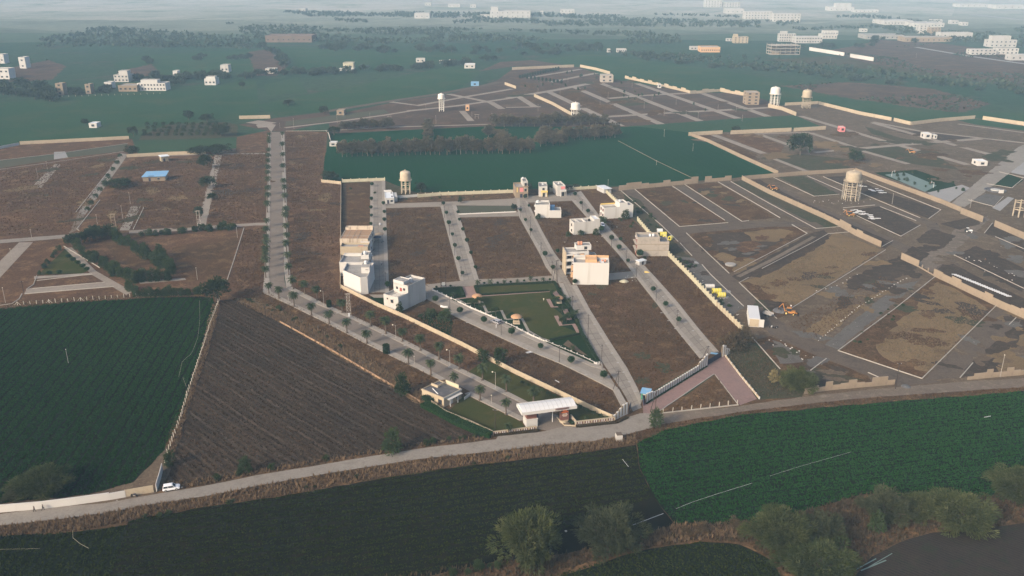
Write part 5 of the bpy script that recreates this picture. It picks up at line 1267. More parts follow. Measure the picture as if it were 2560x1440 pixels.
# white slotted wall: pairs of white fins with brown slots
def fin_wall(label, a, b, n, h, grow=None):
    A, B = Vector(U2(a)), Vector(U2(b)); d = B - A; an = math.atan2(d.y, d.x); ln = d.length
    w = thing('slotted_wall', label, 'wall', (A.x, A.y, 0))
    ubox('plinth', M['offwhite'], w, (d.x/2, d.y/2, .1), (ln, .3, .5), an)
    for i in range(n):
        hh = h * (grow[i] if grow else 1)
        p = d * ((i + .5) / n)
        ubox('fin', M['white'], w, (p.x, p.y, hh/2), (ln/n*.52, .42, hh), an)
        q = d * ((i + .02) / n)
        ubox('slot_panel', M['tanwall'], w, (q.x, q.y, hh*.46), (ln/n*.5, .2, hh*.92), an)
    return w
fin_wall('white wall of upright fins along the red paver path', (1614,1008), (1768,914), 27, 2.2, [1.5,1.4,1.3]+[1]*20+[1.5,1.6,1.9,2.1])
fin_wall('white stepped fin wall at the corner of the cream wall', (1532,1052), (1569,1034), 5, 2.6, [.7,.9,1.2,1.5,1.5])
fin_wall('white fins beyond the dark gate', (1804,893), (1824,884), 4, 2.6, [1.7,1.5,1,.8])
def slot_wall(label, a, b, n):
    A, B = Vector(U2(a)), Vector(U2(b)); d = B - A; an = math.atan2(d.y, d.x); ln = d.length
    w = thing('slotted_wall', label, 'wall', (A.x, A.y, 0))
    ubox('coping', M['cream'], w, (d.x/2, d.y/2, 1.25), (ln, .35, .22), an)
    ubox('plinth', M['cream'], w, (d.x/2, d.y/2, .1), (ln, .3, .35), an)
    for i in range(n + 1):
        p = d * (i / n); ubox('pillar', M['cream'], w, (p.x, p.y, .6), (.45, .34, 1.2), an)
        if i < n:
            m = d * ((i + .5) / n); ubox('back_panel', M['maroon'], w, (m.x, m.y, .65), (ln/n, .08, 1.0), an)
            for s in (-.32, -.2, .2, .32)[:4]:
                q = d * ((i + .5 + s*.55) / n); ubox('baluster', M['white'], w, (q.x, q.y, .68), (.16, .22, .95), an)
    return w
slot_wall('slotted cream wall left of the entrance', (1232,1089), (1340,1075), 6)
slot_wall('slotted cream wall right of the entrance', (1440,1063), (1536,1052), 5)
slot_wall('slotted cream wall returning beside the entrance sign', (1427,1046), (1440,1062), 2)
# dark gates
gt = thing('sliding_gate', 'dark navy gate across the right hand street', 'gate', (*U2((1769,913)), 0))
A, B = Vector(U2((1769,913))), Vector(U2((1802,893))); d = B - A; an = math.atan2(d.y, d.x)
ubox('gate_leaf', M['navy'], gt, (d.x*.25, d.y*.25, 1.0), (d.length*.49, .1, 1.9), an); ubox('gate_leaf', M['navy'], gt, (d.x*.75, d.y*.75, 1.0), (d.length*.49, .1, 1.9), an)
ubox('top_rail', M['iron'], gt, (d.x*.5, d.y*.5, 2.05), (d.length, .14, .14), an)
for nm, a, b, lab in (('gate', (1571,1036), (1577,1020), 'dark swung open gate leaf beside the white fins'), ('gate', (1606,1000), (1609,1016), 'dark open gate leaf beside the blue roofed booth')):
    g_ = thing('gate_leaf', lab, 'gate', (*U2(a), 0)); A, B = Vector(U2(a)), Vector(U2(b)); d = B - A; an = math.atan2(d.y, d.x)
    ubox('panel', M['navy'], g_, (d.x/2, d.y/2, 1.2), (d.length, .08, 2.0), an); ubox('post', M['iron'], g_, (0, 0, 1.2), (.15, .15, 2.4), an)
# posts
post_m = MB().box(-.09,.09,-.09,.09,-.1,1.7).mesh('post', M['post'])
def post_fence(label, pts, step, brace=()):
    P = [Vector(U2(p)) for p in pts]
    w = thing('post_fence', label, 'fence', (P[0].x, P[0].y, 0))
    L_, ln = resample([tuple(p) for p in P], 1); n = int(ln / step); Q, _ = resample([tuple(p) for p in P], n)
    for i, q in enumerate(Q):
        o = link('post', post_m, w, (q.x - P[0].x, q.y - P[0].y, 0)); o.rotation_euler = (rnd.uniform(-.08,.08), rnd.uniform(-.08,.08), 0); o.scale = (1, 1, rnd.uniform(.85, 1.1))
        if i in brace:
            for s in (-1, 1):
                c = q - P[0]; MB().bar((c.x + s*1.3, c.y, 0), (c.x, c.y, 1.5), .08, .08, 4).build('brace', M['post'], w)
    mb = MB()
    for z in (.6, 1.2):
        for a, b in zip(Q, Q[1:]): mb.bar((a.x-P[0].x, a.y-P[0].y, z), (b.x-P[0].x, b.y-P[0].y, z), .008, .008, 3, False)
    mb.build('wire', M['iron'], w)
post_fence('row of white concrete posts along the top of the left crop field', [(44,763),(150,756),(260,748),(350,742),(505,733)], 2.35, (0, 5, 10, 21, 32))
post_fence('line of white concrete posts between the crop and stubble fields', [(549,752),(530,800),(500,895),(470,985),(448,1060),(425,1118),(412,1160)], 2.4)
post_fence('row of white posts round the far farm plot', [(112,250),(140,243),(400,235)], 6)
post_fence('white posted kerb on the road side of the triangular plot', [(1658,1033),(1740,1024),(1843,1013)], 2.8)
kerb([(1655,1034),(1846,1013)], .3, .35); kerb([(1642,1033),(1785,936)], .25, .25); kerb([(1787,937),(1845,1012)], .25, .25); wall('low cream wall along the right edge of the red paver path', [(1808,885),(1850,940),(1898,998)], .8, M['cream'], 3, .3, M['white'], .15, .35)
# ------------------------------------------------------------------ houses
class House:
    """local frame: s runs along the camera side from A to B, t away from it, z up"""
    def __init__(h, name, label, A, B, cat='house', px=True, group=None):
        a = Vector(U2(A)) if px else Vector(A); b = Vector(U2(B)) if px else Vector(B)
        d = b - a; h.w = d.length
        h.o = thing(name, label, cat, (a.x, a.y, 0), math.atan2(d.y, d.x), group)
    def block(h, s0, s1, t0, t1, z0, z1, wall='white', roof='roof', par=.9, name='wall', th=.2):
        """walls with a parapet and a roof slab set down inside it"""
        mb = MB(); zr = z1 - par
        if par > .05:
            o = [(s0,t0),(s1,t0),(s1,t1),(s0,t1)]; i = [(s0+th,t0+th),(s1-th,t0+th),(s1-th,t1-th),(s0+th,t1-th)]
            vs = [(*p, z0) for p in o] + [(*p, z1) for p in o] + [(*p, z1) for p in i] + [(*p, zr) for p in i]
            fs = []
            for k in range(4):
                j = (k+1) % 4
                fs += [(k, j, 4+j, 4+k), (4+k, 4+j, 8+j, 8+k), (8+k, 8+j, 12+j, 12+k)]
            mb.add(vs, fs)
            mb.build(name, M[wall], h.o)
            MB().box(s0+th, s1-th, t0+th, t1-th, zr-.2, zr).build('roof', M[roof], h.o)
        else:
            MB().box(s0, s1, t0, t1, z0, z1).build(name, M[wall], h.o)
            MB().box(s0-.15, s1+.15, t0-.15, t1+.15, z1, z1+.16).build('roof', M[roof], h.o)
    def box(h, name, s0, s1, t0, t1, z0, z1, mat): return MB().box(s0, s1, t0, t1, z0, z1).build(name, M[mat], h.o)
    def win(h, face, c, z, w=1.1, ht=1.3, edge=0.0, frame='frame', pane='glass', name='window', shade=True):
        """frame of four bars round a pane; edge: the s or t of that face"""
        f = .09
        def bx(a0, a1, z0, z1, d0, d1):
            if face == 'f': return (a0, a1, edge - d1, edge - d0, z0, z1)
            if face == 'b': return (a0, a1, edge + d0, edge + d1, z0, z1)
            if face == 'l': return (edge - d1, edge - d0, a0, a1, z0, z1)
            return (edge + d0, edge + d1, a0, a1, z0, z1)
        mb = MB()
        for r_ in ((c-w/2-f, c-w/2, z-f, z+ht+f), (c+w/2, c+w/2+f, z-f, z+ht+f), (c-w/2, c+w/2, z-f, z), (c-w/2, c+w/2, z+ht, z+ht+f)): mb.box(*bx(*r_, .003, .09))
        o = mb.build(name, M[frame], h.o)
        p = MB().box(*bx(c-w/2, c+w/2, z, z+ht, .003, .035)).build('pane', M[pane], o)
        if shade and name == 'window': MB().box(*bx(c-w/2-.2, c+w/2+.2, z+ht+.15, z+ht+.24, .003, .5)).build('sunshade', M['white'], h.o)
    def tank(h, s, t, z, r=.65, ht=1.3, mat='plastic'):
        MB().lathe([(r*.95,0),(r,.1),(r,ht*.8),(r*.8,ht*.93),(r*.3,ht),(r*.25,ht+.12)], s, t, z, 14).build('water_tank', M[mat], h.o)
# --- row houses on the left street (from the far one to the corner one)
XL = U2((852,640)); XR = U2((921,640))
def rowhouse(label, by, dep, x0=852, x1=921): 
    a, b = U2((x0, by)), U2((x1, by)); return House('row_house', label, a, b, px=False), dep
h, d = rowhouse('row house with brown roof and rain streaked white wall', 632, 15, 851.5, 922)
h.block(0, h.w, 0, 15.5, 0, 7.0, 'stained', 'roofbrown', .25); h.block(0, h.w, 15.5, 18.6, 0, 7.9, 'stained', 'roofbrown', .9, 'rear_wall')
for s in (.2,.42,.6): h.box('roof_beam', h.w*s, h.w*s+.12, .3, 15.3, 6.82, 6.9, 'cement')
h.box('roof_ridge', .2, h.w-.2, 5.0, 5.15, 6.82, 6.95, 'cement')
for s in (.18,.45,.8): h.box('roof_post', h.w*s, h.w*s+.1, 15.4, 15.5, 7.0, 9.2, 'iron')
for s in (.1,.28,.47,.63,.8): h.box('drain_pipe', h.w*s, h.w*s+.09, -.09, 0, .5, 6.9, 'tanwall')
for k in (3, 8, 13): h.win('r', k, 1.2, edge=h.w); h.win('r', k, 4.4, edge=h.w)
h, d = rowhouse('row house with a narrow light well beside a stair block', 645, 8)
h.block(0, h.w, 0, 6.2, 0, 5.6, 'cream', 'roof', .9); h.block(h.w*.66, h.w, 6.2, 13, 0, 6.0, 'white', 'roof', .8, 'stair_room')
h.box('light_well_floor', 0, h.w*.66, 6.2, 13, 0, .6, 'roofdark'); h.box('side_wall', 0, .2, 6.2, 13, 0, 2.6, 'cream')
h.box('roof_patch', h.w*.6, h.w*.8, .8, 4, 4.72, 4.8, 'terracotta'); h.tank(h.w*.76, 10.5, 5.3)
for k in (3, 10): h.win('r', k, 1.2, edge=h.w)
h, d = rowhouse('white row house with a gravel terrace and rooftop tank', 690, 12, 850.5, 921)
h.block(0, h.w, 0, 13, 0, 6.4, 'white', 'roof', .9); h.block(h.w*.72, h.w, 4, 10, 6.4, 8.4, 'white', 'roof', .5, 'stair_room')
h.tank(h.w*.84, 6, 8.0, .7, 1.6); h.box('terrace_wall', 0, h.w*.72, 10.6, 10.8, 5.6, 6.6, 'white'); h.tank(1.2, 11.6, 5.5, .45, .7, 'blue')
for k in (2, 6.5, 11): h.win('r', k, 1.2, edge=h.w); h.win('r', k, 4.2, edge=h.w)
# corner house on its slanting plot
c0, c1, c2 = Vector(U2((860,718))), Vector(U2((903,737))), Vector(U2((921,735)))
ch = thing('corner_house', 'bright white corner house with a slanting wall and roof terrace', 'house', (c0.x, c0.y, 0))
dep = 10.0; base = [Vector((0, 0)), c1 - c0, c2 - c0, c2 - c0 + Vector((0, dep + (c0-c2).y)), Vector((0, dep))]
def ring(pts, z0, z1, par, th, wmat, rmat, parent, nm='wall'):
    n = len(pts); cen = sum(pts, Vector((0, 0))) / n
    inn = [p + (cen - p).normalized() * th * 1.4 for p in pts]
    vs = [(p.x,p.y,z0) for p in pts] + [(p.x,p.y,z1) for p in pts] + [(p.x,p.y,z1) for p in inn] + [(p.x,p.y,z1-par) for p in inn]
    fs = []
    for k in range(n):
        j = (k+1) % n; fs += [(k,j,n+j,n+k), (n+k,n+j,2*n+j,2*n+k), (2*n+k,2*n+j,3*n+j,3*n+k)]
    MB().add(vs, fs).build(nm, M[wmat], parent)
    MB().add([(p.x,p.y,z1-par) for p in inn], [tuple(range(n))]).build('roof', M[rmat], parent)
ring(base, 0, 7.6, .9, .2, 'white', 'roof', ch)
x1_ = (c2 - c0).x
MB().box(x1_-3.6, x1_-.1, -1.2, 4.4, 6.7, 9.4).build('stair_room', M['white'], ch); MB().box(x1_-3.7, x1_, -1.3, 4.5, 9.4, 9.55).build('stair_room_roof', M['roof'], ch)
MB().box(x1_-3.62, x1_-3.6, .2, 1.1, 6.75, 8.8).build('door', M['navy'], ch)
MB().lathe([(.7,0),(.72,1.2),(.5,1.5),(.2,1.6)], x1_-2.2, 2.6, 9.55, 14).build('water_tank', M['plastic'], ch)
MB().lathe([(.55,0),(.55,.05)], x1_-1.4, -1.3, 8.4, 14).build('dish', M['steel'], ch)
# --- tall corner house by the park street
h = House('corner_house', 'tall white house with a roof room and red door beside the cream wall', (997,782), (1065,749))
W = h.w
h.block(0, W*.36, 0, 7.5, 0, 6.4, 'offwhite', 'roof', .9); h.block(W*.36, W, 0, 7.5, 0, 9.4, 'offwhite', 'roof', .9)
h.block(W*.36, W*.62, 2.2, 7.5, 9.0, 10.6, 'white', 'roof', .3, 'roof_room'); h.tank(W*.68, 3, 8.6, .75, 2.0)
h.box('roof_slab', W*.4, W*.58, .3, 2.1, 9.3, 9.45, 'roofdark')
h.win('l', 2, 7.0, .8, .9, W*.36, shade=False); h.win('l', 5.6, 7.0, .8, .9, W*.36, shade=False); h.win('l', 3.7, 5.6, .9, 2.1, W*.36, 'red', 'red', 'door')
for k in range(6): h.box('pergola_bar', .3 + k*.8, .42 + k*.8, .4, 3.4, 6.5, 6.62, 'white')
h.win('l', 3.2, 3.6, 1.2, 1.3, 0); h.win('l', 5.5, 4.6, .5, .5, 0, shade=False); h.win('b', 3, 4, edge=7.5); h.win('b', 9, 4, edge=7.5)
h.box('porch_slab', W, W+2.4, 1, 5, 2.4, 2.6, 'cement'); h.box('porch_post', W+2.1, W+2.3, 1.1, 1.3, 0, 2.4, 'cement'); h.box('porch_post', W+2.1, W+2.3, 4.7, 4.9, 0, 2.4, 'cement')
# --- white house with blue terrace shed
h = House('white_house', 'white stepped house with a blue shed on its terrace', (1338,545), (1403,545)); W = h.w
h.block(0, W*.56, 0, 7, 0, 7.4, 'white', 'roof', .9); h.block(W*.56, W, 0, 7, 0, 4.2, 'white', 'roof', .9)
h.box('terrace_shed', W*.57, W*.74, 3.5, 6.6, 3.3, 5.4, 'blue'); h.box('shed_roof', W*.55, W*.76, 3.2, 6.8, 5.4, 5.55, 'blue')
h.box('roof_screen', W*.22, W*.54, 5.8, 6, 7.2, 8.2, 'white'); h.tank(W*.1, 4, 7.3, .8, 1.5)
for z in (1.2, 4.2): h.win('l', 2.2, z, 1.6, 1.6, 0); h.win('l', 5, z, 1.2, 1.4, 0)
# --- grey white box house
h = House('weathered_house', 'weathered white box house with a parked car behind it', (1434,588), (1499,583)); W = h.w
h.block(0, W*.78, 0, 7, 0, 6.6, 'offwhite', 'roof', 1.0); h.block(W*.78, W, 0, 7, 0, 7.6, 'offwhite', 'sheet', .4, 'stair_room')
h.box('inner_wall', W*.2, W*.24, .2, 6.8, 5.6, 6.5, 'offwhite'); h.box('inner_wall', W*.45, W*.49, .2, 6.8, 5.6, 6.5, 'offwhite'); h.tank(W*.13, 2, 5.6, .5, 1, 'steel'); h.tank(W*.68, 4, 5.6, .5, 1.2, 'black')
for z in (1, 3.9): h.win('l', 3.4, z, 1.4, 1.4, 0); h.win('r', 3.4, z, 1.4, 1.6, W)
# --- long white house
h = House('white_house', 'long bright white house with a central stair block', (1510,548), (1582,543)); W = h.w
h.block(0, W*.52, 0, 7, 0, 6.2, 'white', 'roof', .9); h.block(W*.52, W*.8, 0, 7, 0, 8.4, 'white', 'roof', .7, 'stair_room'); h.block(W*.8, W, 0, 7, 0, 7.0, 'white', 'roof', .9)
h.tank(W*.6, 3.5, 8.0, .7, 1.3); h.box('terrace_screen', .2, W*.5, 6.6, 6.8, 6.2, 6.9, 'yellow')
for z in (1, 3.9): h.win('l', 2, z, 1.6, 1.5, 0, 'red'); h.win('l', 5, z, 1.4, 1.6, 0, 'red')
# --- bare cement house
h = House('cement_house', 'bare cement house with red window frames and two roof tanks', (1592,641), (1671,641)); W = h.w
h.block(0, W*.7, 0, 8, 0, 9.4, 'cement', 'roof', 1.0); h.block(W*.7, W, 0, 8, 0, 7.2, 'cement', 'roof', 1.0)
h.tank(W*.44, 5, 8.4, .6, 1.1); h.tank(W*.54, 5, 8.4, .6, 1.1)
for z in (3.6, 6.4): h.win('l', 2.0, z, 1.5, 1.7, 0, 'red'); h.win('l', 5.2, z, 1.6, 1.7, 0, 'red')
h.win('l', 3, .2, 1.2, 2.2, 0, 'red', 'red', 'door'); h.box('balcony', -1.1, 0, .4, 7.6, 3.0, 3.15, 'cement'); h.box('balcony', -1.1, 0, .4, 7.6, 5.95, 6.1, 'cement')
for z in (2.9, 5.8): h.box('floor_band', 0, W, -.04, 0, z, z+.22, 'tanwall')
# --- big white house with orange terrace
h = House('big_white_house', 'big white house with an orange terrace block on its roof', (1432,711), (1521,713)); W = h.w
h.block(0, W, 0, 7.6, 0, 9.9, 'white', 'roof', 1.0)
h.block(W*.34, W*.66, 2.4, 7.2, 8.9, 10.6, 'orange', 'orange', .12, 'terrace_room'); h.box('terrace_wing', W*.66, W*.74, 1, 3, 8.9, 9.6, 'orange'); h.box('terrace_screen', .3, W*.34, 7.0, 7.3, 9.9, 11.0, 'grey')
h.box('terrace_slab', W*.72, W*.86, 3, 7, 9.0, 9.3, 'sheet'); h.tank(W*.9, 5, 8.9, .5, 1.1, 'terracotta'); h.tank(W*.82, 4.6, 8.9, .45, 1.0, 'terracotta')
h.box('rear_parapet', 0, W, 7.3, 7.6, 9.9, 10.9, 'orange')
for z in (1, 4, 6.9): h.win('l', 2.4, z, 1.6, 1.8, 0, 'terracotta'); h.win('l', 5.4, z, 1.4, 1.8, 0, 'terracotta')
for z in (3, 6): h.box('balcony', -1.0, 0, .6, 7.2, z, z+.18, 'orange')
# --- balconied house behind it
h = House('balcony_house', 'white house with stacked balconies and two orange roof pots', (1416,688), (1494,685)); W = h.w
h.block(0, W*.72, 1.6, 8, 0, 10.2, 'white', 'roof', .5); h.block(W*.72, W, 1.6, 8, 0, 7.6, 'white', 'roof', .9); h.block(W*.34, W*.82, 3.4, 8, 10.2, 12.4, 'white', 'roof', .3, 'roof_room')
for z in (3.2, 6.4): 
    h.box('balcony', -.2, W*.34, -.2, 1.6, z, z+.2, 'white'); h.box('balcony_rail', -.2, W*.34, -.2, -.05, z+.2, z+1.1, 'white'); h.box('balcony_rail', -.2, -.05, -.05, 1.6, z+.2, z+1.1, 'white')
h.block(-.2, W*.34, -.2, 1.6, 9.0, 9.6, 'white', 'roof', .3, 'canopy')
h.box('side_fin', -.55, -.2, -.2, 8, 0, 10.6, 'cream'); h.box('column', W*.3, W*.34, -.15, .1, 0, 9.0, 'white')
for z in (1.0, 4.2, 7.3): h.win('f', W*.1, z, 1.6, 1.7, 1.6, shade=False); h.win('f', W*.24, z, 1.2, 1.7, 1.6, 'frame', 'orange' if z > 4.5 else 'glass', shade=False)
h.win('f', W*.5, 7.2, 2.0, 2.0, 1.6, 'frame', 'orange', shade=False); h.win('f', W*.64, 10.6, 1.2, 1.3, 3.4)
for s in (.44, .52): h.tank(W*s, 5, 12.3, .55, 1.5, 'terracotta')
# --- narrow houses below the green field
h = House('narrow_house', 'three storey narrow house with a pink panel', (1289,495), (1320,494)); W = h.w
h.block(0, W*.66, 0, 11, 0, 6.6, 'tanwall', 'roof', .8); h.block(W*.6, W, .6, 10, 6.6, 9.6, 'offwhite', 'roof', .7, 'roof_room'); h.block(W*.66, W, 0, 11, 0, 7.0, 'cream', 'roof', .8, 'front_wall')
h.box('pink_panel', W*.34, W*.62, -.1, -.003, 3.6, 6.0, 'pink'); h.box('yellow_stripe', W*.1, W*.16, -.08, -.003, 3.4, 6.2, 'yellow')
for z in (3.8, 7.2): h.win('f', W*.8, z, 1.2, 1.6, 0); h.box('balcony', W*.64, W+.2, -1.0, -.003, z-.5, z-.35, 'tanwall')
h.win('f', W*.45, .1, 1.4, 2.2, 0, 'frame', 'navy', 'door'); h.win('f', W*.82, .1, 1.8, 2.2, 0, 'frame', 'glass', 'door'); h.tank(W*.7, 7, 9.5, .6, 1.1)
h = House('narrow_house', 'pale narrow house with a yellow porch', (1347,492), (1368,492)); W = h.w
h.block(0, W, 0, 11, 0, 6.2, 'offwhite', 'roof', .8); h.box('porch_slab', W*.25, W+.2, -1.2, 0, 2.9, 3.1, 'yellow'); h.box('porch_rail', W*.25, W+.2, -1.2, -1.05, 3.1, 4.0, 'yellow')
for s in (.3, .95): h.box('porch_post', W*s, W*s+.2, -1.2, -1.0, 0, 2.9, 'yellow')
h.win('f', W*.6, .1, 1.3, 2.2, 0, 'yellow', 'glass', 'door'); h.win('f', W*.55, 4, 1.2, 1.3, 0); h.tank(W*.5, 5, 6.1, .55, 1)
h = House('narrow_house', 'pale narrow house with a pink balcony above an open porch', (1393,491), (1413,490)); W = h.w
h.block(0, W, 0, 11, 0, 6.4, 'offwhite', 'roof', .8); h.box('pink_panel', W*.45, W*.95, -.1, -.003, 4.2, 5.8, 'pink'); h.box('balcony', W*.3, W+.3, -1.3, -.003, 3.0, 3.2, 'white'); h.box('balcony_rail', W*.3, W+.3, -1.3, -1.15, 3.2, 4.1, 'white')
h.box('porch_post', W*.3, W*.42, -1.3, -1.1, 0, 3.0, 'white'); h.box('porch_post', W+.1, W+.3, -1.3, -1.1, 0, 3.0, 'white'); h.win('f', W*.7, .1, 1.6, 2.3, 0, 'frame', 'glass', 'door'); h.tank(W*.4, 5, 6.2, .5, .9)
# --- service block, booth, huts
h = House('service_block', 'low grey service block with two slit windows', (964,510), (986,509)); W = h.w
h.block(0, W, 0, 15, 0, 3.4, 'grey', 'sheet', .25); h.box('roof_lip', -.1, W-.8, 14.6, 15.2, 3.4, 4.4, 'white')
for t_ in (3, 11): h.box('roof_vent', W*.72, W*.86, t_, t_+1, 3.15, 3.7, 'roofdark')
h.box('rear_wing', W, W+2, 4, 14, 0, 3, 'grey'); h.win('f', W*.3, .1, 1.0, 2.1, 0, 'frame', 'navy', 'door'); h.win('f', W*.7, 1.1, 1.2, 1.1, 0)
h = House('guard_booth', 'green sided booth with a blue sheet roof', (1602,1000), (1622,1003)); W = h.w
h.box('wall', 0, W, 0, 2.6, 0, 2.5, 'green'); MB().add([(-.3,-.4,2.5),(W+.3,-.4,2.5),(W+.3,3.0,2.9),(-.3,3.0,2.9),(-.3,-.4,2.58),(W+.3,-.4,2.58),(W+.3,3.0,2.98),(-.3,3.0,2.98)], [(0,3,2,1),(4,5,6,7),(0,1,5,4),(1,2,6,5),(2,3,7,6),(3,0,4,7)]).build('roof', M['blue'], h.o)
h.win('f', W*.5, 1.0, 1.0, 1.0, 0, 'green'); h.win('l', 1.3, .05, .9, 2.0, 0, 'green', 'navy', 'door')
h = House('tin_shed', 'pale tin shed at the end of the pale yellow wall', (1510,484), (1528,482), 'shed'); W = h.w
h.box('wall', 0, W, 0, 9, 0, 2.6, 'grey'); h.box('roof', -.3, W+.3, -.4, 9.4, 2.6, 2.75, 'sheet'); h.win('f', W*.5, .05, 1.2, 2, 0, 'frame', 'navy', 'door')
h = House('white_hut', 'little white hut with a tin roof beside the right hand street', (1598,665), (1615,661), 'hut'); W = h.w
h.box('wall', 0, W, 0, 2.4, 0, 2.0, 'offwhite'); h.box('roof', -.2, W+.2, -.3, 2.7, 2.0, 2.15, 'sheet'); h.win('f', W*.5, .05, .9, 1.7, 0, 'frame', 'navy', 'door')
h = House('white_container', 'long white container cabin beside the mud road', (1871,818), (1898,820), 'container'); W = h.w
h.box('wall', 0, W, 0, 13.5, .25, 3.6, 'white'); h.box('roof', -.06, W+.06, -.06, 13.56, 3.6, 3.72, 'plastic')
for k in range(9): h.box('rib', -.05, 0, .8+k*1.5, .95+k*1.5, .3, 3.5, 'white')
h.box('skid', .2, .5, 0, 13.5, 0, .25, 'iron'); h.box('skid', W-.5, W-.2, 0, 13.5, 0, .25, 'iron'); h.box('open_door', W, W+1.6, .1, .18, .3, 3.4, 'white'); h.box('door_frame', .3, W-.3, -.05, 0, .4, 3.4, 'cream')
# --- gatehouse
h = House('gatehouse', 'single storey cream gatehouse with a dark flat roof', (1110,1019), (1154,996)); W = h.w
D = 9.6
h.block(0, W, 0, D, 0, 3.4, 'cream', 'roofdark', .35); h.box('roof_edge', -.15, W+.15, -.15, -.003, 2.8, 3.35, 'grey'); h.box('roof_edge', -.15, -.003, 0, D+.15, 2.9, 3.35, 'cream')
for k in (1.6, 6.4): h.win('l', k, .7, 1.5, 1.5, 0, 'frame', shade=False)
h.win('f', W*.75, .9, 1.2, 1.2, 0, 'white'); h.win('f', W*.42, .05, 1.0, 2.1, 0, 'white', 'white', 'door'); h.box('porch_slab', W*.15, W*.9, -1.3, -.16, 2.45, 2.6, 'white'); h.box('porch_post', W*.2, W*.24, -1.2, -1.05, 0, 2.45, 'white'); h.box('porch_post', W*.62, W*.66, -1.2, -1.05, 0, 2.45, 'white')
h.box('parapet_wall', W-.25, W, 1, 6.6, 3.4, 4.5, 'yellowwall'); h.box('roof_kerb', W*.5, W*.98, 6.4, 6.6, 3.4, 4.0, 'cream'); h.box('roof_kerb', W*.5, W*.55, 6.6, D-.2, 3.1, 3.9, 'cream')
MB().bar((.8, 3.2, 3.35), (2.4, 7.2, 3.35), .14, .14, 6).build('roof_pipe', M['plastic'], h.o); h.box('stair_flight', W*.98, W+.9, 1, 4, 2.4, 3.0, 'white')
# low screen beside the gatehouse
wall('white low screen board right of the gatehouse', [(1161,1000),(1175,990)], 1.0, M['white'], 3, .15, name='screen_board')
# --- entrance gate canopy
e0, e1 = U(1320,1068), U(1418,1048)
gate = House('entrance_canopy', 'white curved entrance canopy on a maroon pier and a sign pylon', (1312,1066), (1424,1051), 'gate'); W = gate.w
n = 12; z0 = 5.2
vs, fs = [], []
for k in range(n + 1):
    s = -1.4 + (W + 2.6) * k / n
    for t_, z in ((-2.2, z0), (-2.2, z0+.75), (-1.0, z0+1.25), (.8, z0+1.55), (2.4, z0+1.2), (3.4, z0+.75), (3.4, z0)): vs.append((s, t_, z))
for k in range(n):
    for j in range(6): fs.append((k*7+j, (k+1)*7+j, (k+1)*7+j+1, k*7+j+1))
    fs.append((k*7+6, (k+1)*7+6, (k+1)*7, k*7))
fs += [tuple(range(6,-1,-1)), tuple(n*7+i for i in range(7))]
MB().add(vs, fs).build('canopy', M['plastic'], gate.o)
for k in range(1, n):
    s = -1.4 + (W + 2.6) * k / n
    mb = MB()
    pr = ((-2.2, z0+.75), (-1.0, z0+1.25), (.8, z0+1.55), (2.4, z0+1.2), (3.4, z0+.75))
    for (a, b), (c, e) in zip(pr, pr[1:]): mb.bar((s, a, b+.02), (s, c, e+.02), .05, .05, 4)
    mb.build('roof_seam', M['grey'], gate.o)
gate.box('fascia', -1.6, W+1.4, -2.45, -2.2, z0-.1, z0+.8, 'white'); gate.box('fascia', -1.6, W+1.4, 3.4, 3.65, z0-.1, z0+.8, 'white'); gate.box('fascia', -1.62, -1.38, -2.2, 3.4, z0-.1, z0+.8, 'white'); gate.box('fascia', W+1.2, W+1.42, -2.2, 3.4, z0-.1, z0+.8, 'white')
for k in range(12): gate.box('louvre', W*.62 + k*.36, W*.62 + k*.36 + .16, -2.6, -2.45, z0+.2, z0+.85, 'maroon')
gate.box('pier', .4, 3.4, -.8, 2.4, 2.6, z0, 'maroon'); gate.box('pier_base', .2, 3.6, -1.2, 2.6, 0, 2.6, 'white'); gate.box('pier_top', .1, 3.7, -1.3, 2.7, 2.6, 2.75, 'white')
gate.box('pier_side', 3.4, 4.0, -.6, 2.2, 0, z0, 'navy')
sx = W * .78
gate.box('sign_pylon', sx, sx+2.6, -.7, .5, .6, z0-.02, 'maroon')
for z, wd in ((4.3, 1.7), (3.85, 1.3), (3.3, 2.0)): gate.box('sign_emblem', sx+1.3-wd/2, sx+1.3+wd/2, -.78, -.703, z, z+.34, 'sign')
for z, wd in ((2.8, 1.5), (2.4, 1.7), (2.05, 1.2)): gate.box('sign_line', sx+1.3-wd/2, sx+1.3+wd/2, -.76, -.703, z, z+.14, 'signw')
MB().lathe([(1.4,0),(1.4,.7),(1.25,.75)], sx+1.2, -.2, 0, 12).build('planter', M['cream'], gate.o)
MB().bar((W*.62, .3, 0), (W*.62, .3, z0), .12, .12, 8).build('post', M['white'], gate.o)
# boundary pillar by the road
h = House('roadside_pillar', 'squat white block pillar on the dry verge opposite the entrance', (1541,1105), (1556,1104), 'pillar'); W = h.w
h.box('body', 0, W, 0, 1.7, 0, 2.0, 'offwhite'); h.box('rubble_top', .1, W-.1, .1, 1.5, 2.0, 2.35, 'bark'); h.box('ledge', -.06, W+.06, -.06, 1.76, 1.5, 1.62, 'offwhite')
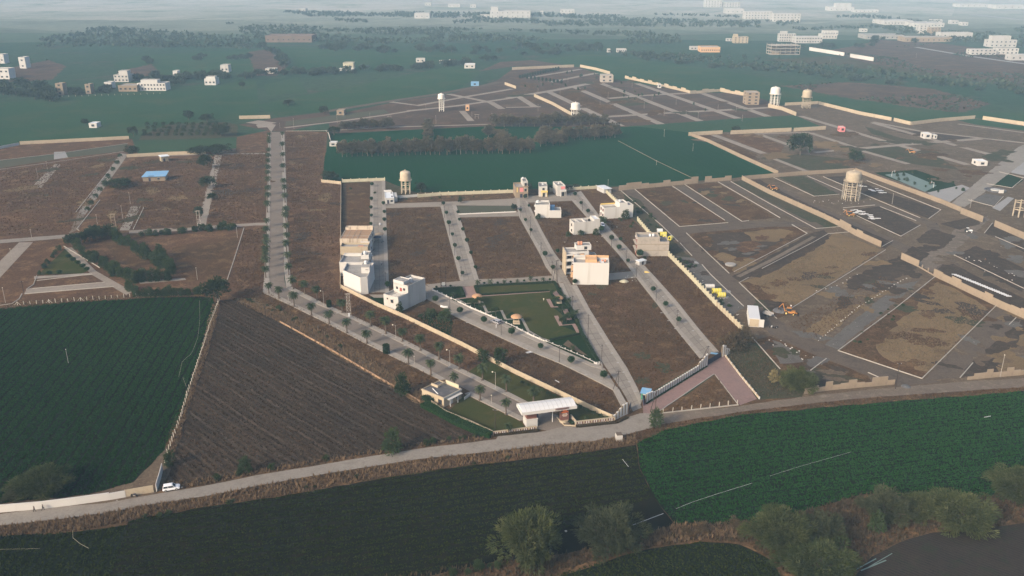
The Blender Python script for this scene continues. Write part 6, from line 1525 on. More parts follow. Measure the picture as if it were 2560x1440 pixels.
# --- sheds of the left plots
h = House('blue_roof_shed', 'long shed with a sagging blue sheet roof', (358,454), (414,452), 'shed'); W = h.w
h.box('wall', 0, W, 0, 8, 0, 3.0, 'tanwall'); MB().add([(-.6,-.8,3.0),(W+.6,-.8,3.0),(W+.9,9,4.4),(.6,9,4.4),(-.6,-.8,3.12),(W+.6,-.8,3.12),(W+.9,9,4.52),(.6,9,4.52)], [(0,3,2,1),(4,5,6,7),(0,1,5,4),(1,2,6,5),(2,3,7,6),(3,0,4,7)]).build('roof', M['blue'], h.o)
h.box('roof_patch', W*.25, W*.5, -.3, 1.6, 3.28, 3.36, 'roofdark'); h.win('f', W*.3, .1, 1.2, 2.1, 0, 'frame', 'navy', 'door'); h.win('f', W*.7, 1, 1.2, 1.1, 0)
h = House('tin_hut', 'small hut with a tilted grey tin roof', (404,405), (422,403), 'hut'); W = h.w
h.box('wall', 0, W, 0, 5, 0, 3.6, 'cream'); h.box('roof', -.6, W+.8, -1, 6, 3.6, 3.8, 'sheet'); h.win('f', W*.4, .1, 1.2, 2.1, 0, 'frame', 'navy', 'door')
# --- middle distance
def plain(name, label, x0, x1, by, h_, depth, wall_='white', roof_='roof', cols=3, floors=1, cat='house', par=.6, by2=None, extra=None, group=None, tilt=None):
    hh = House(name, label, (x0, by), (x1, by2 or by), cat, group=group); W_ = hh.w
    hh.block(0, W_, 0, depth, 0, h_, wall_, roof_, par)
    for f in range(floors):
        z = h_ * (f + .32) / floors
        for c in range(cols): hh.win('f', W_ * (c + .5) / cols, z, min(W_ / cols * .45, 2.2), min(1.7, h_/floors*.4), 0, 'frame', shade=False)
        hh.win('l', depth*.5, z, min(depth*.3, 2), min(1.7, h_/floors*.4), 0, 'frame', shade=False)
    if extra: hh.block(W_*extra[0], W_*extra[1], depth*.2, depth*.8, h_ - par, h_ + extra[2], wall_, roof_, .3, 'roof_room')
    return hh
plain('block_house', 'bare concrete block house on the upper colony', 1502, 1533, 206, Hz(1515,206,188), 14, 'cement', 'roof', 2, 2)
plain('tower_house', 'tan four storey tower house beside the water towers', 1865, 1897, 262, Hz(1880,262,231), 13, 'tanwall', 'roof', 2, 4)
plain('white_shed', 'white block shed at the edge of the far field', 1161, 1187, 171, Hz(1170,171,161), 16, 'white', 'sheet', 2, 1, 'shed')
h = plain('blue_roof_hut', 'hut with a pale blue sheet roof in the far field corner', 1177, 1197, 215, 4, 8, 'blue', 'blue', 1, 1, 'hut', .2)
plain('brick_hut', 'square brown tiled hut beside the dark tree', 842, 860, 288, Hz(850,288,276), 10, 'tanwall', 'tanwall', 1, 1, 'hut', .3)
plain('orange_shrine', 'little orange shrine on the upper lanes', 1164, 1173, 277, 5, 5, 'orange', 'orange', 1, 1, 'shrine', .3)
plain('white_hut', 'white hut in the corner of the deep green field', 824, 842, 366, 3, 6, 'offwhite', 'plastic', 1, 1, 'hut', .2)
plain('white_hut', 'low white hut with a cream gate in the left field', 223, 243, 320, 4, 8, 'white', 'sheet', 1, 1, 'hut', .2)
plain('white_cabin', 'white cabin with a dark door on the right hand lanes', 2443, 2468, 415, Hz(2455,415,403), 8, 'white', 'sheet', 1, 1, 'cabin', .2)
plain('white_shelter', 'white shelter on the dark plot', 2310, 2328, 347, 4, 7, 'white', 'plastic', 1, 1, 'shelter', .2)
plain('store_hut', 'tiny white store beside the shelter', 2334, 2342, 347, 3, 5, 'white', 'plastic', 1, 1, 'hut', .2)
plain('pink_hut', 'pinkish hut among rubble below the cream wall', 2100, 2112, 330, 4, 6, 'pink', 'offwhite', 1, 1, 'hut', .2)
plain('white_hut', 'white hut at the wall below the far green field', 1645, 1653, 220, 4, 6, 'white', 'roof', 1, 1, 'hut', .2)
# --- far left farm
h = plain('farmhouse', 'long cream farmhouse with stepped white wings', 345, 415, 227, 8, 14, 'white', 'roof', 9, 2, extra=(.1,.7,3))
plain('farm_shed', 'grey roofed farm shed left of the cream farmhouse', 297, 344, 229, 6.5, 16, 'tanwall', 'roof', 4, 1, 'shed')
plain('farm_house', 'pale house behind the farm shed', 286, 322, 205, 8, 16, 'offwhite', 'roof', 4, 2, extra=(.3,.9,4))
plain('farm_house', 'small cream house among the left farm trees', 262, 280, 222, 7, 10, 'white', 'roof', 2, 1)
plain('brick_tower', 'brown brick tower house beside the farm trees', 142, 160, 238, 12, 9, 'tanwall', 'roof', 1, 3)
plain('brick_hut', 'low brown outbuilding beside the brick tower', 102, 138, 238, 4, 10, 'tanwall', 'roof', 2, 1, 'hut')
plain('brick_tower', 'smaller brown brick house right of the brick tower', 215, 228, 235, 10, 9, 'tanwall', 'roof', 1, 2)
plain('white_cottage', 'white cottage standing alone at the far field edge', 512, 540, 213, 7, 13, 'white', 'roof', 3, 1, extra=(.1,.9,2))
plain('grey_cottage', 'grey cottage in front of the far tree belt', 552, 572, 181, 9, 12, 'offwhite', 'roof', 2, 1)
plain('white_cottage', 'tiny white cottage behind the farm trees', 433, 445, 192, 7, 9, 'white', 'roof', 1, 1)
plain('green_cottage', 'greenish cottage in the belt along the far field', 858, 884, 173, 8, 12, 'yellowwall', 'roof', 2, 1)
plain('green_shelter', 'low pale shelter in front of the greenish cottage', 848, 884, 177, 3, 8, 'offwhite', 'sheet', 2, 1, 'shelter')
plain('white_house', 'white house with arched openings at the left edge', -12, 25, 198, 12, 14, 'white', 'roof', 3, 2)
plain('white_house', 'white block house beside the left scrub patch', 50, 66, 171, 14, 12, 'white', 'roof', 1, 2)
plain('white_house', 'white house at the far left edge behind the scrub', -10, 12, 159, 12, 12, 'white', 'roof', 2, 1)
plain('far_shed', 'pale shed hidden in the left scrub', 664, 690, 184, 6, 10, 'offwhite', 'roof', 2, 1, 'shed')
plain('brick_works', 'long ruined brown brick building in the haze', 664, 780, 106, 11, 40, 'ruin', 'ruin', 9, 1, 'building')
# --- far buildings along the horizon
FB = [('vaulted_shed', 'white vaulted shed in the hazy plain', 1036, 1074, 46, 14, 40, 'white', 3, 1, None), ('factory', 'white factory with tall silos in the haze', 1225, 1326, 44, 18, 50, 'white', 8, 2, (.02,.2,9)),
      ('factory', 'low white annex left of the factory', 1200, 1224, 43, 7, 20, 'white', 2, 1, None), ('factory_hall', 'square white hall right of the factory', 1402, 1436, 38, 16, 40, 'white', 4, 2, None), ('kiosk', 'tiny white block beside the square hall', 1350, 1358, 34, 8, 10, 'white', 1, 1, None),
      ('apartment_block', 'hazy white apartment block at the top', 1762, 1805, 18, 22, 30, 'white', 6, 4, None), ('apartment_block', 'second hazy white apartment block', 1808, 1850, 18, 16, 30, 'white', 6, 3, None), ('arched_hall', 'white hall with a rounded roof', 1815, 1860, 34, 14, 40, 'white', 4, 1, None),
      ('college', 'long cream college block in the haze', 1862, 1930, 48, 20, 30, 'white', 9, 3, None), ('college', 'right wing of the cream college block', 1932, 2000, 54, 20, 30, 'white', 8, 3, None),
      ('hazy_hall', 'hazy white hall with a raised middle', 2072, 2135, 27, 12, 40, 'white', 5, 1, (.3,.9,9)), ('hazy_hall', 'long low hazy hall right of the raised one', 2136, 2196, 31, 8, 30, 'white', 6, 1, None),
      ('cream_house', 'cream three storey house with a rounded top corner', 1834, 1870, 108, 12, 16, 'cream', 4, 3, (.02,.3,4)), ('outhouse', 'small pale outhouse left of the cream house', 1816, 1830, 103, 5, 9, 'white', 2, 1, None),
      ('striped_hall', 'pale pink hall with upright stripes', 1752, 1800, 131, 9, 30, 'orange', 9, 1, None), ('white_annex', 'white annex left of the striped hall', 1726, 1751, 125, 6, 14, 'white', 3, 1, None),
      ('school', 'cream school wing with rows of windows', 1947, 1988, 104, 15, 14, 'white', 7, 3, (.1,.5,4)), ('school', 'wide cream school block with a pale roof', 1989, 2055, 108, 12, 30, 'white', 10, 2, None),
      ('works_shed', 'long grey works shed', 2056, 2092, 97, 9, 30, 'offwhite', 5, 1, None), ('works_shed', 'grey works shed behind the school', 2062, 2095, 88, 9, 25, 'offwhite', 5, 1, None), ('works_shed', 'wide low grey works roof', 2165, 2260, 98, 8, 50, 'roof', 8, 1, None),
      ('works_shed', 'grey brown works sheds right of the wide roof', 2262, 2380, 105, 9, 40, 'tanwall', 9, 1, None), ('white_works', 'bright white works building with slit windows', 2350, 2430, 98, 13, 25, 'white', 9, 1, None), ('white_block', 'white four storey block with balconies', 2297, 2325, 84, 18, 20, 'white', 3, 4, None),
      ('brown_block', 'brown block between the white ones', 2326, 2350, 86, 14, 20, 'tanwall', 3, 3, None), ('long_hall', 'very long pale hall in the haze', 2210, 2282, 62, 10, 60, 'white', 9, 1, None), ('long_hall', 'right half of the very long pale hall', 2284, 2360, 68, 10, 60, 'white', 9, 1, None),
      ('white_villa', 'white villa cluster at the right edge', 2474, 2540, 118, 13, 25, 'white', 6, 2, (.1,.8,6)), ('white_villa', 'pale block below the white villa cluster', 2492, 2545, 136, 10, 18, 'offwhite', 5, 2, None), ('white_villa', 'low white block left of the villa cluster', 2426, 2490, 137, 9, 18, 'white', 6, 2, None),
      ('white_villa', 'white gabled house at the right edge', 2525, 2590, 151, 9, 18, 'white', 4, 1, None), ('far_house', 'white house among the hazy trees', 2186, 2206, 58, 9, 16, 'white', 2, 1, None), ('far_house', 'small pale house left of the works sheds', 2152, 2168, 80, 7, 14, 'offwhite', 2, 1, None),
      ('flat_hall', 'flat white hall beside the far tree belt', 1542, 1566, 131, 6, 14, 'white', 5, 1, None), ('far_house', 'pale hut in the far tree belt', 1518, 1526, 131, 6, 10, 'white', 1, 1, None), ('far_house', 'white house behind the far belt', 1040, 1062, 156, 6, 12, 'offwhite', 2, 1, None), ('far_house', 'low white roofs in the far belt', 1098, 1112, 158, 4, 10, 'white', 2, 1, None), ('far_house', 'low white roofs right of the hidden ones', 1122, 1136, 156, 4, 10, 'white', 2, 1, None),
      ('hazy_block', 'hazy pale block on the far road', 1062, 1078, 14, 10, 30, 'white', 2, 1, None), ('hazy_block', 'hazy pale block right of the far road', 1120, 1150, 18, 10, 30, 'white', 3, 1, None), ('hazy_block', 'hazy pale block left of the factory', 1175, 1190, 19, 10, 30, 'white', 2, 1, None), ('hazy_block', 'faint pale shed above the ruined brick building', 748, 764, 28, 8, 30, 'white', 2, 1, None),
      ('hazy_block', 'faint white halls at the top right', 2400, 2470, 18, 10, 60, 'white', 5, 1, None), ('hazy_block', 'faint white hall at the top right corner', 2490, 2570, 22, 12, 60, 'white', 5, 1, None), ('hazy_block', 'pale roofs near the long pale road', 2330, 2356, 56, 7, 20, 'white', 3, 1, None), ('hazy_block', 'white house near the long pale road', 2378, 2396, 60, 9, 20, 'white', 2, 1, None), ('hazy_block', 'white house by the far road trees', 2404, 2420, 64, 8, 18, 'white', 2, 1, None)]
for nm, lab, x0, x1, by, hh, dp, mt, cols, fl, ex in FB: plain(nm, lab, x0, x1, max(by, 6), hh*.85, dp*.8, 'farwhite' if mt == 'white' else mt, 'farwhite' if mt == 'white' else 'roof', cols, fl, 'building', .5, extra=ex)
strip('far_road', [(560,21),(640,19),(800,19),(980,20)], 16, 'pale', .8); strip('far_road', [(960,8),(1100,11),(1240,18)], 16, 'pale', .8); strip('far_road', [(2430,36),(2560,50),(2640,58)], 26, 'pale', .8); strip('far_road', [(2290,118),(2420,140),(2600,165)], 9, 'pale', .8); strip('far_road', [(1840,20),(1930,18)], 16, 'pale', .8)
# unfinished frame building
h = House('frame_building', 'unfinished grey concrete frame building in the haze', (1926,137), (1999,137), 'building'); W = h.w
for f in range(4): h.box('floor_slab', 0, W, 0, 24, f*4.2, f*4.2+.5, 'cement')
for i in range(7):
    for j in (0, 12, 23.4): h.box('column', W*i/6 - (.6 if i == 6 else 0), W*i/6 + (.6 if i < 6 else 0), j, j+.6, 0, 14.5, 'cement')
h.box('infill_wall', W*.35, W*.95, 20, 20.3, 0, 12, 'tanwall'); h.box('infill_wall', W*.05, W*.3, 1, 1.3, .5, 4, 'tanwall')
# ------------------------------------------------------------------ water towers
def water_tower(label, bx, by, ty, mat, dia_px, ring=True, legs=6, braces=3, tank_frac=.42, name='water_tower', dome=.12, solid=False, wide=0.0):
    H_ = Hz(bx, by, ty); R_ = dia_px / px_size(by) / 2
    t_ = thing(name, label, 'water tower', U(bx, by)); zt = H_ * (1 - tank_frac)
    th = H_ * tank_frac
    MB().lathe([(R_*.55, 0), (R_*.98, th*.06), (R_, th*.1), (R_, th*(.86-dome)), (R_*.93, th*(.93-dome*.5)), (R_*.6, th*.97), (R_*.15, th)], 0, 0, zt, 28).build('tank', mat, t_, smooth=False)
    if ring:
        MB().lathe([(R_*1.0, 0), (R_*1.22, .02), (R_*1.22, .18), (R_*1.0, .2)], 0, 0, zt + th*.02, 28).build('walkway', mat, t_)
        mb = MB()
        for i in range(20):
            a = 2*math.pi*i/20; b = 2*math.pi*(i+1)/20
            mb.bar((R_*1.2*math.cos(a), R_*1.2*math.sin(a), zt+th*.02), (R_*1.2*math.cos(a), R_*1.2*math.sin(a), zt+th*.02+1.1), .03, .03, 4)
            mb.bar((R_*1.2*math.cos(a), R_*1.2*math.sin(a), zt+th*.02+1.1), (R_*1.2*math.cos(b), R_*1.2*math.sin(b), zt+th*.02+1.1), .03, .03, 4)
        mb.build('railing', mat, t_)
    rl = R_ * (.86 + wide)
    for i in range(legs):
        a = 2*math.pi*(i+.5)/legs
        MB().bar((rl*1.06*math.cos(a), rl*1.06*math.sin(a), -.1), (R_*.86*math.cos(a), R_*.86*math.sin(a), zt+.3), .3, .26, 4).build('leg', mat, t_)
    for k in range(1, braces + 1):
        z = zt * k / (braces + 1) if k <= braces else zt
        mb = MB()
        for i in range(legs):
            a, b = 2*math.pi*(i+.5)/legs, 2*math.pi*(i+1.5)/legs
            mb.bar((rl*math.cos(a), rl*math.sin(a), z), (rl*math.cos(b), rl*math.sin(b), z), .19, .19, 4)
        mb.build('brace', mat, t_)
    MB().bar((rl*.9, -rl*.9, 0), (R_*1.05, -R_*.6, zt), .12, .12, 4).build('ladder', mat, t_)
    MB().bar((0, 0, 0), (0, 0, zt), .22, .22, 8).build('riser_pipe', mat, t_)
    MB().lathe([(.5,0),(.5,.6),(.2,.8)], 0, 0, zt + th - .1, 10).build('vent_cap', mat, t_)
    return t_
wt = water_tower('cream water tower with a round tank and walkway behind the row plot', 1015, 483, 427, M['tank'], 26, legs=6, braces=2)
water_tower('slim white tank on a lattice tower beside the far field', 1104, 278, 234, M['tankw'], 16, True, 4, 5, .3)
water_tower('round water tower rising behind the plantation trees', 1438, 297, 256, M['tankw'], 22, True, 8, 2, .42)
water_tower('tall white water tower beside the tan tower house', 1935, 263, 217, M['tankw'], 23, True, 8, 3, .4)
water_tower('grey brown water tower at the end of the cream wall', 2014, 270, 224, M['tankc'], 22, True, 6, 3, .42)
big = water_tower('large unfinished cement water tower wrapped in scaffolding', 2126, 499, 427, M['tankc'], 36, True, 8, 3, .36)
R6 = 36 / px_size(499) / 2
for i in range(14):
    a = 2*math.pi*i/14; MB().bar((R6*1.22*math.cos(a), R6*1.22*math.sin(a), 0), (R6*1.18*math.cos(a), R6*1.18*math.sin(a), 10.5), .06, .06, 4).build('scaffold_pole', M['post'], big)
for z in (2.2, 4.4, 6.6, 8.8):
    mb = MB()
    for i in range(14):
        a, b = 2*math.pi*i/14, 2*math.pi*(i+1)/14; mb.bar((R6*1.2*math.cos(a), R6*1.2*math.sin(a), z), (R6*1.2*math.cos(b), R6*1.2*math.sin(b), z), .05, .05, 4)
    mb.build('scaffold_ring', M['post'], big)
uf = thing('unfinished_tower', 'bare concrete columns of an unfinished tower at the right edge', 'tower', U(2546, 540))
for i in range(6):
    a = 2*math.pi*i/6; MB().bar((3.2*math.cos(a), 3.2*math.sin(a), 0), (3.2*math.cos(a), 3.2*math.sin(a), 8.5), .35, .35, 4).build('column', M['tankc'], uf)
for z in (4, 8):
    mb = MB()
    for i in range(6): a, b = 2*math.pi*i/6, 2*math.pi*(i+1)/6; mb.bar((3.2*math.cos(a), 3.2*math.sin(a), z), (3.2*math.cos(b), 3.2*math.sin(b), z), .25, .25, 4)
    mb.build('ring_beam', M['tankc'], uf)

# ------------------------------------------------------------------ poles and lamps
def pole(label, bx, by, ty, kind='iron', group=None):
    h = Hz(bx, by, ty)
    if kind == 'iron':
        t_ = thing('utility_pole', label, 'pole', U(bx, by), rnd.uniform(-.3,.3), group)
        MB().bar((0,0,-.2), (0,0,h), .11, .075, 6).build('shaft', M['iron'], t_)
        MB().box(-.7,.7,-.05,.05,h-.55,h-.43).build('crossarm', M['iron'], t_)
        for s in (-.6, 0, .6): MB().lathe([(.05,0),(.07,.06),(.04,.16)], s, 0, h-.43, 6).build('insulator', M['plastic'], t_)
    elif kind == 'lamp':
        t_ = thing('street_lamp', label, 'street lamp', U(bx, by), 0, group)
        MB().bar((0,0,0), (0,0,h), .08, .05, 8).build('shaft', M['polec'], t_)
        MB().lathe([(.25,0),(.25,.25),(.1,.35)], 0, 0, 0, 8).build('base', M['polec'], t_)
        MB().bar((0,0,h-.15), (-.9,0,h+.1), .035, .03, 6).build('arm', M['polec'], t_)
        MB().lathe([(.1,0),(.22,.1),(.24,.25),(.1,.36)], -.95, 0, h-.12, 10).build('lamp_head', M['lamp'], t_)
    elif kind == 'slim':
        t_ = thing('slim_pole', label, 'pole', U(bx, by), 0, group)
        MB().bar((0,0,0), (0,0,h), .09, .06, 6).build('shaft', M['polec'], t_)
        MB().lathe([(.1,0),(.17,.08),(.1,.2)], 0, 0, h, 8).build('lamp_head', M['lamp'], t_)
    elif kind == 'a':
        t_ = thing('braced_pole', label, 'pole', U(bx, by), rnd.uniform(-.2,.2), group)
        MB().bar((.5,0,-.2), (.5,0,h), .11, .08, 6).build('shaft', M['iron'], t_)
        MB().bar((-1.1,0,-.2), (.45,0,h*.92), .1, .08, 6).build('strut', M['iron'], t_)
        MB().box(-.2,1.2,-.05,.05,h-.5,h-.38).build('crossarm', M['iron'], t_)
        MB().bar((-.35,0,h*.45), (.5,0,h*.45), .05, .05, 4).build('tie', M['iron'], t_)
    return t_
t = tile(1280, 680)
SG = 'dark iron poles along the colony streets'
for ii, ((x, y), (_, ty)) in enumerate(zip(t((602,395),(758,682),(895,908)), t((0,235),(0,418),(0,725)))): pole('dark iron pole beside the park hedge, %s down the street' % nth(ii + 1), x, y, ty, 'iron', SG)
for ii, ((x, y), (_, ty)) in enumerate(zip(tile(640,680)((1940,400),(2452,638)) + t((472,908)), tile(640,680)((0,240),(0,490)) + t((0,730)))): pole('dark iron pole on the street below the park, %s in its line' % nth(ii + 1), x, y, ty, 'iron', SG)
for ii, ((x, y), (_, ty)) in enumerate(zip(t((1440,293),(1648,545)), t((0,140),(0,375)))): pole('dark iron pole on the lower right hand street, %s down' % nth(ii + 1), x, y, ty, 'iron', SG)
t = tile(1280, 340)
for ii, ((x, y), (_, ty)) in enumerate(zip(t((703,750),(995,1110),(1140,1290),(1242,1415),(585,600)), t((0,630),(0,975),(0,1140),(0,1270),(0,520)))): pole('dark iron pole on the upper right hand street, %s in its line' % nth(ii + 1), x, y, ty, 'iron', SG)
for ii, ((x, y), (_, ty)) in enumerate(zip(t((185,1003),(290,1200),(87,820),(400,1400)), t((0,800),(0,1060),(0,695),(0,1250)))): pole('dark iron pole above the balcony house, %s in its line' % nth(ii + 1), x, y, ty, 'iron', SG)
t = tile(640, 340)
for ii, ((x, y), (_, ty)) in enumerate(zip(t((1885,820),(1935,1000),(1988,1200),(2052,1410),(1855,690)), t((0,700),(0,890),(0,1060),(0,1300),(0,580)))): pole('dark iron pole on the street above the park corner, %s in its line' % nth(ii + 1), x, y, ty, 'iron', SG)
pole('dark iron pole on the street of the row houses', 965, 716, 680, 'iron', SG); pole('dark iron pole beside the gatehouse lawn', 1238, 1072, 1022, 'iron')
pole('pair of leaning dark poles at the park street fork', 1541, 975, 925, 'a'); pole('pair of leaning dark poles before the navy gate', 1765, 893, 864, 'a'); pole('tall braced dark pole beside the red paver path', 1634, 1031, 972, 'a'); pole('braced dark poles left of the big white house', 1388, 703, 650, 'a'); pole('dark pole beside the braced pair', 1394, 706, 648, 'iron')
pole('tall bare pole on the tan plot by the road', 2238, 973, 906, 'iron'); pole('bare pole behind the far right stepped wall', 2500, 943, 888, 'slim')
# double pole with transformer
dp = thing('transformer_poles', 'double pole carrying a transformer beside the park hedge', 'pole', U(1109,722))
hT = Hz(1109,722,666)
for s in (-1.05, 1.05): MB().bar((s,0,-.2), (s,0,hT), .12, .09, 6).build('shaft', M['iron'], dp)
for z in (hT*.5, hT*.75, hT-.3): MB().box(-1.4,1.4,-.07,.07,z,z+.14).build('crossarm', M['iron'], dp)
MB().box(-.6,.6,-.45,.45,1.6,2.8).build('transformer', M['grey'], dp); MB().box(-1.1,1.1,-.3,.3,1.4,1.6).build('platform', M['iron'], dp)
# lattice poles
def lattice(label, bx, by, ty, mat, w=.8, n=6, box_=False):
    h = Hz(bx, by, ty); t_ = thing('lattice_pole', label, 'pole', U(bx, by), rnd.uniform(-.2,.2))
    for s in (-w, w): MB().bar((s,0,-.2), (s*.75,0,h), .1, .08, 4).build('leg', M[mat], t_)
    mb = MB()
    for k in range(n):
        z0_, z1_ = h*k/n, h*(k+1)/n; a, b = w*(1-.25*k/n), w*(1-.25*(k+1)/n)
        mb.bar((-a,0,z1_), (a,0,z1_), .06, .06, 4)
        if box_: mb.bar((-a,0,z0_), (b,0,z1_), .05, .05, 4); mb.bar((a,0,z0_), (-b,0,z1_), .05, .05, 4)
    mb.build('bracing', M[mat], t_)
    MB().box(-w*1.5,w*1.5,-.06,.06,h-.2,h-.05).build('crossarm', M[mat], t_)
    if box_: MB().box(-.35,.35,-.3,.3,.2,1.5).build('meter_box', M['plastic'], t_)
    return t_
lattice('pale lattice pole with a meter box beside the boulevard', 873, 792, 734, 'polec', .8, 7, True)
lattice('tan ladder frame pole on the dry plot', 286, 573, 535, 'cream', 1.1, 5); lattice('pale ladder frame pole at the foot of the narrow lane', 499, 570, 527, 'post', .9, 4); lattice('double bare pole frame in the upper lanes', 974, 302, 290, 'polec', 1.6, 2); lattice('double bare pole frame left of the upper trees', 1192, 297, 286, 'polec', 1.6, 2)
t = tile(640, 680)
for ii, ((x, y), (_, ty)) in enumerate(zip(t((680,330),(1400,660),(1940,940),(2395,1160)), t((0,190),(0,530),(0,780),(0,1000)))): pole('street lamp with a pale head, %s from the boulevard bend' % nth(ii + 1), x, y, ty, 'lamp', 'street lamps on the boulevard')
for ii, ((x, y), (_, ty)) in enumerate(zip(t((885,572),(1585,922),(2355,1318),(325,297)), t((0,510),(0,845),(0,1235),(0,240)))): pole('short lamp post on the field side of the boulevard, %s in its line' % nth(ii + 1), x, y, ty, 'slim', 'short lamp posts on the boulevard')
t = tile(0, 340)
for ii, ((x, y), (_, ty)) in enumerate(zip(t((975,880),(1230,830),(1305,680),(380,420),(475,335),(125,1255),(320,1030),(1975,1440),(2375,1020)), t((0,790),(0,700),(0,570),(0,330),(0,255),(0,1130),(0,935),(0,1320),(0,920)))): pole('thin pale pole on the dry left plots, %s of the scattered poles' % nth(ii + 1), x, y, ty, 'slim', 'thin pale poles of the left plots')
pole('thin pale pole standing in the left crop field', 171, 908, 874, 'slim'); pole('dark pole beside the curved kerb', 60, 734, 702, 'iron'); pole('thin pole in the lower left corner plots', 14, 758, 720, 'slim')
for x, y, ty in ((1660,342,325),(1732,378,360),(1641,413,402),(1520,465,450)): pole('thin pale pole standing in the deep green field', x, y, ty, 'slim', 'thin poles in the green field')
for x, y, ty in ((1400,236,219),(1500,262,243),(1345,279,262),(1473,289,274),(1610,272,257),(1660,290,274),(1745,296,281),(1855,303,288),(1580,220,207),(1420,206,193),(1345,232,222),(1630,250,238),(1715,287,276),(843,308,286),(925,298,283),(1065,276,262),(1090,310,290),(1180,292,280),(700,320,308),(735,322,296),(1840,280,266),(1795,274,262),(1690,262,250),(1520,245,232),(1230,300,284)):
    pole('thin pale pole on the upper colony lanes', x, y, ty, 'slim', 'thin poles of the upper colony')
for x, y, ty in ((2230,510,485),(2425,520,500),(2075,160,145),(2290,145,135),(1980,75,55),(2140,82,58)): pole('thin pole on the right hand plots', x, y, ty, 'slim', 'thin poles of the right hand plots')

# ------------------------------------------------------------------ vehicles
def car(label, loc, rz, body, L_=4.3, W_=1.8, H_=1.65, name='parked_car', suv=True):
    t_ = thing(name, label, 'car', loc, rz)
    hl, hw = L_/2, W_/2
    sec = [(-hl,.45,.62),(-hl+.08,.38,.95),(-hl+.5,.36,1.0),(hl-1.15,.36,.98),(hl-.35,.38,.9),(hl-.05,.42,.7),(hl,.45,.58)]
    vs, fs = [], []
    for x, z0_, z1_ in sec:
        k = .9 if abs(x) > hl - .2 else 1.0
        vs += [(x,-hw*k,z0_),(x,-hw*k,(z0_+z1_)/2+.05),(x,-hw*k*.93,z1_),(x,hw*k*.93,z1_),(x,hw*k,(z0_+z1_)/2+.05),(x,hw*k,z0_)]
    for i in range(len(sec)-1):
        for j in range(6): fs.append((i*6+j, (i+1)*6+j, (i+1)*6+(j+1)%6, i*6+(j+1)%6))
    fs += [tuple(range(6)), tuple((len(sec)-1)*6+i for i in range(5,-1,-1))]
    m = MB().add(vs, fs).build('body', M[body], t_)
    bm = bmesh.new(); bm.from_mesh(m.data); bmesh.ops.recalc_face_normals(bm, faces=bm.faces); bm.to_mesh(m.data); bm.free()
    rx0, rx1 = -hl+.35, hl-1.75
    def cab(nm, x0, x1, y, z0_, z1_, ix0, ix1, iy, mt, par):
        o = MB().add([(x0,-y,z0_),(x1,-y,z0_),(x1,y,z0_),(x0,y,z0_),(ix0,-iy,z1_),(ix1,-iy,z1_),(ix1,iy,z1_),(ix0,iy,z1_)], [(0,3,2,1),(4,5,6,7),(0,1,5,4),(1,2,6,5),(2,3,7,6),(3,0,4,7)]).build(nm, M[mt], par); return o
    cab('glasshouse', -hl+.12, hl-1.05, hw*.92, .97, H_-.12, rx0, rx1, hw*.76, 'glass', t_)
    cab('roof', rx0-.03, rx1+.03, hw*.78, H_-.14, H_, rx0+.15, rx1-.15, hw*.68, body, t_)
    for x in (-hl+.2, (rx0+rx1)/2, hl-1.1):
        for s in (-1, 1): MB().bar((x, s*hw*.93, .97), (min(max(x, rx0), rx1), s*hw*.78, H_-.1), .06, .05, 4).build('pillar', M[body], t_)
    for x in (-hl+.8, hl-.85):
        for s in (-1, 1):
            w_ = MB().bar((x, s*hw*.82, .34), (x, s*hw*1.01, .34), .34, .34, 16).build('wheel', M['black'], t_)
            MB().bar((x, s*hw*1.01, .34), (x, s*hw*1.03, .34), .2, .2, 10).build('rim', M['steel'], w_)
    for s in (-1, 1):
        MB().box(hl-.12, hl-.02, s*hw*.7-.2, s*hw*.7+.2, .62, .78).build('headlight', M['plastic'], t_); MB().box(-hl+.0, -hl+.08, s*hw*.75-.14, s*hw*.75+.14, .75, .98).build('tail_light', M['red'], t_)
        MB().box(hl-1.35, hl-1.2, s*hw*1.0-.1, s*hw*1.0+.1, .98, 1.1).build('mirror', M[body], t_)
    MB().box(hl-.02, hl+.06, -hw*.7, hw*.7, .34, .56).build('bumper', M['black'], t_); MB().box(-hl-.06, -hl+.02, -hw*.7, hw*.7, .36, .6).build('bumper', M['black'], t_)
    return t_
a, b = U(410,1228), U(446,1224)
car('white car parked on the verge beside the grey slab wall', ((a.x+b.x)/2, (a.y+b.y)/2 + .3, .1), math.atan2(b.y-a.y, b.x-a.x) + .1, 'carwhite')
a, b = U(1228,804), U(1252,814)
car('silver car stopped on the street below the park', ((a.x+b.x)/2, (a.y+b.y)/2, .17), math.atan2(b.y-a.y, b.x-a.x) + math.pi, 'carsilver', 4.5)
a, b = U(1500,560), U(1507,572)
car('pale car half hidden behind the weathered house', ((a.x+b.x)/2 + .6, (a.y+b.y)/2, .2), math.atan2(b.y-a.y, b.x-a.x), 'carwhite')
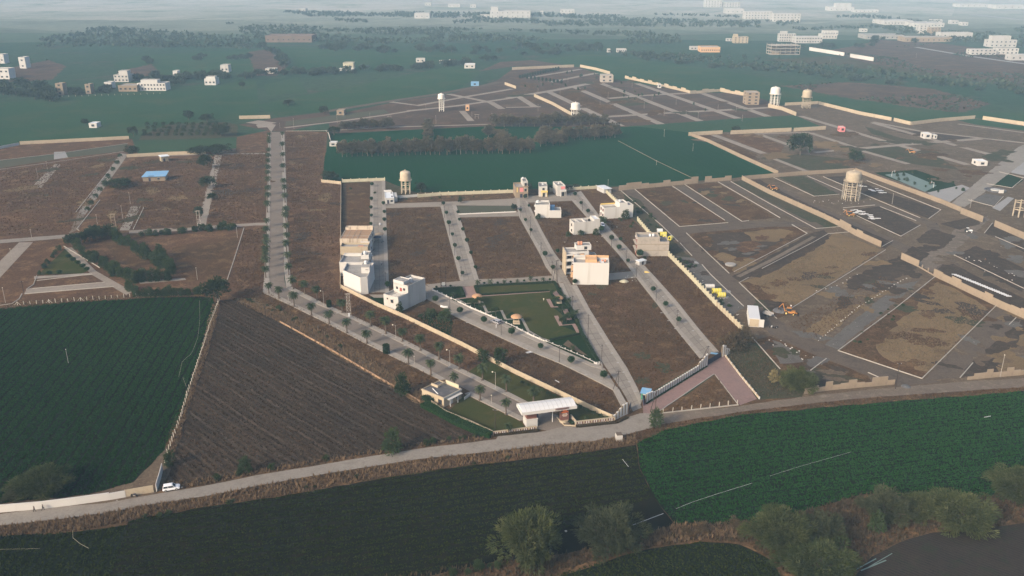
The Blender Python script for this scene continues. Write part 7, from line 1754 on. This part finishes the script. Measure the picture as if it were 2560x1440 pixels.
def digger(label, px, rz, arm_up=1.0, mat='jcb'):
    t_ = thing('backhoe_digger', label, 'digger', U(*px), rz)
    MB().box(-1.6,1.6,-.7,.7,.7,1.5).build('chassis', M[mat], t_); MB().box(1.0,2.3,-.6,.6,.8,1.7).build('bonnet', M[mat], t_)
    MB().box(-.9,.7,-.65,.65,1.5,2.7).build('cab', M['glass'], t_); MB().box(-1.0,.8,-.72,.72,2.7,2.85).build('cab_roof', M[mat], t_)
    for x, r_ in ((-1.0,.75),(1.7,.5)):
        for s in (-1, 1): w_ = MB().bar((x,s*.7,r_), (x,s*1.1,r_), r_, r_, 14).build('wheel', M['black'], t_); MB().bar((x,s*1.1,r_), (x,s*1.13,r_), r_*.5, r_*.5, 8).build('rim', M['yellow'], w_)
    MB().bar((1.4,.4,1.6), (3.2,.4,.7), .14, .12, 4).bar((1.4,-.4,1.6), (3.2,-.4,.7), .14, .12, 4).build('loader_arm', M[mat], t_)
    MB().add([(3.1,-1.1,.1),(3.9,-1.1,.1),(3.1,-1.1,.9),(3.1,1.1,.1),(3.9,1.1,.1),(3.1,1.1,.9)], [(0,1,2),(3,5,4),(0,3,4,1),(0,2,5,3)]).build('loader_bucket', M['iron'], t_)
    MB().bar((-1.6,0,1.2), (-2.6,0,1.4+2.2*arm_up), .2, .16, 4).build('boom', M[mat], t_); MB().bar((-2.6,0,1.4+2.2*arm_up), (-4.0,0,1.2+1.0*arm_up), .16, .12, 4).build('dipper', M[mat], t_)
    MB().box(-4.3,-3.7,-.35,.35,.6+.9*arm_up,1.3+.9*arm_up).build('bucket', M['iron'], t_)
    for s in (-1, 1): MB().bar((-1.6,s*.5,.8), (-1.7,s*1.4,.1), .1, .1, 4).build('stabiliser', M['iron'], t_)
    return t_
digger('orange backhoe digger beside the row of white slabs', (2124,541), .15, 1.1); digger('orange backhoe digger on the black soil strip', (1933,475), .1, .9); digger('orange backhoe digger digging at the kerb corner', (1972,786), -.35, 1.3); digger('small orange digger among the upper right lanes', (2278,383), -.3, .7)
def tractor(label, px, rz, mat):
    t_ = thing('tractor', label, 'tractor', U(*px), rz)
    MB().box(.2,1.9,-.35,.35,.8,1.5).build('bonnet', M[mat], t_); MB().box(-1.2,.3,-.5,.5,.7,1.2).build('chassis', M[mat], t_); MB().box(-1.0,.2,-.7,.7,2.3,2.42).build('canopy', M[mat], t_); MB().box(-.8,-.3,-.3,.3,1.2,1.7).build('seat', M['black'], t_)
    for x in (-.95, .15):
        for s in (-1, 1): MB().bar((x,s*.6,1.1), (x,s*.6,2.3), .05, .05, 4).build('canopy_post', M['iron'], t_)
    for x, r_ in ((-.8,.8),(1.5,.45)):
        for s in (-1, 1): w_ = MB().bar((x,s*.65,r_), (x,s*1.05,r_), r_, r_, 14).build('wheel', M['black'], t_); MB().bar((x,s*1.05,r_), (x,s*1.08,r_), r_*.5, r_*.5, 8).build('rim', M['plastic'], w_)
    return t_
tractor('white tractor crossing the muddy junction', (2420,581), -.3, 'plastic')
def trailer(label, px, rz, mat='steel'):
    t_ = thing('trailer', label, 'trailer', U(*px), rz)
    MB().box(-1.8,1.8,-1,1,.8,.95).build('bed', M[mat], t_)
    for s in (-1, 1): MB().box(-1.8,1.8,s-.04,s+.04,.95,1.6).build('side_board', M[mat], t_)
    MB().box(-1.84,-1.76,-1,1,.95,1.6).build('end_board', M[mat], t_); MB().bar((1.8,0,.8), (3.2,0,.6), .08, .08, 4).build('drawbar', M['iron'], t_)
    for x in (-.6,.6):
        for s in (-1, 1): MB().bar((x,s*.85,.45), (x,s*1.12,.45), .45, .45, 12).build('wheel', M['black'], t_)
    return t_
trailer('dark empty trailer beside the mud road kerb', (1920,790), -.75)
def motorbike(label, px, rz, mat='black'):
    t_ = thing('motorbike', label, 'motorbike', U(*px, .02), rz)
    for x in (-.65,.65): MB().lathe([(.28,-.05),(.31,0),(.28,.05)], 0, 0, 0, 14).build('wheel', M['black'], t_); w_ = t_.children[-1]; w_.rotation_euler = (math.pi/2, 0, 0); w_.location = (x, 0, .31)
    MB().bar((-.65,0,.35), (.5,0,.75), .07, .06, 5).bar((.65,0,.31), (.42,0,1.0), .04, .04, 5).build('frame', M['iron'], t_)
    MB().box(-.1,.4,-.13,.13,.7,.92).build('fuel_tank', M[mat], t_); MB().box(-.75,-.1,-.13,.13,.72,.84).build('seat', M['black'], t_); MB().bar((.4,-.35,1.02), (.4,.35,1.02), .02, .02, 5).build('handlebar', M['steel'], t_); MB().box(-.2,.25,-.12,.12,.3,.62).build('engine', M['steel'], t_)
    return t_
motorbike('dark motorbike parked at the nose of the white car', (455,1222), .5); motorbike('dark motorbike lying low on the road by the sheet gate', (336,1242), .1, 'navy'); motorbike('white motorbike beside the container cabin', (1928,820), -.3, 'plastic'); motorbike('dark motorbike right of the white one', (1941,821), .6); motorbike('dark motorbike on the street of the row houses', (935,627), 1.4); motorbike('dark motorbike at the far end of the shaded cluster', (957,607), 1.1, 'navy')

# ------------------------------------------------------------------ people
def person(label, px, rz, shirt, trousers, stride=.25, arm=.2, z=0.0, hold=None):
    t_ = thing('person', label, 'person', U(*px, z), rz)
    me = bpy.data.meshes.new('body'); bm = bmesh.new()
    J = {'pel':(0,0,.92,.15),'chest':(0.02,0,1.28,.17),'neck':(.03,0,1.48,.065),'head':(.05,0,1.62,.1),'top':(.05,0,1.72,.075),
         'hl':(0,.1,.86,.1),'kl':(stride*.6,.1,.48,.07),'al':(stride*.7,.1,.08,.05),'fl':(stride*.7+.18,.1,.04,.045),'hr':(0,-.1,.86,.1),'kr':(-stride*.4,-.1,.48,.07),'ar':(-stride,-.1,.1,.05),'fr':(-stride+.16,-.1,.04,.045),
         'sl':(0.02,.2,1.4,.07),'el':(-arm*.5,.25,1.12,.05),'wl':(arm*.1,.26,.88,.035),'dl':(arm*.3,.26,.78,.035),'sr':(.02,-.2,1.4,.07),'er':(arm*.5,-.25,1.12,.05),'wr':(arm*1.2,-.24,.92,.035),'dr':(arm*1.5,-.23,.83,.035)}
    E = 'pel-chest chest-neck neck-head head-top pel-hl hl-kl kl-al al-fl pel-hr hr-kr kr-ar ar-fr chest-sl sl-el el-wl wl-dl chest-sr sr-er er-wr wr-dr'.split()
    vv = {k: bm.verts.new(v[:3]) for k, v in J.items()}; bm.verts.index_update()
    for e in E: a_, b_ = e.split('-'); bm.edges.new((vv[a_], vv[b_]))
    bm.to_mesh(me); bm.free()
    o = link('body', me, t_)
    mod = o.modifiers.new('skin', 'SKIN'); ly = me.skin_vertices[0].data if me.skin_vertices else None
    if ly is None:
        me.skin_vertices.new() if hasattr(me.skin_vertices, 'new') else None
    for i, k in enumerate(J):
        if me.skin_vertices: me.skin_vertices[0].data[i].radius = (J[k][3], J[k][3]); me.skin_vertices[0].data[i].use_root = (k == 'pel')
    o.modifiers.new('sub', 'SUBSURF').levels = 1; o.modifiers['sub'].render_levels = 1
    # clothes by height on one body: colour from the object's own height
    key = shirt + trousers
    if key not in PM:
        m, nt, bsdf = nodes('clothes_' + key); tc = N(nt, 'TexCoord').outputs['Object']; sx = N(nt, 'SeparateXYZ'); nt.links.new(tc, sx.inputs[0])
        def colr(n_): return tuple(M[n_].node_tree.nodes['Principled BSDF'].inputs['Base Color'].default_value)[:3]
        c = mixc(nt, math_(nt, 'GREATER_THAN', sx.outputs[2], .9), colr(trousers), colr(shirt)); c = mixc(nt, math_(nt, 'GREATER_THAN', sx.outputs[2], 1.47), c, colr('skin')); nt.links.new(c, bsdf.inputs['Base Color']); bsdf.inputs['Roughness'].default_value = .9; PM[key] = m
    me.materials.append(PM[key])
    MB().lathe([(.1,0),(.115,.06),(.08,.14),(.02,.17)], .04, 0, 1.6, 10).build('hair', M['black'], t_)
    for s in (.26, -.23):
        mb = MB(); bx = arm*.3 if s > 0 else arm*1.5
        for q_ in range(4): mb.bar((bx + .012, s - .03 + q_*.02, .79 if s > 0 else .84), (bx + .03, s - .03 + q_*.02, .71 if s > 0 else .76), .009, .007, 5)
        mb.bar((bx + .03, s + (-.03 if s > 0 else .03), .82), (bx + .06, s + (-.045 if s > 0 else .045), .77), .01, .008, 5)
        mb.build('fingers', M['skin'], t_)
    return t_
PM = {}
person('person in dark clothes walking along the white wall', (87,1280), 2.9, 'cloth_b', 'cloth_d', .3, .25, .1); person('person in dark clothes striding ahead beside the white wall', (108,1276), .3, 'cloth_d', 'cloth_d', .38, .3, .1)
person('person in white clothes standing beside the silver car', (1241,820), 2.4, 'cloth_w', 'cloth_w', .12, .15, .17); person('person with a yellow cap standing in the stubble', (643,1148), 1.0, 'cloth_d', 'cloth_d', .2, .2, .05)
person('person in white walking on the street of the row houses', (954,663), 1.5, 'cloth_w', 'cloth_d', .2, .2, .2); person('worker standing by the digger at the kerb corner', (1977,771), .5, 'cloth_w', 'cloth_d', .15, .2, .05); person('worker in dark clothes by the muddy junction', (2340,563), .2, 'cloth_d', 'cloth_d', .2, .2, .05)
person('worker crouched among rubble on the dark right plot', (2462,654), .2, 'cloth_b', 'cloth_d', .25, .3, .05)

# ------------------------------------------------------------------ small things
def coil(label, px, rz, mat, L_=3.0, r_=1.1):
    t_ = thing('pipe_coil', label, 'pipe', U(*px), rz)
    mb = MB(); n = 12
    mb.lathe([(r_,-L_/2),(r_*1.03,-L_/2+.1),(r_,0),(r_*1.03,L_/2-.1),(r_,L_/2)], 0, 0, 0, 20)
    o = mb.build('drum', M[mat], t_, (0,0,r_)); o.rotation_euler = (0, math.pi/2, 0)
    for s in (-1, 1):
        o = MB().lathe([(r_*.55,-.02),(r_*.55,.02)], 0, 0, 0, 16).build('core_end', M['black'], t_, (s*(L_/2+.01),0,r_)); o.rotation_euler = (0, math.pi/2, 0)
    for k in (-.3, 0, .3):
        o = MB().lathe([(r_*1.045,-.04),(r_*1.045,.04)], 0, 0, 0, 20).build('band', M['plastic'], t_, (k*L_,0,r_)); o.rotation_euler = (0, math.pi/2, 0)
    return t_
coil('yellow wrapped pipe roll beside the pale jagged wall', (1791,733), .05, 'mustard', 3.6); coil('yellow wrapped pipe roll in front of the other one', (1803,743), .05, 'mustard', 3.2); coil('yellow pipe roll behind the cement house', (1658,590), 0, 'mustard', 3.2); coil('white pipe roll behind the cement house', (1649,582), 0, 'plastic', 2.8); coil('yellow pipe roll end beside the kerb', (1676,600), .8, 'mustard', 1.8); coil('short yellow pipe roll half hidden by the cement house', (1662,598), 1.2, 'mustard', 1.5)
coil('striped pipe roll with a brown middle near the coils', (1774,721), .05, 'offwhite', 3.8, .95)
tk = thing('storage_tank', 'flat oval grey tank lying on the brown plot corner', 'tank', U(1826,665), .05)
o = MB().lathe([(.1,0),(1.5,.1),(2.4,.45),(2.5,.9),(2.3,1.1),(.3,1.25)], 0, 0, 0, 22).build('shell', M['roof'], tk); MB().bar((0,-1.6,.9), (0,-2.4,1.0), .1, .1, 6).build('outlet', M['iron'], tk)
# slabs laid out in rows
slab_p = Proto(tag(MB().box(-.7,.7,-.35,.35,0,.12).build('concrete_slab', M['plastic']), 'x', 'slab'))
for i in range(24):
    x, y = 2386 + i*5.9, 686 + i*2.38
    slab_p.put(U(x, y, .08), -.1 + rnd.uniform(-.1,.1), (1.5, 1.2, rnd.uniform(1,2)), 'white slab in single file along the tan wall, %s in line' % nth(i + 1), 'white slabs in single file')
for i in range(26):
    s = rnd.random(); x = 2130 + s*66 + rnd.uniform(-4,4); y = 523 + s*28 + rnd.uniform(-6,5)
    slab_p.put(U(x, y, .08), rnd.uniform(-.25,.1), (1.5, 1.1, rnd.uniform(1,2)), 'white slab scattered beside the orange digger', 'white slabs beside the digger')
for i in range(22):
    s = rnd.random(); x = 2142 + s*72 + rnd.uniform(-4,4); y = 462 + s*20 + rnd.uniform(-4,4)
    slab_p.put(U(x, y, .08), rnd.uniform(-.25,.1), (1.4, 1.0, rnd.uniform(1,2)), 'white slab scattered right of the unfinished tower', 'white slabs right of the tower')
# boundary stones
bm_ = bmesh.new(); bmesh.ops.create_icosphere(bm_, subdivisions=1, radius=.28)
for v in bm_.verts: v.co = v.co * rnd.uniform(.8, 1.2); v.co.z *= .7
sm_ = bpy.data.meshes.new('boundary_stone'); bm_.to_mesh(sm_); bm_.free(); sm_.materials.append(M['stone'])
stone_p = Proto(tag(link('boundary_stone', sm_), 'x', 'stone'))
def stones(a, b, n, label, group, j=1.2):
    for i in range(n):
        s = i / max(1, n-1); stone_p.put(U(a[0]+(b[0]-a[0])*s + rnd.uniform(-j,j), a[1]+(b[1]-a[1])*s + rnd.uniform(-j,j), .12), rnd.uniform(0,6), rnd.uniform(.6,1.3), label + (', %s in line' % nth(i + 1) if n > 1 and j < 2 else ''), group)
stones((2046,851), (2148,766), 19, 'white stone in the line edging the gravel strip', 'white stones edging the gravel strip'); stones((2150,765), (2265,695), 17, 'white stone in the upper line edging the gravel strip', 'white stones on the upper gravel strip')
stones((2040,730), (2140,690), 9, 'white stone beside the long slanting kerb', 'white stones beside the slanting kerb', 5); stones((1930,850), (2040,905), 14, 'small stone strewn on the weedy corner plot', 'stones on the corner plot', 9); stones((1720,680), (1845,790), 16, 'pale rubble stone beside the pipe coils', 'rubble stones beside the coils', 12)
stones((2420,640), (2540,700), 16, 'pale rubble stone on the dark right plot', 'rubble on the dark plot', 14); stones((2030,505), (2170,505), 16, 'pale rubble stone at the foot of the unfinished tower', 'rubble at the tower', 6); stones((1345,1350), (1420,1330), 2, 'white stone in the shade of the acacias', 'stones under the acacias', 8)
stones((1320,640), (1600,560), 8, 'pale litter stone on the plot round the white houses', 'litter on the plot', 20); stones((1560,690), (1600,705), 8, 'yellowish rubble piece right of the big white house', 'rubble by the big house', 4)
rp = thing('rubble_heap', 'yellowish rubble heap beside the big white house', 'rubble', U(1560,704)); MB().lathe([(2.2,0),(1.6,.4),(.7,.8),(.1,.9)], 0, 0, 0, 9).build('heap', M['yellowwall'], rp)
rp = thing('sand_heap', 'brown sand heap on the street of the row houses', 'heap', U(949,586)); MB().lathe([(2.6,0),(1.8,.35),(.8,.7),(.1,.8)], 0, 0, .17, 11).build('heap', M['tanwall'], rp)
rp = thing('earth_heap', 'dark earth heap beside the digger at the kerb corner', 'heap', U(1950,778)); MB().lathe([(3,0),(2.2,.7),(1,1.3),(.1,1.4)], 0, 0, .03, 11).build('heap', M['roofdark'], rp)
rp = thing('earth_heap', 'black earth heap on the dirt track edge', 'heap', U(2265,967)); MB().lathe([(1.6,0),(1.2,.35),(.5,.6),(.1,.65)], 0, 0, .03, 9).build('heap', M['roofdark'], rp)
yt = thing('yellow_sheet', 'crumpled yellow sheet beside the little white hut', 'sheet', U(1617,682)); MB().add([(-1.2,-.6,.12),(1.2,-.9,.35),(1.0,.9,.15),(-.9,1.0,.5),(.1,0,.75)], [(0,1,4),(1,2,4),(2,3,4),(3,0,4)]).build('cover', M['yellow'], yt)
wb = thing('white_banner', 'white curved board lying at the pavement edge below the park', 'board', U(1108,771)); MB().add([(-1.2,1.1,.2),(0,.1,.2),(1.8,-.3,.2),(-1.2,1.1,1.1),(0,.1,1.1),(1.8,-.3,1.1)], [(0,1,4,3),(1,2,5,4)]).build('board', M['plastic'], wb)
so = wb.children[0].modifiers.new('thick', 'SOLIDIFY'); so.thickness = .08
pk = thing('white_board', 'white board lying on the weeds below the park street', 'board', U(1325,881), .5); MB().box(-1.5,1.5,-.6,.6,.1,.2).build('board', M['plastic'], pk); pk = thing('white_plank', 'thin white plank lying in the weeds by the cream wall', 'plank', U(1393,954), -.9); MB().box(-1.0,1.0,-.15,.15,.1,.18).build('plank', M['plastic'], pk)
bt = thing('blue_sheet', 'blue sheet lying inside the navy gate', 'sheet', U(1786,885), -.3); MB().box(-1.3,1.3,-.7,.7,.2,.24).build('cover', M['blue'], bt)
# hose lines in the fields
def hose(label, pts, mat, r_=.07, zz=.4):
    P = [U(*p) for p in pts]; mb = MB()
    Q, _ = resample([(p.x, p.y) for p in P], 24)
    for a, b in zip(Q, Q[1:]): mb.bar((a.x, a.y, zz + rnd.uniform(-.06,.06)), (b.x, b.y, zz), r_, r_, 4)
    o = mb.build('irrigation_hose', M[mat]); return tag(o, label, 'hose')
hose('white irrigation pipe lying beside the uneven acacia', [(1582,1316),(1658,1287)], 'plastic', .06); hose('white irrigation pipe running across the bright field', [(1690,1274),(1735,1256),(1790,1238),(1880,1210)], 'plastic', .03, .3); hose('thin white pipe continuing over the bright field', [(1925,1192),(2000,1168),(2128,1132)], 'plastic', .018, .3); hose('short white pipe on the upper bright field', [(2460,1046),(2476,1043)], 'plastic', .08)
hose('yellow hose curving through the lower left crop', [(182,1328),(183,1348),(200,1362),(222,1374)], 'yellowwall', .03); hose('pale hose along the edge of the left crop field', [(499,752),(500,800),(495,845),(480,885),(456,905),(447,945)], 'yellowwall', .03, .3); hose('pale hose end beside the post fence', [(457,945),(466,968)], 'yellowwall', .03, .3); hose('pale hose across the far left corner crop', [(-10,1376),(100,1374)], 'yellowwall', .015, .3); hose('white pipe end beside the ploughed dark soil', [(1556,1150),(1571,1169)], 'plastic', .05, .3)
hose('thin pale path line across the deep green field', [(1545,352),(1640,402),(1745,452)], 'tanwall', .1, .14)
# standing water in the wheel tracks
for a, b, w in (((2140,1425),(2190,1398), .5), ((2152,1428),(2215,1402), .6), ((2170,1420),(2230,1385), .35)): strip('puddle', [a, b], w*.6, 'court', 3.4)
# gazebos
def gazebo(label, px, sc=1.0):
    t_ = thing('gazebo', label, 'gazebo', U(*px))
    MB().lathe([(1.9*sc,0),(1.8*sc,.25),(1.2*sc,.7),(.1,1.0)], 0, 0, 2.3*sc, 14).build('roof', M['thatch'], t_)
    for i in range(4):
        a = math.pi/4 + i*math.pi/2; MB().bar((1.15*sc*math.cos(a), 1.15*sc*math.sin(a), 0), (1.15*sc*math.cos(a), 1.15*sc*math.sin(a), 2.4*sc), .1, .1, 6).build('post', M['cream'], t_)
    MB().box(-1.2*sc,1.2*sc,-1.2*sc,1.2*sc,.02,.25).build('floor', M['cream'], t_)
    for s in (-1, 1): MB().box(-1.1*sc,1.1*sc,s*1.0*sc-.15,s*1.0*sc+.15,.25,.65).build('bench', M['cream'], t_)
    return t_
gazebo('thatched round gazebo with an orange roof inside the park', (1291,808), 1.15); gazebo('paler thatched gazebo near the pink path', (1193,756), 1.15); gazebo('thatched gazebo half hidden by shrubs on the street side', (1398,757), .9)
# park lamp bollards
pt = thing('park_lamp', 'white globe lamp on the park lawn', 'lamp', U(1359,753)); MB().bar((0,0,0), (0,0,.8), .05, .05, 6).build('post', M['plastic'], pt); MB().lathe([(.1,0),(.25,.15),(.25,.3),(.1,.45)], 0, 0, .75, 10).build('globe', M['lamp'], pt)
# goal frames of the court
def hoop(label, px, rz):
    t_ = thing('basketball_hoop', label, 'hoop', U(*px), rz); MB().bar((0,0,0), (0,0,3.4), .12, .1, 6).build('post', M['plastic'], t_); MB().bar((0,0,3.3), (1.4,0,3.7), .08, .08, 4).build('arm', M['plastic'], t_); MB().box(1.4,1.48,-.9,.9,3.0,4.1).build('backboard', M['plastic'], t_); MB().lathe([(.24,0),(.25,.03)], 1.75, 0, 3.1, 10).build('ring', M['sign'], t_)
hoop('white basketball hoop at the near left end of the court', (2229,441), -.5); hoop('white basketball hoop at the right end of the court', (2333,470), 2.6)
cr = thing('round_bed', 'round kerbed flower bed on the right hand forecourt', 'bed', U(2488,476)); MB().lathe([(6.2,0),(6.2,.5),(5.4,.5),(5.4,.1)], 0, 0, 0, 28).build('rim', M['roofdark'], cr); MB().lathe([(2.6,0),(2.6,.6),(2.2,.7)], 0, 0, .05, 20).build('centre', M['grey'], cr); MB().box(-1.4,1.4,-6.9,-6.5,0,2).build('board', M['white'], cr)
# pots and clutter along the row houses
for i, (x, y, mt, lab) in enumerate(((950,562,'plastic','white drum on the street of the row houses'), (920,593,'plastic','white tub outside the brown roofed row house'))):
    d_ = thing('drum', lab, 'drum', U(x, y, .2)); MB().lathe([(.5,0),(.55,.5),(.5,1.0)], 0, 0, 0, 12).build('shell', M[mt], d_); MB().lathe([(.45,0),(.4,.08)], 0, 0, 1.0, 12).build('lid', M['grey'], d_)
tp = thing('awning', 'dark round canopy shade over the row house street', 'awning', U(943,603,.2)); MB().lathe([(2.2,0),(1.6,.25),(.2,.5)], 0, 0, 2.1, 16).build('canopy', M['navy'], tp); MB().bar((0,0,0), (0,0,2.3), .06, .06, 6).build('post', M['iron'], tp)
# manhole covers and pavement drains
mh = MB().box(-.5,.5,-.35,.35,0,.012).mesh('drain_cover', M['roof'])
for pts in ([(1150,798),(1520,960),10], [(1465,775),(1595,990),9], [(1610,688),(1780,880),9], [(1645,772),(1750,890),6], [(735,764),(1080,930),8], [(760,742),(1320,1012),10]):
    a, b, n = pts
    for i in range(n):
        s = (i + .5)/n; o = link('drain_cover', mh, None, U(a[0]+(b[0]-a[0])*s, a[1]+(b[1]-a[1])*s, .262)); o.rotation_euler = (0,0,rnd.uniform(0,1)); tag(o, kind='structure')
for pr_ in A_ + RT + TK + FT + BS + GT + [DB, YB, SPALM, CYL, CONE, slab_p, stone_p] + PALM + BALL: pr_.drop()
# ------------------------------------------------------------------ the hazy air
hm = bpy.data.materials.new('haze'); hm.use_nodes = True
hn = hm.node_tree
hn.nodes.remove(hn.nodes['Principled BSDF'])
pv = hn.nodes.new('ShaderNodeVolumePrincipled')
pv.inputs['Color'].default_value = (.48, .75, 1.0, 1)
pv.inputs['Density'].default_value = HAZE_D
pv.inputs['Anisotropy'].default_value = -.15
hn.links.new(pv.outputs[0], hn.nodes['Material Output'].inputs['Volume'])
hz = MB().box(-9500, 9500, -6500, 12500, -1.2, CAMH + 8).build('haze', hm)
tag(hz, 'pale blue haze hanging over the whole plain', 'haze', kind='stuff')
